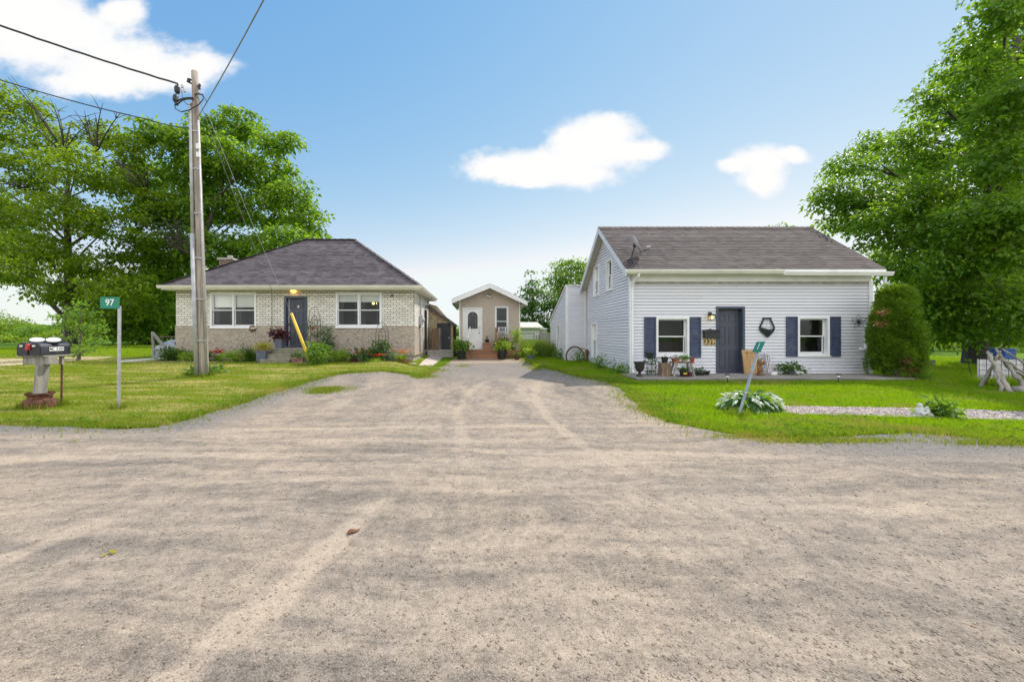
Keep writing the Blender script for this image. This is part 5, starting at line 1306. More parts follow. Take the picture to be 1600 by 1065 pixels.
o, tp = pot('rusty_pot', 'small dark rusty pot against the deck below the beige pot', (gx2, gy2, float(g(gx2, gy2))), .1, .15, .2, MT['rust']); fill(o, tp, .16, .16, .07, MT['lf_deep'], 30)

# wooden screen by the side door, path
sc = thing('wooden_screen', (PX(680, 20.3), 20.3, .56), 'brown wooden screen of upright boards beside the dark side door', 'screen')
zs_, ze_ = .563, PZ(513, 20.3); xa_, xb_ = PX(673.8, 20.3) + .03, PX(686.5, 20.3)
mb = MB(); nb = 5
for i in range(nb): mb.box(xa_ + (xb_ - xa_) * i / nb, xa_ + (xb_ - xa_) * (i + 1) / nb - .006, 20.3, 20.32, zs_, ze_)
for i in range(6): mb.box(xb_ - .02, xb_, 20.325 + .11 * i, 20.325 + .11 * (i + 1) - .006, zs_, ze_)
mb.build('board', basic('brown_board', (.20, .13, .085), .8, .3, 4, .3, 30, stretch=(5, 5, .4)), sc)
mb = MB().box(xb_ - .005, xb_ + .03, 20.28, 20.318, zs_, ze_ + .02); mb.box(xb_ - .005, xb_ + .03, 20.96, 21.0, zs_, ze_ + .02); mb.box(xb_ - .01, xb_ + .03, 20.32, 20.955, ze_ + .003, ze_ + .03); mb.build('frame', MT['greywood'], sc)
pvr = [(571.4, 654.5, 677.4), (565, 660.5, 685), (559, 668.5, 691.5), (552.5, 677.5, 693)]
PL = [GP(r[1], r[0]) for r in pvr]; PR = [GP(r[2], r[0]) for r in pvr]; PATHP = np.array(PL + PR[::-1])
def plerp(L_, u):
    u = u * (len(L_) - 1); i = min(int(u), len(L_) - 2); f = u - i; return (L_[i][0] + (L_[i + 1][0] - L_[i][0]) * f, L_[i][1] + (L_[i + 1][1] - L_[i][1]) * f)
mb = MB(); n = 8
for i in range(n):
    q = [plerp(PL, i / n), plerp(PR, i / n), plerp(PR, (i + .96) / n), plerp(PL, (i + .96) / n)]; z = [float(g(*p)) + .03 for p in q]
    mb.add([(p[0], p[1], z_ - .12) for p, z_ in zip(q, z)] + [(p[0], p[1], z_) for p, z_ in zip(q, z)], [(0, 3, 2, 1), (4, 5, 6, 7), (0, 1, 5, 4), (1, 2, 6, 5), (2, 3, 7, 6), (3, 0, 4, 7)])
struct(mb.build('garden_path', MT['paver'], None))
gx2, gy2 = GP(642, 569); struct(MB().box(gx2 - .45, gx2 + .18, gy2 - .1, gy2 + .25, .25, float(g(gx2, gy2)) + .03).build('garden_path', MT['paver'], None, bevel=.01))

# tarp covered pile left of the bungalow
D_ = 17.0; tx_ = PX(262, D_)
o = thing('tarp_covered_pile', (tx_, D_, .36), 'pile under a pale grey ribbed tarp against the bungalow corner', 'pile')
mb = MB(); nu, nv = 26, 14; x0_, x1_ = PX(242, D_), PX(290, D_)
vs = []; 
for i in range(nu + 1):
    for j in range(nv + 1):
        u = i / nu; v_ = j / nv; th = math.pi * v_
        hh = .85 * (1 - .35 * (1 - u) ** 4)
        vs.append((x0_ + (x1_ - x0_) * u + .015 * math.sin(th * 5), D_ + .5 - .75 * math.cos(th) * (.9 + .1 * math.sin(u * 40)), .33 + hh * math.sin(th) ** .55 + .012 * math.sin(u * 60)))
fs = [(i * (nv + 1) + j, (i + 1) * (nv + 1) + j, (i + 1) * (nv + 1) + j + 1, i * (nv + 1) + j + 1) for i in range(nu) for j in range(nv)] + [tuple(range(nv + 1)), tuple(nu * (nv + 1) + j for j in range(nv, -1, -1))]
mb.add(vs, fs).build('tarp', basic('grey_tarp', (.46, .49, .55), .55, .12, 5, .3, 20), o, smooth=True)
mb = MB(); mb.tube(bez((x0_ + .1, D_ - .1, 1.17), ((x0_ + x1_) / 2, D_ - .2, 1.34), (x1_, D_ - .2, 1.2), 8), .035, 6); mb.build('roll', basic('brown_roll', (.13, .09, .07), .9), o)
a_ = lambda px, py, d=D_ - .45: P(px, py, d)
o = thing('weathered_frame', a_(240, 553), 'weathered wooden A frame leaning before the grey tarp', 'frame')
for (p, q, w_, h_) in ((a_(238, 519), a_(258, 543, D_ - .8), .1, .07), (a_(238.5, 520), a_(240.5, 555), .09, .07), (a_(240, 544.5), a_(257, 553, D_ - .8), .09, .07), (a_(257, 542, D_ - .8), a_(256.5, 558, D_ - .8), .08, .06)): MB().beam(p, q, w_, h_).build('timber', MT['greywood'], o, bevel=.006)
a1_, a2_ = GP(188, 567), GP(270, 561)
pk = MB().beam((a1_[0], a1_[1], float(g(*a1_)) + .05), (a2_[0], a2_[1], float(g(*a2_)) + .06), .09, .09).build('white_plank', MT['white'], None, bevel=.006, origin=(a1_[0], a1_[1], float(g(*a1_))))
tag(pk, 'long white plank lying along the edge of the mown lawn', 'plank')

# trellises
def trellis(px, py0, py1, D, w_, lab):
    c = P(px, py0, D); o = thing('garden_trellis', c, lab, 'trellis'); h_ = PZ(py1, D) - c.z; mb = MB()
    for s_ in (1.0, .55): 
        pts = [(c.x - w_ / 2 * s_, c.y, c.z - .1), (c.x - w_ / 2 * s_, c.y, c.z + h_ * .62)] + [(c.x - w_ / 2 * s_ * math.cos(a), c.y, c.z + h_ * (.62 + .38 * (s_ if s_ < 1 else 1) * math.sin(a))) for a in np.linspace(.2, math.pi - .2, 9)] + [(c.x + w_ / 2 * s_, c.y, c.z + h_ * .62), (c.x + w_ / 2 * s_, c.y, c.z - .1)]
        mb.tube(pts, .009, 5)
    for q in (.3, .5, .62, .75): mb.tube([(c.x - w_ / 2 * (1 if q < .7 else .9), c.y, c.z + h_ * q), (c.x + w_ / 2 * (1 if q < .7 else .9), c.y, c.z + h_ * q)], .006, 4)
    mb.tube([(c.x, c.y, c.z), (c.x, c.y, c.z + h_)], .006, 4)
    mb.build('wire_arch', MT['black'], o); return o
trellis(491, 560, 479, 15.7, .5, 'pointed black wire trellis beside the navy front door')
trellis(597, 562, 503, 15.5, .5, 'arched black wire trellis under the window with amber lamps')

# ------------------------------------------------------------------ on the plank porch
zp = z0r + .021
def pd_(px, py): 
    D = (CAMH - zp) * FPX / (py - CY); return PX(px, D), D
ux2, uy2 = pd_(999.5, 588)
o = thing('cast_iron_urn', (ux2, uy2, zp), 'dark rusty cast iron urn at the end of the plank porch', 'urn')
MB().lathe((ux2, uy2, zp), [(.1, 0), (.1, .03), (.06, .05), (.035, .1), (.04, .13), (.10, .18), (.135, .28), (.135, .36), (.17, .41), (.175, .43), (.15, .43), (.12, .36), (.02, .3)], 20).build('body', basic('iron_urn', (.035, .028, .026), .7, .3, 9, dirt=(.1, .05, .03)), o, smooth=True)
kx, ky = pd_(1018, 586.5)
o = thing('iron_plant_stand', (kx, ky, zp), 'black scrolled iron plant stand with hanging leaves beside the tree stump', 'plant stand')
mb = MB()
for s_ in (-1, 1):
    mb.tube([(kx + s_ * .12, ky, zp + .005), (kx + s_ * .14, ky, zp + .3), (kx + s_ * .08, ky, zp + .5), (kx + s_ * .1, ky, zp + .58)], .011, 5)
    mb.tube([(kx + s_ * (.05 + .07 * math.cos(a)), ky - .02, zp + .22 + .07 * math.sin(a)) for a in np.linspace(0, 5.2, 12)], .007, 4)
for z in (.12, .34, .52): mb.tube([(kx + .13 * math.cos(a), ky + .09 * math.sin(a), zp + z) for a in np.linspace(0, 6.283, 13)], .009, 4)
mb.build('frame', MT['black'], o)
fill(o, Vector((kx, ky, zp + .33)), .15, .18, .07, MT['lf_silver'], 18, 5); fill(o, Vector((kx, ky, zp + .06)), .14, .12, .06, MT['lf_deep'], 14, 5)
o, tp = pot('square_pot', 'square black pot on the iron plant stand before the shutter', (kx - .06, ky, zp + .53), .07, .1, .16, MT['black_plastic'], square=True)
tx2, ty2 = pd_(1038.5, 587)
o = thing('tree_stump', (tx2, ty2, zp), 'split tree stump section standing under the window', 'stump')
mb = MB(); pr = []
vs = []; n = 22
for (z, s_) in ((0, 1.08), (.1, 1.0), (.28, .93), (.385, .9)):
    for k in range(n):
        a = 6.283 * k / n; r_ = .19 * s_ * (1 + .09 * math.sin(3 * a + 1) + .05 * math.sin(7 * a) + .03 * math.sin(13 * a + z * 9)); vs.append((tx2 + r_ * math.cos(a), ty2 + .8 * r_ * math.sin(a), zp + z))
fs = [(i * n + k, i * n + (k + 1) % n, (i + 1) * n + (k + 1) % n, (i + 1) * n + k) for i in range(3) for k in range(n)] + [tuple(range(n - 1, -1, -1))]
mb.add(vs, fs).build('trunk', MT['stump'], o); MB().add([v for v in vs[3 * n:]], [tuple(range(n))]).build('cut_face', basic('cut_wood', (.42, .28, .14), .8, .2, 20), o)
o, tp = pot('small_pot', 'small black pot standing on the tree stump', (tx2, ty2, zp + .387), .075, .1, .17, MT['black_plastic']); fill(o, tp, .08, .06, .04, MT['lf_brown'], 8, 4)
bx2, by2 = pd_(1068.5, 588); 
o = thing('plant_bench', (bx2, by2, zp), 'rustic wooden bench with splayed legs holding potted plants', 'bench')
mb = MB().box(bx2 - .31, bx2 + .31, by2 - .02, by2 + .24, zp + .38, zp + .42); mb.build('seat', MT['stump'], o, bevel=.005)
for sx in (-1, 1):
    for (yo, sp_) in ((.0, -.02), (.2, .02)): MB().beam((bx2 + sx * .2, by2 + yo, zp + .379), (bx2 + sx * .31, by2 + yo + sp_, zp), .05, .045).build('leg', MT['greywood'], o)
mb = MB().beam((bx2 - .25, by2 + .1, zp + .2), (bx2 + .25, by2 + .1, zp + .2), .03, .03); mb.build('stretcher', MT['greywood'], o)
def small(name, lab, x, y, z, r0, r1, h, m, leaf=None, sq=False, **k):
    o, tp = pot(name, lab, (x, y, z), r0, r1, h, m, rim=.006, square=sq)
    if leaf: fill(o, tp, k.get('r', r1), k.get('hh', .12), k.get('ls', .05), leaf, k.get('n', 24), 6)
    return o
zt_ = zp + .421
small('clay_box', 'brown clay box planter at the stump end of the bench', bx2 - .2, by2 + .08, zt_, .07, .09, .1, MT['terracotta'], MT['lf_brown'], True, hh=.06, n=10)
small('green_pot', 'moss green pot of trailing leaves in the middle of the bench', bx2 + .06, by2 + .08, zt_, .06, .08, .08, MT['pot_beige'], MT['lf_mid'], r=.16, hh=.13, n=40)
small('red_pot', 'little red pot at the door end of the bench', bx2 + .28, by2 + .06, zt_, .045, .06, .12, MT['red'])
small('nursery_pot', 'black nursery pot with a yellow label under the bench', bx2 - .02, by2 - .02, zp, .09, .115, .19, MT['black_plastic'], MT['lf_deep'], r=.1, hh=.1)
lb = [x for x in bpy.data.objects if x.name.startswith('nursery_pot')][0]
MB().prism(Fr((bx2 - .02, by2 - .121, zp + .1), (1, 0, 0), (0, -1, 0)), [(-.05, -.02), (.05, -.02), (.05, .03), (-.05, .03)], 0, .004).build('sticker', MT['yellow'], lb)
small('purple_pot', 'dark purple pot under the bench beside the labelled pot', bx2 + .17, by2 + .04, zp, .075, .09, .13, basic('plum_glaze', (.09, .02, .04), .35))
qx, qy = pd_(1092, 586); small('plant_tray', 'dark tray of small green plants on the porch before the door', qx, qy, zp, .1, .12, .1, MT['black_plastic'], MT['lf_silver'], True, r=.14, hh=.12, n=36)
qx, qy = pd_(1104, 585.5); small('black_saucer_pot', 'low wide black pot on the porch next to the plant tray', qx, qy, zp, .06, .1, .12, MT['black_plastic'])
# wall mailbox and plaque
F_ = FP; mx0, mx1, mz0, mz1 = PX(1097.5, YR), PX(1120.2, YR), PZ(528, YR), PZ(518, YR)
wm = thing('wall_mailbox', ((mx0 + mx1) / 2, YR, mz0), 'black wall mailbox with a scalloped lid beside the slate blue door', 'mailbox')
mb = MB().fbox(FP, mx0, mx1, mz0, mz1, .017, .14); mb.build('box', MT['black'], wm, bevel=.006)
mc = (mx0 + mx1) / 2
mb = MB(); S_ = Fr((0, 0, 0), (0, -1, 0), (1, 0, 0))
mb.prism(Fr((0, YR, 0), (0, -1, 0), (1, 0, 0)), [(.017, mz1 + .002), (.16, mz1 - .02), (.16, mz1 + .0), (.03, mz1 + .06), (.017, mz1 + .06)], mx0 - .015, mx1 + .015)
mb.prism(FP, [(mx0, mz1 + .055), (mc - .1, mz1 + .075), (mc - .03, mz1 + .08), (mc, mz1 + .105), (mc + .03, mz1 + .08), (mc + .1, mz1 + .075), (mx1, mz1 + .055)], .018, .03); mb.build('lid', MT['black'], wm)
p0, p1, q0_, q1_ = PX(1098.7, YR), PX(1116.8, YR), PZ(538.8, YR), PZ(528.8, YR)
pq = thing('number_plaque', ((p0 + p1) / 2, YR, q0_), 'brown plaque with cream gold numerals below the black wall mailbox', 'plaque')
MB().fbox(FP, p0, p1, q0_, q1_, .017, .03).build('plate', basic('bronze_plate', (.10, .055, .02), .5, .2, 12), pq, bevel=.01)
text('numerals', '339', basic('cream_gold', (.80, .62, .28), .5), pq, ((p0 + p1) / 2, YR - .033, (q0_ + q1_) / 2), .225, depth=.002)
fr = MB(); fr.frame(FP, p0 - .002, p1 + .002, q0_ - .002, q1_ + .002, .012, .018, .038); fr.build('rim', basic('gold_rim', (.6, .42, .16), .5), pq)
# hanging wall basket
bcx = PX(1197, YR); bz0, bz1 = PZ(526.5, YR), PZ(496, YR)
o = thing('wall_basket', (bcx, YR, bz0), 'dark green diamond shaped wall basket hanging between door and shuttered window', 'wall basket')
mb = MB(); sh = [(-.09, .58), (.09, .58), (.22, .3), (.2, .2), (.02, 0), (-.2, .2), (-.22, .3)]
sh = [(a * 1.05, b * (bz1 - bz0) / .6) for a, b in sh]; n = len(sh)
for i in range(n): mb.beam(FP.p(bcx + sh[i][0], bz0 + sh[i][1], .04), FP.p(bcx + sh[(i + 1) % n][0], bz0 + sh[(i + 1) % n][1], .04), .035, .035)
mb.fbox(FP, bcx - .13, bcx + .13, bz0 + .575, bz0 + .615, .017, .07)
wv = basic('woven_dark_green', (.03, .045, .045), .7, .35, 20, .6, 80)
mb.build('frame', wv, o)
mb = MB(); cu_ = lambda u: .3 - .2 * abs(u)
m_ = 12
vs = []; fs = []
for i in range(m_ + 1):
    u = -1 + 2 * i / m_
    zbt = bz0 + .01 + (.2 if abs(u) > .95 else .2 * abs(u) ** 1.0); ztp = bz0 + .24 + .08 * abs(u) ** 1.5
    for j in range(5):
        w_ = .03 + .16 * (1 - u * u) * math.sin(math.pi * .5 * j / 4) 
        vs.append(FP.p(bcx + .21 * u, zbt + (ztp - zbt) * j / 4, w_))
for i in range(m_):
    for j in range(4): fs.append((i * 5 + j, (i + 1) * 5 + j, (i + 1) * 5 + j + 1, i * 5 + j + 1))
mb.add(vs, fs).build('pouch', wv, o, fix=False)
mb = MB()
for u in (-.1, 0, .1): mb.tube([FP.p(bcx + u, bz0 + .57, .03), FP.p(bcx + u * 1.4, bz0 + .2, .03)], .004, 4)
mb.build('wire_back', MT['galv'], o)
# wire flower
fc = FP.p(PX(1339, YR), PZ(502.5, YR), .05); o = thing('wire_flower', fc, 'black wire flower ornament on the wall above the white vent pipe', 'ornament'); mb = MB()
for k in range(5):
    a = 6.283 * k / 5 + .35; pts = []
    for th in np.linspace(0, 6.283, 13):
        r_ = .125 + .095 * -math.cos(th); s_ = .06 * math.sin(th); pts.append((fc.x + r_ * math.cos(a) - s_ * math.sin(a), fc.y - .01, fc.z + r_ * math.sin(a) + s_ * math.cos(a)))
    mb = MB(); mb.tube(pts, .006, 4)
    pts = [(fc.x + (p - .03) * math.cos(a), fc.y - .015, fc.z + (p - .03) * math.sin(a)) for p in (.03, .13)]; mb.tube(pts, [.02, .012], 5); mb.build('petal', MT['black'], o)
mb = MB(); mb.tube([(fc.x, fc.y, fc.z), (fc.x + .1, fc.y, fc.z + .02), (fc.x + .36, fc.y, fc.z - .01)], .006, 4); mb.ell((fc.x, fc.y - .02, fc.z), (.04, .02, .04), 6); mb.build('stem', MT['black'], o)
# boards leaning on the wall
b0x, b1x = PX(1168.2, 12.3), PX(1193.8, 12.3)
o = thing('pine_panel', ((b0x + b1x) / 2, 12.3, zp), 'honey coloured pine door panel leaning on the wall', 'panel')
def lean(mb, x0, x1, z0, z1, y0, y1, th, off=0):
    def q(x, z, t_): 
        u = (z - zp) / (z1f - zp); return (x, y0 + (y1 - y0) * u - t_ , z)
    return mb
z1f = PZ(547, 12.4)
def lp_(x, z, t_): return (x, 12.47 + (12.6 - 12.47) * (z - zp) / (z1f - zp) - t_, z)
def lbox(mb, x0, x1, z0, z1, t0, t1):
    q = [lp_(x, z, t_) for (x, z, t_) in ((x0, z0, t0), (x1, z0, t0), (x1, z0, t1), (x0, z0, t1), (x0, z1, t0), (x1, z1, t0), (x1, z1, t1), (x0, z1, t1))]
    return mb.add(q, [(0, 1, 2, 3), (7, 6, 5, 4), (3, 2, 6, 7), (1, 0, 4, 5), (2, 1, 5, 6), (0, 3, 7, 4)])
mb = MB(); lbox(mb, b0x, b1x, zp, z1f, 0, .02); mb.build('board', MT['pine'], o); mb = MB()
lbox(mb, b0x, b0x + .09, zp, z1f - .09, .0205, .034); lbox(mb, b1x - .09, b1x, zp, z1f - .09, .0205, .034); lbox(mb, b0x - .01, b1x + .01, z1f - .088, z1f + .004, .0205, .04); mb.build('frame', MT['pine'], o, bevel=.003)
cvx, cvy = pd_(1187.5, 586); o = thing('carved_ornament', (cvx, cvy, zp), 'brown carved wooden figure with a curled head before the pine panel', 'carving')
mb = MB(); mb.ell((cvx, cvy, zp + .03), (.13, .09, .03), 8); mb.tube([(cvx, cvy, zp + .02), (cvx + .01, cvy, zp + .15), (cvx - .01, cvy, zp + .28), (cvx, cvy, zp + .36)], [.075, .07, .055, .07], 12); mb.ell((cvx + .005, cvy, zp + .41), (.085, .07, .075), 10); mb.tube([(cvx + .06, cvy - .03, zp + .43), (cvx + .1, cvy - .05, zp + .38), (cvx + .07, cvy - .06, zp + .33)], [.04, .035, .015], 8)
mb.tube([(cvx - .06, cvy - .02, zp + .3), (cvx - .1, cvy - .05, zp + .18), (cvx - .06, cvy - .07, zp + .1)], [.03, .028, .02], 8)
c_ = mb.build('figure', MT['carving'], o, smooth=True); rmf = c_.modifiers.new('remesh', 'REMESH'); rmf.mode = 'VOXEL'; rmf.voxel_size = .012
MB().ell((cvx + .03, cvy - .062, zp + .43), (.022, .015, .018), 6).build('face_patch', MT['white'], o, smooth=True)
o = thing('white_boards', (PX(1202, 12.4), 12.4, zp), 'three narrow white boards leaning against the wall beside the pine panel', 'boards')
for (xa, xb) in ((1196, 1201), (1200, 1206), (1203, 1209.5)):
    i_ = xa - 1196; MB().beam((PX(xb, 12.2), 12.2 + i_ * .02, zp + .01), (PX(xa, 12.55), 12.58, PZ(551, 12.55) - i_ * .006), .018, .11).build('board', basic('off_white_board', (.62, .58, .60), .6, .1, 5), o)
qx, qy = pd_(1208, 585); o = thing('white_tray', (qx, qy, zp), 'small white lidded tray on the porch under the white boards', 'tray')
MB().box(qx - .09, qx + .09, qy - .06, qy + .06, zp, zp + .08).build('tray', MT['white'], o, bevel=.01); MB().box(qx - .1, qx + .1, qy - .07, qy + .07, zp + .082, zp + .1).build('lid', MT['white'], o, bevel=.005)
qx, qy = pd_(1236, 585); small('grey_pot', 'tipped grey pot of sprawling green leaves under the shuttered window', qx, qy, zp, .08, .11, .11, MT['pot_grey'], MT['lf_deep'], r=.22, hh=.2, ls=.11, n=36)
# solar lights
so1 = None
for (px, py) in ((1136.5, 594), (1310, 596)):
    gx2, gy2 = GP(px, 599); z_ = float(g(gx2, gy2))
    if so1 is None:
        so1 = thing('solar_light', (gx2, gy2, z_), 'solar stake light at the porch edge before the slate blue door', 'garden light', 'solar lights along the porch edge')
        MB().tube([(gx2, gy2, z_ - .05), (gx2, gy2, z_ + .17)], .012, 6).build('stake', MT['black'], so1); MB().lathe((gx2, gy2, z_ + .17), [(.03, 0), (.035, .01), (.035, .05), (.03, .06)], 12).build('lens', MT['sign_white'], so1); MB().lathe((gx2, gy2, z_ + .23), [(.05, 0), (.06, .012), (.05, .025), (.01, .03)], 14).build('cap', MT['black'], so1)
    else:
        r2 = so1.copy(); COL.objects.link(r2); r2.location = (gx2, gy2, z_); r2['label'] = 'solar stake light at the porch edge nearer the cedar'
        for ch_ in list(so1.children): c2 = ch_.copy(); COL.objects.link(c2); c2.parent = r2
# satellite dish on the roof
dc = P(995, 382, 12.9); o = thing('satellite_dish', P(987, 416, 12.45), 'grey satellite dish on a black bracket at the roof edge', 'satellite dish')
ax_ = Vector((.80, -.33, .42)).normalized(); Mq = ax_.to_track_quat('Z', 'Y').to_matrix()
prof = [(.001, .0)] + [(.31 * k / 7, .075 * (k / 7) ** 2) for k in range(1, 8)] + [(.318, .08), (.31, .07)] + [(.31 * k / 7, .075 * (k / 7) ** 2 - .012) for k in range(6, 0, -1)] + [(.001, -.012)]
MB().lathe(dc - ax_ * .04, prof, 28, sy=1.0, M=Mq).build('reflector', basic('dish_grey', (.52, .53, .54), .45, .05), o, smooth=True)
mb = MB(); bt2 = P(986, 417, 12.42); bk = dc - ax_ * .07
mb.tube([bt2 + Vector((-.06, 0, 0)), bt2 + Vector((.02, .03, .28)), bk], .022, 8); mb.tube([bt2 + Vector((.1, .1, .07)), bt2 + Vector((.02, .03, .3))], .014, 6); mb.tube([bt2 + Vector((-.02, .25, .2)), bt2 + Vector((.01, .03, .26))], .014, 6); mb.ell(bk, (.06, .06, .07), 6); mb.box(bt2.x - .12, bt2.x + .0, bt2.y - .06, bt2.y + .06, bt2.z - .05, bt2.z - .02); mb.build('mast', MT['black'], o)
fd = P(1015, 386, 12.55); lo = dc - Vector((-.10, .0, .26))
mb = MB(); mb.tube([lo, lo.lerp(fd, .5) - Vector((0, 0, .02)), fd - Vector((0, 0, .08))], .014, 6); mb.build('feed_arm', MT['black'], o)
MB().tube([fd + Vector((.04, -.02, 0)), fd - Vector((.08, -.03, .01))], [.035, .05], 10).build('receiver', basic('receiver_grey', (.3, .3, .34), .5), o)
# rusty hoop and pump by the lean-to
hc = P(899, 558, 17.45); o = thing('iron_hoop', (hc.x, hc.y, float(g(hc.x, hc.y))), 'big rusty iron wheel hoop leaning in the corner of the pale walls', 'hoop')
mb = MB(); pts = [(hc.x + .4 * math.cos(a), hc.y + .1 * math.sin(a), hc.z + .46 * math.sin(a)) for a in np.linspace(-.5, 3.65, 20)]
mb.tube(pts, .035, 6); mb.build('rim', MT['rust'], o)
pc = P(917, 566, 17.3); o = thing('water_pump', (pc.x, pc.y, float(g(pc.x, pc.y))), 'rusty red hand pump in the weeds by the iron hoop', 'pump')
zq_ = float(g(pc.x, pc.y)); mb = MB(); mb.lathe((pc.x, pc.y, zq_), [(.11, 0), (.11, .03), (.05, .05), (.05, .36), (.08, .38), (.08, .5), (.05, .56), (.02, .58)], 12); mb.tube([(pc.x + .06, pc.y, zq_ + .42), (pc.x + .17, pc.y - .03, zq_ + .42), (pc.x + .2, pc.y - .03, zq_ + .34)], .03, 8); mb.build('body', MT['rust'], o); MB().tube([(pc.x - .02, pc.y, zq_ + .56), (pc.x - .2, pc.y, zq_ + .62), (pc.x - .3, pc.y, zq_ + .42)], .018, 6).build('handle', MT['rust'], o)

# statue in the gravel strip
sx2, sy2 = GP(1443, 652); o = thing('garden_statue', (sx2, sy2, 0), 'weathered white garden statue of a crouching child beside the leafy plant', 'statue')
mb = MB(); q = lambda x, y, z: (sx2 + x, sy2 + y, z)
mb.ell(q(.0, .02, .02), (.13, .09, .03), 8); mb.ell(q(-.05, .02, .10), (.065, .06, .07), 8); mb.ell(q(-.045, .01, .2), (.036, .038, .042), 8); mb.tube([q(-.04, .02, .08), q(-.045, .01, .15), q(-.045, .01, .18)], [.055, .05, .025], 10)
mb.tube([q(-.02, -.03, .15), q(.03, -.05, .12), q(.06, -.03, .13)], [.02, .018, .014], 8); mb.tube([q(-.07, -.04, .06), q(-.01, -.07, .1), q(.01, -.06, .02)], [.035, .03, .022], 8); mb.tube([q(-.04, .05, .06), q(.03, .04, .1), q(.04, .03, .02)], [.035, .03, .022], 8)
mb.ell(q(.075, .02, .08), (.045, .05, .07), 8); mb.ell(q(.07, .01, .155), (.028, .03, .03), 8); mb.tube([q(.06, -.02, .11), q(.03, -.04, .11)], [.016, .012], 6); mb.ell(q(.1, .0, .04), (.045, .06, .045), 6)
c_ = mb.build('figure', basic('weathered_white_stone', (.62, .61, .58), .85, .1, 12, .5, 60, dirt=(.30, .29, .25), dirtamt=.8), o, smooth=True); rmf = c_.modifiers.new('remesh', 'REMESH'); rmf.mode = 'VOXEL'; rmf.voxel_size = .0075

# driftwood, wire cage, blue bin, grey box
D_ = 9.6; o = thing('driftwood_tripod', (PX(1565, D_), D_, .02), 'tepee of bleached driftwood poles before the wire fenced panels', 'driftwood')
jt = P(1558, 556, D_); zg = float(g(14, 9.5))
def dpole(a, b, r_, k=.03):
    a, b = Vector(a), Vector(b); n = 9; pts = [a.lerp(b, i / n) + Vector((random.gauss(0, k), random.gauss(0, k), random.gauss(0, k))) * (0 if i in (0, n) else .6) for i in range(n + 1)]
    MB().tube(pts, [r_ * (1 - .45 * i / n) * random.uniform(.9, 1.1) for i in range(n + 1)], 8).build('pole', MT['driftwood'], o, smooth=True)
dpole((PX(1582, 9.2), 9.2, zg - .03), P(1542, 549, D_ + .1), .055); dpole((PX(1603, 9.4), 9.4, zg), P(1555, 543, D_ + .1), .045); dpole((PX(1608, 9.6), 9.6, zg), P(1557, 547, D_ + .05), .04)
dpole((PX(1530, 9.9), 9.9, zg), P(1560, 553, D_ - .05), .035); dpole((PX(1538, 10.4), 10.4, zg), P(1563, 548, D_ - .1), .03); dpole((PX(1622, 9.8), 9.8, zg), P(1562, 560, D_), .04)
for (a, b, r_) in ((PX(1590, 9.0), P(1550, 552, D_), .04), (PX(1612, 9.9), P(1549, 556, D_ + .1), .035), (PX(1596, 10.1), P(1566, 545, D_), .03)): dpole((a, 9.3, zg), b, r_, .05)
lg = MB().tube([(PX(1584, 9.3), 9.3, zg + .06), (PX(1610, 9.4), 9.4, zg + .05)], .09, 8).build('log', MT['driftwood'], o, smooth=True)
D2 = 11.0; x0_, x1_ = PX(1530, D2), PX(1680, D2); zt_ = PZ(561, D2); z0_ = float(g(14, D2))
o = thing('wire_pen', ((x0_ + x1_) / 2, D2, z0_), 'garden pen of black wire mesh lined with pale boards behind driftwood', 'pen')
mb = MB().box(x0_ + .03, x1_, D2 + .05, D2 + .07, z0_ + .05, zt_); mb.build('panel', basic('pale_grey_panel', (.62, .60, .63), .7, .12, 4), o)
mb = MB(); n = 13
for i in range(n + 1): x = x0_ + (x1_ - x0_) * i / n; mb.tube([(x, D2, z0_ - .05), (x, D2, zt_ + .02)], .007, 5)
for i in range(5): z = z0_ + .05 + (zt_ - z0_ - .05) * i / 4; mb.tube([(x0_, D2 + .012, z), (x1_, D2 + .012, z)], .005, 5)
for i in range(2): mb.tube([(x0_, D2 + .1 * i, z0_ - .05), (x0_, D2 + .3 * i, zt_ + .02)], .007, 5)
mb.build('wire_mesh', MT['black'], o)
D3 = 13.2; x0_, x1_ = PX(1570, D3), PX(1589, D3)
o = thing('blue_bin', ((x0_ + x1_) / 2, D3, .07), 'bright blue plastic bin behind the pale wire pen', 'bin')
MB().box(x0_, x1_, D3, D3 + .4, .06, PZ(547, D3)).build('body', basic('blue_plastic', (.01, .07, .30), .4), o, bevel=.03); MB().box(x0_ - .02, x1_ + .02, D3 - .02, D3 + .42, PZ(547, D3) + .002, PZ(544.5, D3)).build('lid', basic('blue_lid', (.015, .09, .35), .4), o, bevel=.01)
D4 = 15.8; x0_, x1_ = PX(1449, D4), PX(1462, D4); z_ = float(g(x0_, D4))
o = thing('grey_bin', (x0_, D4, z_), 'small grey box standing in the shade beyond the cedar', 'box')
MB().box(x0_, x1_, D4, D4 + .3, z_, z_ + .2).build('body', basic('grey_box', (.16, .17, .21), .6), o, bevel=.01); MB().box(x0_ - .01, x1_ + .01, D4 - .01, D4 + .31, z_ + .202, z_ + .23).build('lid', basic('grey_lid', (.12, .13, .16), .6), o, bevel=.01)

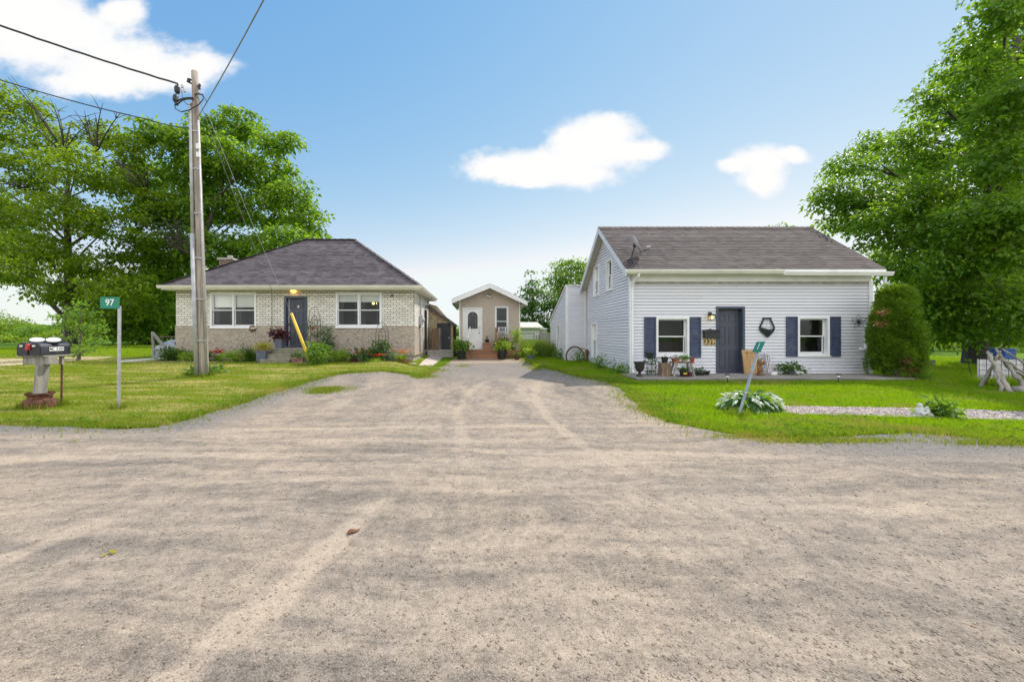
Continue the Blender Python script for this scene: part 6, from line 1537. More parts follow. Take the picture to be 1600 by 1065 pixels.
# sheds and fences behind
D5 = 30.0; x0_, x1_ = PX(806, D5), PX(848, D5); z_ = .2
o = thing('white_shed', ((x0_ + x1_) / 2, D5, z_), 'low white shed with a pale metal roof behind the cottage', 'shed')
mb = MB().box(x0_, x1_ - .2, D5, D5 + 2.5, z_, PZ(511, D5)); mb.build('wall', basic('shed_white', (.55, .55, .52), .7, .12, 3, stretch=(6, 6, .3)), o)
mb = MB(); mb.add([(x0_ - .2, D5 - .3, PZ(512.5, D5)), (x1_, D5 - .3, PZ(512.5, D5)), (x1_, D5 + 2.7, PZ(503, D5)), (x0_ - .2, D5 + 2.7, PZ(503, D5)), (x0_ - .2, D5 - .3, PZ(511, D5)), (x1_, D5 - .3, PZ(511, D5)), (x1_, D5 + 2.7, PZ(501.5, D5)), (x0_ - .2, D5 + 2.7, PZ(501.5, D5))], [(0, 3, 2, 1), (4, 5, 6, 7), (0, 1, 5, 4), (1, 2, 6, 5), (2, 3, 7, 6), (3, 0, 4, 7)]); mb.build('roof', basic('pale_metal_roof', (.60, .58, .50), .5, .08), o)
x2_ = PX(856, D5); o2 = thing('lean_to_shed', (x2_, D5, z_), 'smaller pale shed joined beside the white shed', 'shed')
MB().box(x1_ - .18, x2_, D5 + .4, D5 + 2.2, z_, PZ(514, D5)).build('wall', basic('shed_grey', (.50, .50, .50), .7, .1, 3), o2); MB().add([(x1_ - .17, D5 + .2, PZ(514, D5) + .003), (x2_ + .1, D5 + .2, PZ(514, D5) + .003), (x2_ + .1, D5 + 2.3, PZ(511, D5)), (x1_ - .17, D5 + 2.3, PZ(511, D5))], [(0, 1, 2, 3), (3, 2, 1, 0)]).build('roof', basic('pale_metal', (.6, .6, .58), .5), o2, fix=False)
D6 = 25.0
o = thing('metal_gate', (PX(826, D6), D6, .2), 'tubular metal gate frame with mesh before the white shed', 'gate')
mb = MB()
for (a, b, c_, d_) in ((808, 834.5, 521, 545), (838, 842, 524, 545)):
    X0, X1, Z1, Z0 = PX(a, D6), PX(b, D6), PZ(c_, D6), PZ(d_, D6); mb.tube([(X0, D6, Z0), (X0, D6, Z1), (X1, D6, Z1), (X1, D6, Z0)], .035, 6)
    for i in range(1, 5): mb.tube([(X0, D6, Z0 + (Z1 - Z0) * i / 5), (X1, D6, Z0 + (Z1 - Z0) * i / 5)], .012, 4)
mb.build('frame', basic('dark_gate', (.13, .14, .16), .5), o)
o = thing('plank_fence', (PX(850, D6), D6, .2), 'grey weathered plank fence between the shed and the clapboard lean-to', 'fence')
mb = MB(); x = PX(842.5, D6)
while x < PX(872, D6): h_ = random.uniform(-.1, .05); mb.box(x, x + .17, D6 + .05, D6 + .075, .1, PZ(519, D6) + h_); x += .19
mb.build('plank', MT['greywood'], o)
# things on the gravel
cx_, cy_ = GP(553, 833); gz2 = .014
m_ = MB(); ang = R(55); n = 9; vs = []
for i in range(n):
    u = i / (n - 1); wd_ = .028 * math.sin(math.pi * min(1, u * .92 + .06)) ** .7
    for j in range(5):
        v_ = -1 + j / 2; x = (u - .5) * .11; y = v_ * wd_; z = .012 + .022 * (1 - abs(v_)) * 1.1 + .02 * v_ * v_ + .01 * math.sin(u * 5) + (.006 if j % 2 else 0)
        vs.append((cx_ + x * math.cos(ang) - y * math.sin(ang), cy_ + x * math.sin(ang) + y * math.cos(ang), gz2 + z - .027))
fs = [(i * 5 + j, (i + 1) * 5 + j, (i + 1) * 5 + j + 1, i * 5 + j + 1) for i in range(n - 1) for j in range(4)]
lf_ = m_.add(vs, fs).build('dry_leaf', basic('dry_leaf_brown', (.15, .06, .02), .6, .5, 45), None, origin=(cx_, cy_, gz2), fix=False); tag(lf_, 'curled dry brown leaf lying on the gravel', 'leaf')
so_m = lf_.modifiers.new('thickness', 'SOLIDIFY'); so_m.thickness = .002
for (px, py, lab, s_) in ((171, 869, 'torn yellow leaf lying on the near gravel', .04), (116, 691, 'tiny yellow leaf on the gravel below the mailbox', .045)):
    cx_, cy_ = GP(px, py); V, F = leaf_geo(np.array([[cx_, cy_, gz2 + .006], [cx_ + .01, cy_ + .005, gz2 + .008], [cx_ - .012, cy_, gz2 + .007]]), unit(np.array([[1, .3, .2], [-.6, .7, .25], [.1, -.8, .2]])), unit(np.array([[0, 0, 1.0], [0.2, 0, 1], [0, .2, 1]])), s_, s_ * .8)
    tag(npmesh('yellow_leaf', V, F, MT['lf_yellow'], None, origin=(cx_, cy_, gz2)), lab, 'leaf')
# ------------------------------------------------------------------ trees
def bp(px, D, dz=0.0): x = PX(px, D); return Vector((x, D, float(g(x, D)) + dz))
D = 31.0
A = [(28, 168, 46, 34), (-30, 195, 60, 50), (-70, 260, 60, 60), (84, 226, 44, 30), (158, 208, 40, 26), (214, 232, 40, 26), (122, 262, 60, 36), (36, 262, 48, 30), (186, 282, 46, 34), (248, 318, 40, 30), (92, 330, 60, 32), (10, 330, 50, 34), (178, 352, 64, 34), (60, 384, 60, 30), (128, 410, 64, 32), (224, 392, 44, 30), (32, 424, 44, 26), (96, 452, 50, 24), (188, 448, 54, 30), (150, 492, 44, 22), (-40, 400, 60, 60), (62, 296, 34, 22), (212, 486, 40, 24)]
tree('locust_tree', 'tall airy yellow green tree with dead bare branch tips behind the mailboxes', bp(108, D), P(112, 190, D), .42, lobes_px(A, D, .9), .27, MT['lf_locust'], MT['bark_dark'], 56, 10, .34, first=.12, up=.75, dead=[(P(100, 240, D), P(84, 168, D - .5), 6), (P(150, 240, D), P(142, 182, D - 1), 6), (P(50, 300, D), P(4, 290, D - 1), 4), (P(180, 250, D), P(208, 285, D - 2), 3)], group='tall trees behind the bungalow')
D = 34.0
B = [(286, 218, 36, 30), (322, 200, 30, 24), (372, 196, 42, 26), (238, 206, 30, 24), (350, 246, 56, 36), (424, 226, 26, 22), (450, 216, 18, 14), (418, 270, 46, 34), (300, 268, 50, 36), (452, 300, 34, 28), (478, 336, 28, 28), (400, 326, 54, 38), (336, 318, 50, 36), (282, 330, 44, 36), (494, 368, 20, 16), (452, 372, 42, 24), (386, 384, 50, 26), (326, 388, 52, 32), (262, 388, 48, 36), (420, 400, 40, 20), (230, 270, 40, 34), (238, 330, 34, 30), (290, 430, 46, 26), (236, 440, 44, 30), (250, 490, 44, 26), (206, 510, 40, 24)]
tree('walnut_tree', 'broad rounded deep green tree rising over the bungalow roof', bp(300, D), P(352, 205, D), .40, lobes_px(B, D, .92), .32, MT['lf_walnut'], MT['bark_dark'], 66, 10, .36, first=.15, up=.6, dead=[(P(290, 400, D - 3), P(262, 356, D - 5), 7), (P(300, 400, D - 3), P(312, 376, D - 5), 5), (P(230, 300, D - 2), P(216, 268, D - 4), 4)], group='tall trees behind the bungalow')
D = 40.0
tree('ash_tree', 'darker green tree standing behind the airy yellow green one', bp(-45, D), P(-20, 300, D), .4, lobes_px([(6, 340, 40, 34), (-30, 380, 60, 50), (40, 380, 36, 30), (16, 420, 44, 26), (-60, 300, 60, 50)], D), .26, MT['lf_deep'], MT['bark_dark'], 52, 9, .38, group='tall trees behind the bungalow')
D = 44.0
tree('shade_tree', 'dense dark tree filling the gap behind the bungalow corner', bp(228, D), P(226, 420, D), .35, lobes_px([(200, 470, 40, 36), (250, 450, 44, 36), (236, 510, 50, 28), (170, 500, 46, 34), (280, 500, 36, 30), (140, 460, 40, 30), (300, 470, 30, 26)], D), .36, MT['lf_deep'], MT['bark_dark'], 70, 10, .38, group='tall trees behind the bungalow')
D = 15.2
tree('young_tree', 'small bright leafy tree on the lawn edge behind the mailboxes', bp(122, D), P(128, 480, D), .06, lobes_px([(124, 486, 22, 16), (104, 504, 22, 16), (142, 506, 20, 18), (122, 522, 30, 18), (150, 528, 14, 12), (108, 544, 20, 14), (136, 548, 18, 12)], D), .12, MT['lf_mid'], MT['bark'], 150, 8, .13, first=.1, twigs=2)
# far hedge row on the left
for i, (px, py, rx, ry, D, lab) in enumerate([(14, 516, 34, 24, 62, 'light green roadside bush at the open field edge'), (58, 522, 32, 16, 58, 'wide light green bush behind the two mailboxes'), (92, 530, 24, 12, 52, 'low light green bush beside the young leafy tree'), (-40, 505, 44, 30, 66, 'tall light green bush at the field corner'), (6, 536, 20, 9, 50, 'small rounded bush in front of the field hedge')]):
    b0 = bp(px, D); c = P(px, py, D)
    shrub('field_bush', lab, b0, rx * D / FPX, (c.z + ry * D / FPX - b0.z) / 1.9, .34, MT['lf_bright'] if i % 2 == 0 else MT['lf_mid'], 420, 8, 'bush', 'bushes along the field', spread=.5)
# maple on the right
D = 16.5
C1 = [(1575, 14, 46, 38), (1536, 58, 36, 26), (1600, 80, 60, 46), (1502, 104, 34, 24), (1452, 152, 30, 18), (1548, 136, 50, 34), (1488, 176, 44, 26), (1610, 180, 60, 46), (1424, 212, 34, 18), (1364, 222, 28, 18), (1330, 256, 32, 20), (1412, 262, 50, 28), (1480, 244, 50, 30), (1560, 232, 56, 36), (1298, 300, 34, 22), (1362, 304, 46, 28), (1440, 322, 50, 30), (1520, 312, 54, 34), (1600, 290, 56, 40), (1332, 344, 40, 20), (1398, 366, 44, 24), (1478, 384, 54, 28), (1566, 372, 56, 34), (1420, 418, 36, 22), (1500, 436, 54, 26), (1580, 440, 56, 34), (1450, 476, 40, 24), (1530, 492, 44, 22), (1590, 510, 40, 22), (1650, 100, 60, 60), (1660, 260, 60, 60), (1650, 400, 60, 60), (1640, -60, 60, 60), (1570, -60, 40, 40), (1384, 404, 26, 18), (1424, 510, 26, 18), (1480, 520, 30, 14)]
C1 = [(a, b, c, d, random.uniform(-3.4, 3.0)) for (a, b, c, d) in C1] + [(1470, 446, 46, 26, -2.6), (1540, 462, 50, 28, -3.2), (1500, 398, 50, 28, -3.6), (1574, 400, 50, 34, -4.0), (1556, 512, 44, 22, -2.4), (1600, 470, 46, 30, -3.6), (1430, 480, 34, 22, -1.5), (1490, 500, 40, 20, -2.2), (1530, 340, 54, 34, -4), (1590, 330, 50, 36, -4.5), (1560, 190, 50, 34, -3.5), (1590, 140, 50, 36, -3.8), (1570, 250, 50, 36, -3.8), (1540, 110, 36, 26, -2.5), (1450, 290, 44, 26, -2.5), (1390, 330, 40, 22, -2), (1480, 340, 46, 26, -3)]
tree('maple_tree', 'huge spreading maple towering over the lawn beside the clapboard house', bp(1526, D), P(1590, -90, D), .36, lobes_px(C1, D), .155, MT['lf_maple'], MT['bark_dark'], 160, 14, .25, first=.18, up=.72, twigs=4, shell=.4)
D = 27.0
tree('understory_tree', 'sunlit yellow green tree glowing behind the cedar', bp(1450, D), P(1450, 400, D), .2, lobes_px([(1390, 420, 36, 30), (1430, 450, 44, 34), (1480, 470, 44, 34), (1396, 470, 36, 34), (1530, 480, 44, 34), (1580, 470, 44, 40), (1440, 520, 40, 26), (1510, 540, 44, 24), (1580, 535, 40, 24), (1370, 400, 24, 20)], D), .2, MT['lf_bright'], MT['bark'], 56, 9, .3, group='trees beyond the right lawn')
D = 45.0
tree('distant_tree', 'tall backdrop tree behind the maple and the clapboard roof', bp(1560, D), P(1540, 380, D), .3, lobes_px([(1480, 430, 60, 50), (1560, 400, 60, 50), (1640, 420, 60, 60), (1500, 500, 70, 40), (1600, 500, 70, 40), (1420, 500, 50, 40)], D), .3, MT['lf_mid'], MT['bark_dark'], 50, 9, .42, group='trees beyond the right lawn')
D = 33.0
tree('roof_tree', 'tree whose tip peeks over the brown shingle ridge', bp(1215, D), P(1214, 352, D), .2, lobes_px([(1214, 356, 17, 9, 0), (1198, 372, 30, 14, 0), (1232, 376, 30, 16, 0), (1212, 400, 40, 20, 0)], D), .2, MT['lf_mid'], MT['bark_dark'], 60, 9, .26)
# centre trees behind the lean-to
D = 40.0
tree('backyard_tree', 'round crowned tree rising behind the clapboard lean-to roof', bp(892, D), P(890, 410, D), .26, lobes_px([(878, 416, 20, 14, 0), (900, 412, 20, 14, 0), (868, 436, 24, 16, 0), (896, 440, 30, 20, 0), (922, 430, 26, 20, 0), (880, 466, 34, 20, 0), (900, 492, 34, 24, 0), (930, 470, 34, 30, 0)], D), .25, MT['lf_walnut'], MT['bark_dark'], 60, 9, .32, group='trees behind the white shed')
D = 37.0
tree('backyard_tree', 'dark pointed tree beside the cottage roof and white shed', bp(838, D), P(828, 428, D), .22, lobes_px([(829, 432, 7, 12, 0), (836, 448, 16, 12, 0), (822, 464, 14, 16, 0), (844, 470, 26, 18, 0), (866, 480, 16, 16, 0), (832, 494, 24, 18, 0), (858, 502, 26, 18, 0), (815, 490, 12, 20, 0)], D), .23, MT['lf_deep'], MT['bark_dark'], 72, 9, .28, group='trees behind the white shed')
# horizon
mb_l = []
for i in range(120):
    a = -1.35 + 2.7 * i / 119; r_ = random.uniform(150, 190); mb_l.append((r_ * math.sin(a) * 1.2, r_ * math.cos(a) + 20, 1.2, random.uniform(5, 9), 4, random.uniform(2.2, 4.6)))
C = lobe_points(mb_l, 16, .6); V, F = sprigs(C, 6, 1.0, 1.3, .9)
struct(npmesh('treeline', V, F, MT['lf_mid']), kind='stuff')

# cedar
D = 11.75
cb_ = bp(1400, D); cz = cb_.z
ced = thing('cedar', cb_, 'plump dark green cedar hugging the house corner with a few browned sprays', 'shrub')
MB().tube([cb_ - Vector((0, 0, .1)), cb_ + Vector((0, 0, 2.2))], [.09, .03], 8).build('trunk', MT['bark'], ced)
nc = 240; zc_ = rng.random(nc) ** .9; tc_ = np.arange(nc) * 2.39996
prof_r = np.interp(zc_, [0, .08, .3, .55, .8, .93, 1.0], [.36, .46, .46, .40, .31, .20, .05])
CC = np.stack([cb_.x + prof_r * np.cos(tc_) * .96, cb_.y + prof_r * np.sin(tc_) * .85, cz + .16 + 2.42 * zc_], 1); rc_ = .10 + .20 * rng.random(nc) ** 1.6
per = 260; d_ = unit(rng.normal(size=(nc, per, 3)).reshape(-1, 3)); od = np.repeat(np.stack([np.cos(tc_), np.sin(tc_), np.full(nc, .45)], 1), per, 0)
d_ = unit(d_ + od * .75); p = np.repeat(CC, per, 0) + d_ * np.repeat(rc_, per)[:, None] * (.75 + .35 * rng.random((nc * per, 1))); N_ = nc * per
ax_ = unit(d_ + rng.normal(size=(N_, 3)) * .45 + np.array([0, 0, .45])); nr = unit(rng.normal(size=(N_, 3)))
V, F = leaf_geo(p, ax_, nr, .07 * (.6 + .8 * rng.random(N_)), .026); V[:, 2] = np.maximum(V[:, 2], cz + .03)
npmesh('foliage', V, F, MT['lf_cedar'], ced)
pts = []
for (px, py, s_) in ((1378, 488, .05), (1416, 562, .06), (1422, 578, .075), (1376, 506, .05)):
    q = P(px, py, D - .6); pts.append(np.array(q) + rng.normal(size=(34, 3)) * s_ * np.array([1, .5, .8]))
C = np.concatenate(pts); V, F = sprigs(C, 3, .05, .07, .03); npmesh('browned_sprays', V, F, MT['lf_brown'], ced)

# ------------------------------------------------------------------ flower beds
bedp = [(-11.9, 15.0), (-9.6, 15.05), (-8.6, 15.2), (-8.55, 16.05), (-12.2, 16.05)]
def soilsheet(name, pts):
    o = []
    for a, b in zip(pts, pts[1:] + pts[:1]):
        d = math.hypot(b[0] - a[0], b[1] - a[1]); n = max(1, int(d / .1))
        for i in range(n): u = i / n; o.append((a[0] + (b[0] - a[0]) * u + random.gauss(0, .015), a[1] + (b[1] - a[1]) * u + random.gauss(0, .015)))
    return struct(sheet(name, np.array(o), .015, MT['soil'], .4))
soilsheet('garden_ground', [(-12.2, 14.9), (-8.9, 14.75), (-8.9, 16.05), (-12.2, 16.05)])
soilsheet('garden_ground', [(-6.8, 14.5), (-5.0, 14.6), (-3.1, 15.0), (-2.7, 15.5), (-2.62, 16.05), (-6.8, 16.05)])
def S(name, lab, px, py_base, py_top, rx_px, D, leaf, m, n=60, k=7, **kw):
    b = bp(px, D); b.z = max(b.z, PZ(py_base, D)) if kw.pop('lift', False) else b.z
    h = PZ(py_top, D) - b.z; return shrub(name, lab, b, rx_px * D / FPX, h / 1.95, leaf, m, n, k, kw.pop('cat', 'plant'), **kw)
S('bushy_shrub', 'big bushy green shrub hiding the foot of the yellow guard', 495, 578, 532, 17, 13.8, .12, MT['lf_mid'], 150, 8, cat='shrub', spread=.08, W=.3)
S('round_shrub', 'rounded bright green shrub right of the big bushy shrub', 531, 568, 545, 16, 14.9, .07, MT['lf_lime'], 130, 8, cat='shrub', spread=.06)
o = thing('tall_flower', bp(491, 15.3), 'tall reddish climbing plant against the pointed black trellis', 'plant'); b = bp(491, 15.3)
C = np.stack([b.x + rng.normal(size=70) * .11, b.y + rng.normal(size=70) * .07, b.z + .1 + rng.random(70) * 1.5], 1); V, F = sprigs(C[:50], 6, .08, .09, .05); npmesh('foliage', V, F, MT['lf_deep'], o)
V, F = sprigs(C[50:], 5, .07, .08, .05); npmesh('blossom', V, F, MT['lf_brown'], o); MB().tube([b, b + Vector((0, 0, 1.5))], [.012, .005], 5).build('stem', MT['stem'], o)
flowers('flower', [tuple(P(489, 511, 15.2)), tuple(P(491, 513, 15.2)), tuple(P(488, 514, 15.25))], .07, MT['lf_red'], o)
S('feathery_shrub', 'tall grey green feathery shrub left of the window with amber lamps', 510, 565, 505, 12, 15.2, .09, MT['lf_silver'], 130, 8, cat='shrub', tall=True, spread=.08)
def clump(name, lab, px, D, r, h, n, m, w=.012, **k):
    b = bp(px, D); o = thing(name, b, lab, k.pop('cat', 'plant'), k.pop('group', None)); blades('leaves', b, r, h, n, m, o, w, **k); return o, b
clump('iris_clump', 'upright dark green iris leaves beside the rounded bright shrub', 553, 15.2, .32, .5, 90, MT['lf_deep'])
o, b = clump('red_lily', 'clump of scarlet lilies under the window between iris and rose', 566, 15.0, .3, .42, 60, MT['lf_mid']); flowers('flower', [tuple(b + Vector((random.gauss(.0, .15), random.gauss(-.05, .08), random.uniform(.28, .46)))) for i in range(16)], .09, MT['lf_red'], o)
S('rose_bush', 'dark glossy rose bush below the arched black trellis', 597, 566, 530, 15, 15.4, .09, MT['lf_deep'], 120, 7, cat='shrub', spread=.1)
S('variegated_hosta', 'pale edged hosta leaning out beside the dark rose bush', 578, 570, 547, 13, 15.0, .17, MT['lf_hosta'], 36, 5, spread=.1)
o, b = clump('red_lily', 'smaller scarlet lily tuft just below the dark rose bush', 590, 14.8, .22, .3, 36, MT['lf_mid']); flowers('flower', [tuple(b + Vector((random.gauss(.0, .13), random.gauss(-.05, .06), random.uniform(.2, .3)))) for i in range(11)], .085, MT['lf_red'], o)
S('low_cushion', 'low lime cushion plant at the bed edge before the rose', 588, 574, 563, 12, 14.6, .05, MT['lf_lime'], 60, 7, spread=.05)
o = S('mixed_perennial', 'airy perennial with purplish sprays between the rose and orange lilies', 609, 573, 546, 11, 15.0, .06, MT['lf_silver'], 70, 6, spread=.08)
flowers('flower', [tuple(P(609, 550, 14.9) + Vector((random.gauss(0, .2), random.gauss(0, .1), random.gauss(0, .15)))) for i in range(20)], .035, MT['lf_violet'], o)
o, b = clump('orange_lily', 'clump of salmon orange lilies near the bungalow corner', 626, 15.1, .4, .5, 110, MT['lf_bright'], .01); flowers('flower', [tuple(b + Vector((random.gauss(.0, .22), random.gauss(0, .1), random.uniform(.30, .50)))) for i in range(22)], .08, MT['lf_orange'], o)
o = S('brown_sedum', 'rusty brown leafed low plant at the corner by the paved path', 632, 575, 564, 12, 14.8, .05, MT['lf_brown'], 60, 6, spread=.06)
S('dark_cushion', 'small purple leafed cushion at the bed front beside the iris', 553, 574, 563, 8, 14.5, .05, MT['lf_purple'], 40, 6, spread=.05)
# left of the steps
S('leafy_plant', 'dark leafy plant in front of the grey tarp at the corner', 268, 563, 541, 11, 15.5, .11, MT['lf_deep'], 70, 7, spread=.1)
S('round_shrub', 'small lime green ball shrub left of the utility pole', 291, 565, 549, 11, 14.9, .05, MT['lf_lime'], 100, 7, cat='shrub', spread=.05)
clump('fern_clump', 'dark ferny clump at the bungalow corner behind the lime ball', 283, 15.6, .6, .62, 130, MT['lf_deep'], .02)
clump('fern_clump', 'dark ferny clump half hidden by the utility pole', 316, 15.5, .5, .6, 110, MT['lf_deep'], .02)
o, b = clump('red_lily', 'scarlet lilies just right of the utility pole', 341, 15.1, .34, .45, 70, MT['lf_mid']); flowers('flower', [tuple(b + Vector((random.gauss(.0, .18), random.gauss(-.05, .08), random.uniform(.28, .46)))) for i in range(18)], .09, MT['lf_red'], o)
S('round_shrub', 'wide lime green ball shrub under the blind drawn window', 365, 567, 547, 16, 14.8, .06, MT['lf_lime'], 140, 8, cat='shrub', spread=.06)
clump('sword_leaf_clump', 'tall dark strap leaved clump beside the grey planter', 391, 15.1, .42, .78, 130, MT['lf_deep'], .016)
o = S('spindly_perennial', 'wispy grey green perennial against the stone coat wall', 378, 560, 528, 9, 15.6, .05, MT['lf_silver'], 50, 5, tall=True, spread=.09)
# round the pole, in the lawn
S('hosta', 'low hosta growing round the foot of the utility pole', 322, 590, 579, 15, 11.9, .16, MT['lf_hosta'], 40, 5, spread=.1)
S('hosta', 'small dark weed patch on the shadow side of the utility pole', 303, 592, 582, 9, 11.8, .09, MT['lf_deep'], 36, 5, spread=.08)
# variegated hosta with the leaning sign
b = bp(1172, 7.2); hos = thing('variegated_plant', b, 'wide plant with drooping green leaves and white tips by the leaning sign', 'plant')
Cs = []; AX = []; 
n = 210; th = rng.random(n) * 6.283; rr_ = rng.random(n) ** .5
C = np.stack([b.x + .5 * rr_ * np.cos(th), b.y + .28 * rr_ * np.sin(th), b.z + .05 + .3 * (1 - rr_ ** 1.6) * (.6 + .5 * rng.random(n))], 1)
ax_ = unit(np.stack([np.cos(th), np.sin(th), .15 - .8 * rr_], 1) + rng.normal(size=(n, 3)) * .25); nr = unit(np.array([0, 0, 1.0]) + np.stack([np.cos(th), np.sin(th), 0 * th], 1) * rr_[:, None] + rng.normal(size=(n, 3)) * .25)
V, F = leaf_geo(C, ax_, nr, .17 * (.7 + .6 * rng.random(n)), .10); V[:, 2] = np.maximum(V[:, 2], b.z + .01); npmesh('foliage', V, F, MT['lf_hosta'], hos)
n = 70; th = rng.random(n) * 6.283; rr_ = .5 + .5 * rng.random(n); C = np.stack([b.x + .52 * rr_ * np.cos(th), b.y + .3 * rr_ * np.sin(th), b.z + .12 + .27 * (1 - rr_ ** 2) + .05 * rng.random(n)], 1)
ax_ = unit(np.stack([np.cos(th), np.sin(th), -.3 * rr_], 1) + rng.normal(size=(n, 3)) * .3); V, F = leaf_geo(C, ax_, unit(np.array([0, -.3, 1.0]) + rng.normal(size=(n, 3)) * .3), .13 * (.7 + .6 * rng.random(n)), .055); npmesh('pale_leaves', V, F, MT['lf_white'], hos)
MB().tube([b - Vector((0, 0, .03)), b + Vector((.02, 0, .2))], [.03, .01], 6).build('stem', MT['stem'], hos)
S('leafy_plant', 'rounded bright leafy plant in the gravel strip beside the statue', 1470, 653, 629, 15, 6.65, .10, MT['lf_mid'], 60, 6, spread=.06)
# weeds along the walls
for (px, D_, w_, lab) in ((905, 17.0, .3, 'tall weeds inside the iron hoop'), (967, 12.75, .28, 'leafy weeds at the front corner of the clapboard house'), (938, 14.2, .22, 'weeds halfway along the gable wall'), (874, 18.6, .3, 'weeds under the small lean-to window'), (1440, 11.4, .22, 'low weeds at the end of the plank porch')):
    S('weed_clump', lab, px, 0, 521 + (CAMH - float(g(PX(px, D_), D_)) - (.55 if px < 960 else .38 if px < 1000 else .2)) * FPX / D_, w_ * FPX / D_, D_, .07, MT['lf_mid'], 60, 6, group='weeds along the house walls', spread=.08)

# ------------------------------------------------------------------ grass
def grassmat(name, c1, c2, straw, trans):
    m, t = newmat(name); co = t.obj(); r = t.isl()
    band = t.rng(t.noise(t.scl(co, (.45, 3.2, 1)), 1.0, 4, .6), .47, .62)
    patch = t.rng(t.noise(co, .9, 5, .6), .5, .68)
    c = t.mix(r, c1, c2); f = t.m('MULTIPLY', t.m('MAXIMUM', t.m('MULTIPLY', band, straw[3]), t.m('MULTIPLY', patch, straw[4])), t.rng(r, .0, .35))
    c = t.mix(f, c, straw[:3]); tc = t.mix(f, trans, straw[:3])
    b = t.n('ShaderNodeBsdfPrincipled', None, Base_Color=c, Roughness=.6); b.inputs['Specular IOR Level'].default_value = .2
    tr = t.n('ShaderNodeBsdfTranslucent', None, Color=tc)
    t.out(t.n('ShaderNodeMixShader', None, i0=.4, i1=b.outputs[0], i2=tr.outputs[0]).outputs[0]); return m
MT['g_left'] = grassmat('mown_grass', (.15, .215, .010), (.26, .31, .025), (.62, .53, .22, 1.0, .25), (.46, .56, .04))
MT['g_right'] = grassmat('lush_grass', (.12, .22, .004), (.22, .34, .008), (.44, .37, .10, .0, .75), (.46, .68, .01))
MT['g_verge'] = grassmat('verge_grass', (.07, .14, .008), (.20, .26, .02), (.50, .40, .10, .4, .8), (.36, .46, .03))
def grass(name, X, Y, h, w, mat, lean=.5):
    n = len(X); th = rng.random(n) * 6.283; hh = h * (.5 + .8 * rng.random(n)); ww = w * (.6 + .8 * rng.random(n))
    dx = np.stack([np.cos(th), np.sin(th)], 1); lt = rng.random(n) * 6.283; L_ = lean * hh * rng.random(n)
    z = g(X, Y)
    a = np.stack([X - dx[:, 0] * ww / 2, Y - dx[:, 1] * ww / 2, z - .004], 1); b = np.stack([X + dx[:, 0] * ww / 2, Y + dx[:, 1] * ww / 2, z - .004], 1)
    c = np.stack([X + np.cos(lt) * L_, Y + np.sin(lt) * L_, z + hh], 1)
    V = np.stack([a, b, c], 1).reshape(-1, 3); F = np.arange(n * 3).reshape(-1, 3)
    return struct(npmesh(name, V, F, mat), kind='stuff')
EDGE = DRIVE
def ok(X, Y, grow=0.0):
    m = ~inside(DRIVE, X, Y) & ~inside(BED, X, Y)
    m &= ~((X > bx0 - .1) & (X < bx1 + .05) & (Y > YL - .05)); m &= ~((X > hx0 - .02) & (Y > YR - 1.45) & (X < PX(1424, 11.3)) & (Y < 18))
    m &= ~((X > -12.2) & (X < -8.9) & (Y > 14.8)); m &= ~((X > -6.8) & (X < -3.0) & (Y > 14.55 + .12 * (X + 6.8))); m &= ~((X > -8.95) & (X < -6.75) & (Y > 14.25))
    m &= ~inside(PATHP, X, Y)
    return m
def scatter(n, x0, x1, y0, y1, p=1.5):
    Y = y0 + (y1 - y0) * rng.random(n) ** p; X = x0 + (x1 - x0) * rng.random(n); k = ok(X, Y) & (np.abs(X * FPX / Y - 55) < 900); return X[k], Y[k]
X, Y = scatter(330000, -21, -1.9, 5.9, 17.5); grass('mown_lawn_grass', X, Y, .045, .011 + .0006 * Y, MT['g_left'], 1.6)
X, Y = scatter(300000, 1.9, 16.5, 5.2, 13.5); grass('lush_lawn_grass', X, Y, .06, .010 + .0005 * Y, MT['g_right'], 1.2)
X, Y = scatter(60000, .3, 5.2, 12, 22, 1.0); grass('side_yard_grass', X, Y, .10, .016, MT['g_right'], .7)
X, Y = scatter(60000, 11, 24, 11, 26, 1.2); grass('shaded_lawn_grass', X, Y, .09, .022, MT['g_right'], 1.2)
X, Y = scatter(90000, -38, -12, 17, 40, 1.4); grass('back_lawn_grass', X, Y, .09, .035, MT['g_right'], .9)
# rough verge along the gravel edge, with tufts reaching over it
ev = DRIVE[(np.abs(DRIVE[:, 0]) < 14) & (DRIVE[:, 1] > 4.5) & (DRIVE[:, 1] < 18.6)]
i_ = rng.integers(0, len(ev), 52000); off = rng.normal(size=(52000, 2)) * np.array([.24, .20]); X, Y = ev[i_, 0] + off[:, 0], ev[i_, 1] + off[:, 1]
cl = np.array([math.sin(a * 2.1) * math.sin(b * 2.7 + a) for a, b in zip(X, Y)]); k_ = ~inside(DRIVE, X, Y) | (rng.random(len(X)) < .16 + .16 * cl)
k_ &= ~((X > -4.0) & (X < 1.1) & (Y > 14.6)); grass('verge_grass', X[k_], Y[k_], .085, .014, MT['g_verge'], 1.0)
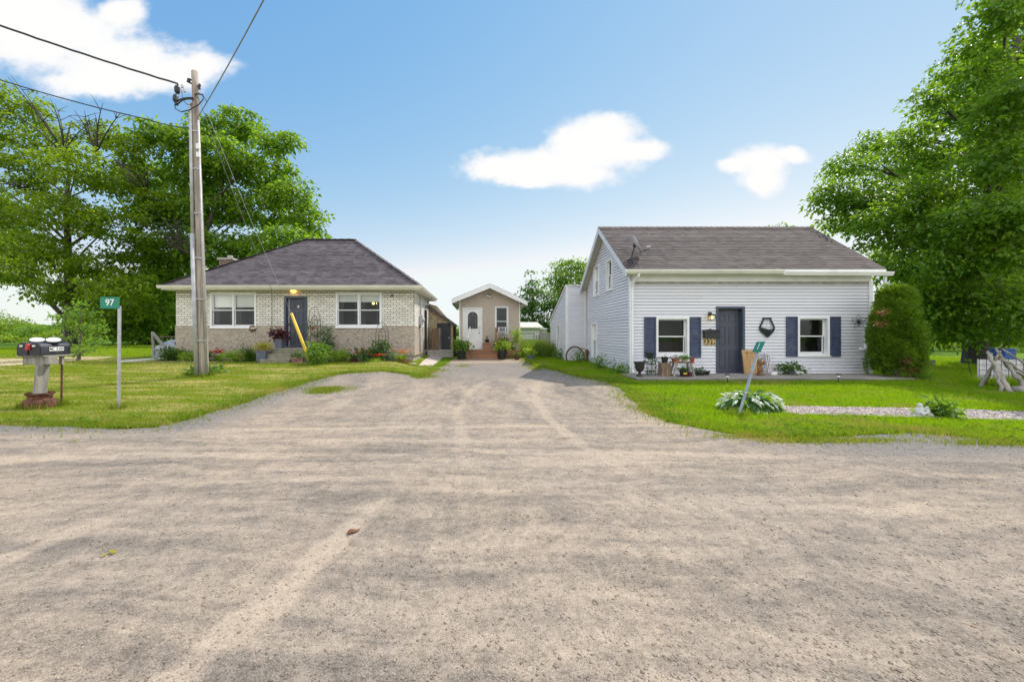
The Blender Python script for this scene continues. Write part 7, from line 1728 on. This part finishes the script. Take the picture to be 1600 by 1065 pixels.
# clover, plantain and dandelion leaves through the turf
n = 16000; i_ = rng.integers(0, len(ev), n); off = rng.normal(size=(n, 2)) * np.array([.5, .35]); X, Y = ev[i_, 0] + off[:, 0], ev[i_, 1] + off[:, 1]
X = np.concatenate([X, rng.random(5000) * 13 - 17, rng.random(5000) * 11 + 3]); Y = np.concatenate([Y, 6.3 + 7 * rng.random(5000), 5.6 + 5 * rng.random(5000)])
den_ = np.sin(X * 3.1 + 2 * np.sin(Y * 2.3)) * np.sin(Y * 4.1 + X) + .35 * np.sin(X * 9 + Y * 5); k_ = ok(X, Y) & (den_ > .12); X, Y = X[k_], Y[k_]
C = np.stack([X, Y, g(X, Y) + .03 + .035 * rng.random(len(X))], 1); th = rng.random(len(X)) * 6.283
V, F = leaf_geo(C, unit(np.stack([np.cos(th), np.sin(th), .15 + .2 * rng.random(len(X))], 1)), unit(np.array([0, 0, 1.0]) + rng.normal(size=(len(X), 3)) * .25), .06 * (.6 + .8 * rng.random(len(X))), .036)
struct(npmesh('lawn_weeds', V, F, MT['lf_weed']), kind='stuff')
# taller tufts left by the mower round posts and bases
pts = []
for (x_, y_, r_, n_) in ((mx, my, .26, 420), (sx_, sy_, .1, 160), (rx_, ry_, .1, 120), (lx0, ly0, .14, 200), (ux, uy, .25, 420)):
    th = rng.random(n_) * 6.283; q_ = r_ * (.7 + .5 * rng.random(n_)); pts.append(np.stack([x_ + q_ * np.cos(th), y_ + q_ * np.sin(th)], 1))
Q = np.concatenate(pts); grass('uncut_grass', Q[:, 0], Q[:, 1], .15, .013, MT['g_verge'], .7)
# straggling grass in the gravel
pts = []
for (px, py, sx, sy, n) in ((512, 609, .45, .35, 2600), (500, 614, .3, .2, 900), (1240, 690, .5, .12, 900), (1330, 690, .7, .10, 900), (1560, 694, .6, .12, 1100), (1010, 640, .25, .3, 500), (660, 589, .35, .3, 900), (836, 577, .25, .5, 600), (724, 572, .3, .5, 350), (930, 592, .35, .3, 900), (690, 570, .3, .6, 700), (1200, 684, .6, .12, 1300), (1480, 676, .9, .16, 1800)):
    c = GP(px, py); pts.append(np.stack([c[0] + rng.normal(size=n) * sx * .6, c[1] + rng.normal(size=n) * sy * .6], 1))
Q = np.concatenate(pts); grass('stray_grass', Q[:, 0], Q[:, 1], .06, .013, MT['g_verge'], 1.0)
# tall grass behind the cottage
n = 16000; X = rng.random(n) * 4.2 + 1.2; Y = rng.random(n) * 6 + 19.5; k_ = ~((X > ex - .1) & (Y > YE)); 
struct(grass('tall_meadow_grass', X[k_], Y[k_], .75, .035, leafmat('meadow_grass', (.09, .16, .02), (.18, .25, .04), (.3, .42, .04)), .5), kind='stuff')
n = 5000; X = -13.2 - rng.random(n) * 14; Y = 17.5 + rng.random(n) * 2
# shaded weeds around the pen
n = 2600; X = 13.2 + rng.random(n) * 3.5; Y = 9.9 + rng.random(n) * .9; grass('pen_weeds', X, Y, .22, .03, MT['g_right'], .6)
# sandy track on the far lawn edge
ts_ = [GP(px, py) for px, py in ((-60, 562), (40, 561.5), (92, 559.5), (150, 557), (182, 558), (150, 562.5), (80, 568), (20, 572), (-60, 576))]
o_ = []
for a, b in zip(ts_, ts_[1:] + ts_[:1]):
    d = math.hypot(b[0] - a[0], b[1] - a[1]); n = max(1, int(d / .15))
    for i in range(n): u = i / n; o_.append((a[0] + (b[0] - a[0]) * u + random.gauss(0, .03), a[1] + (b[1] - a[1]) * u + random.gauss(0, .03)))
struct(sheet('dirt_road', np.array(o_), .035, basic('dry_sand', (.48, .38, .24), .95, .2, 6, .5, 60), .4, (-40, -8), (12, 24)))
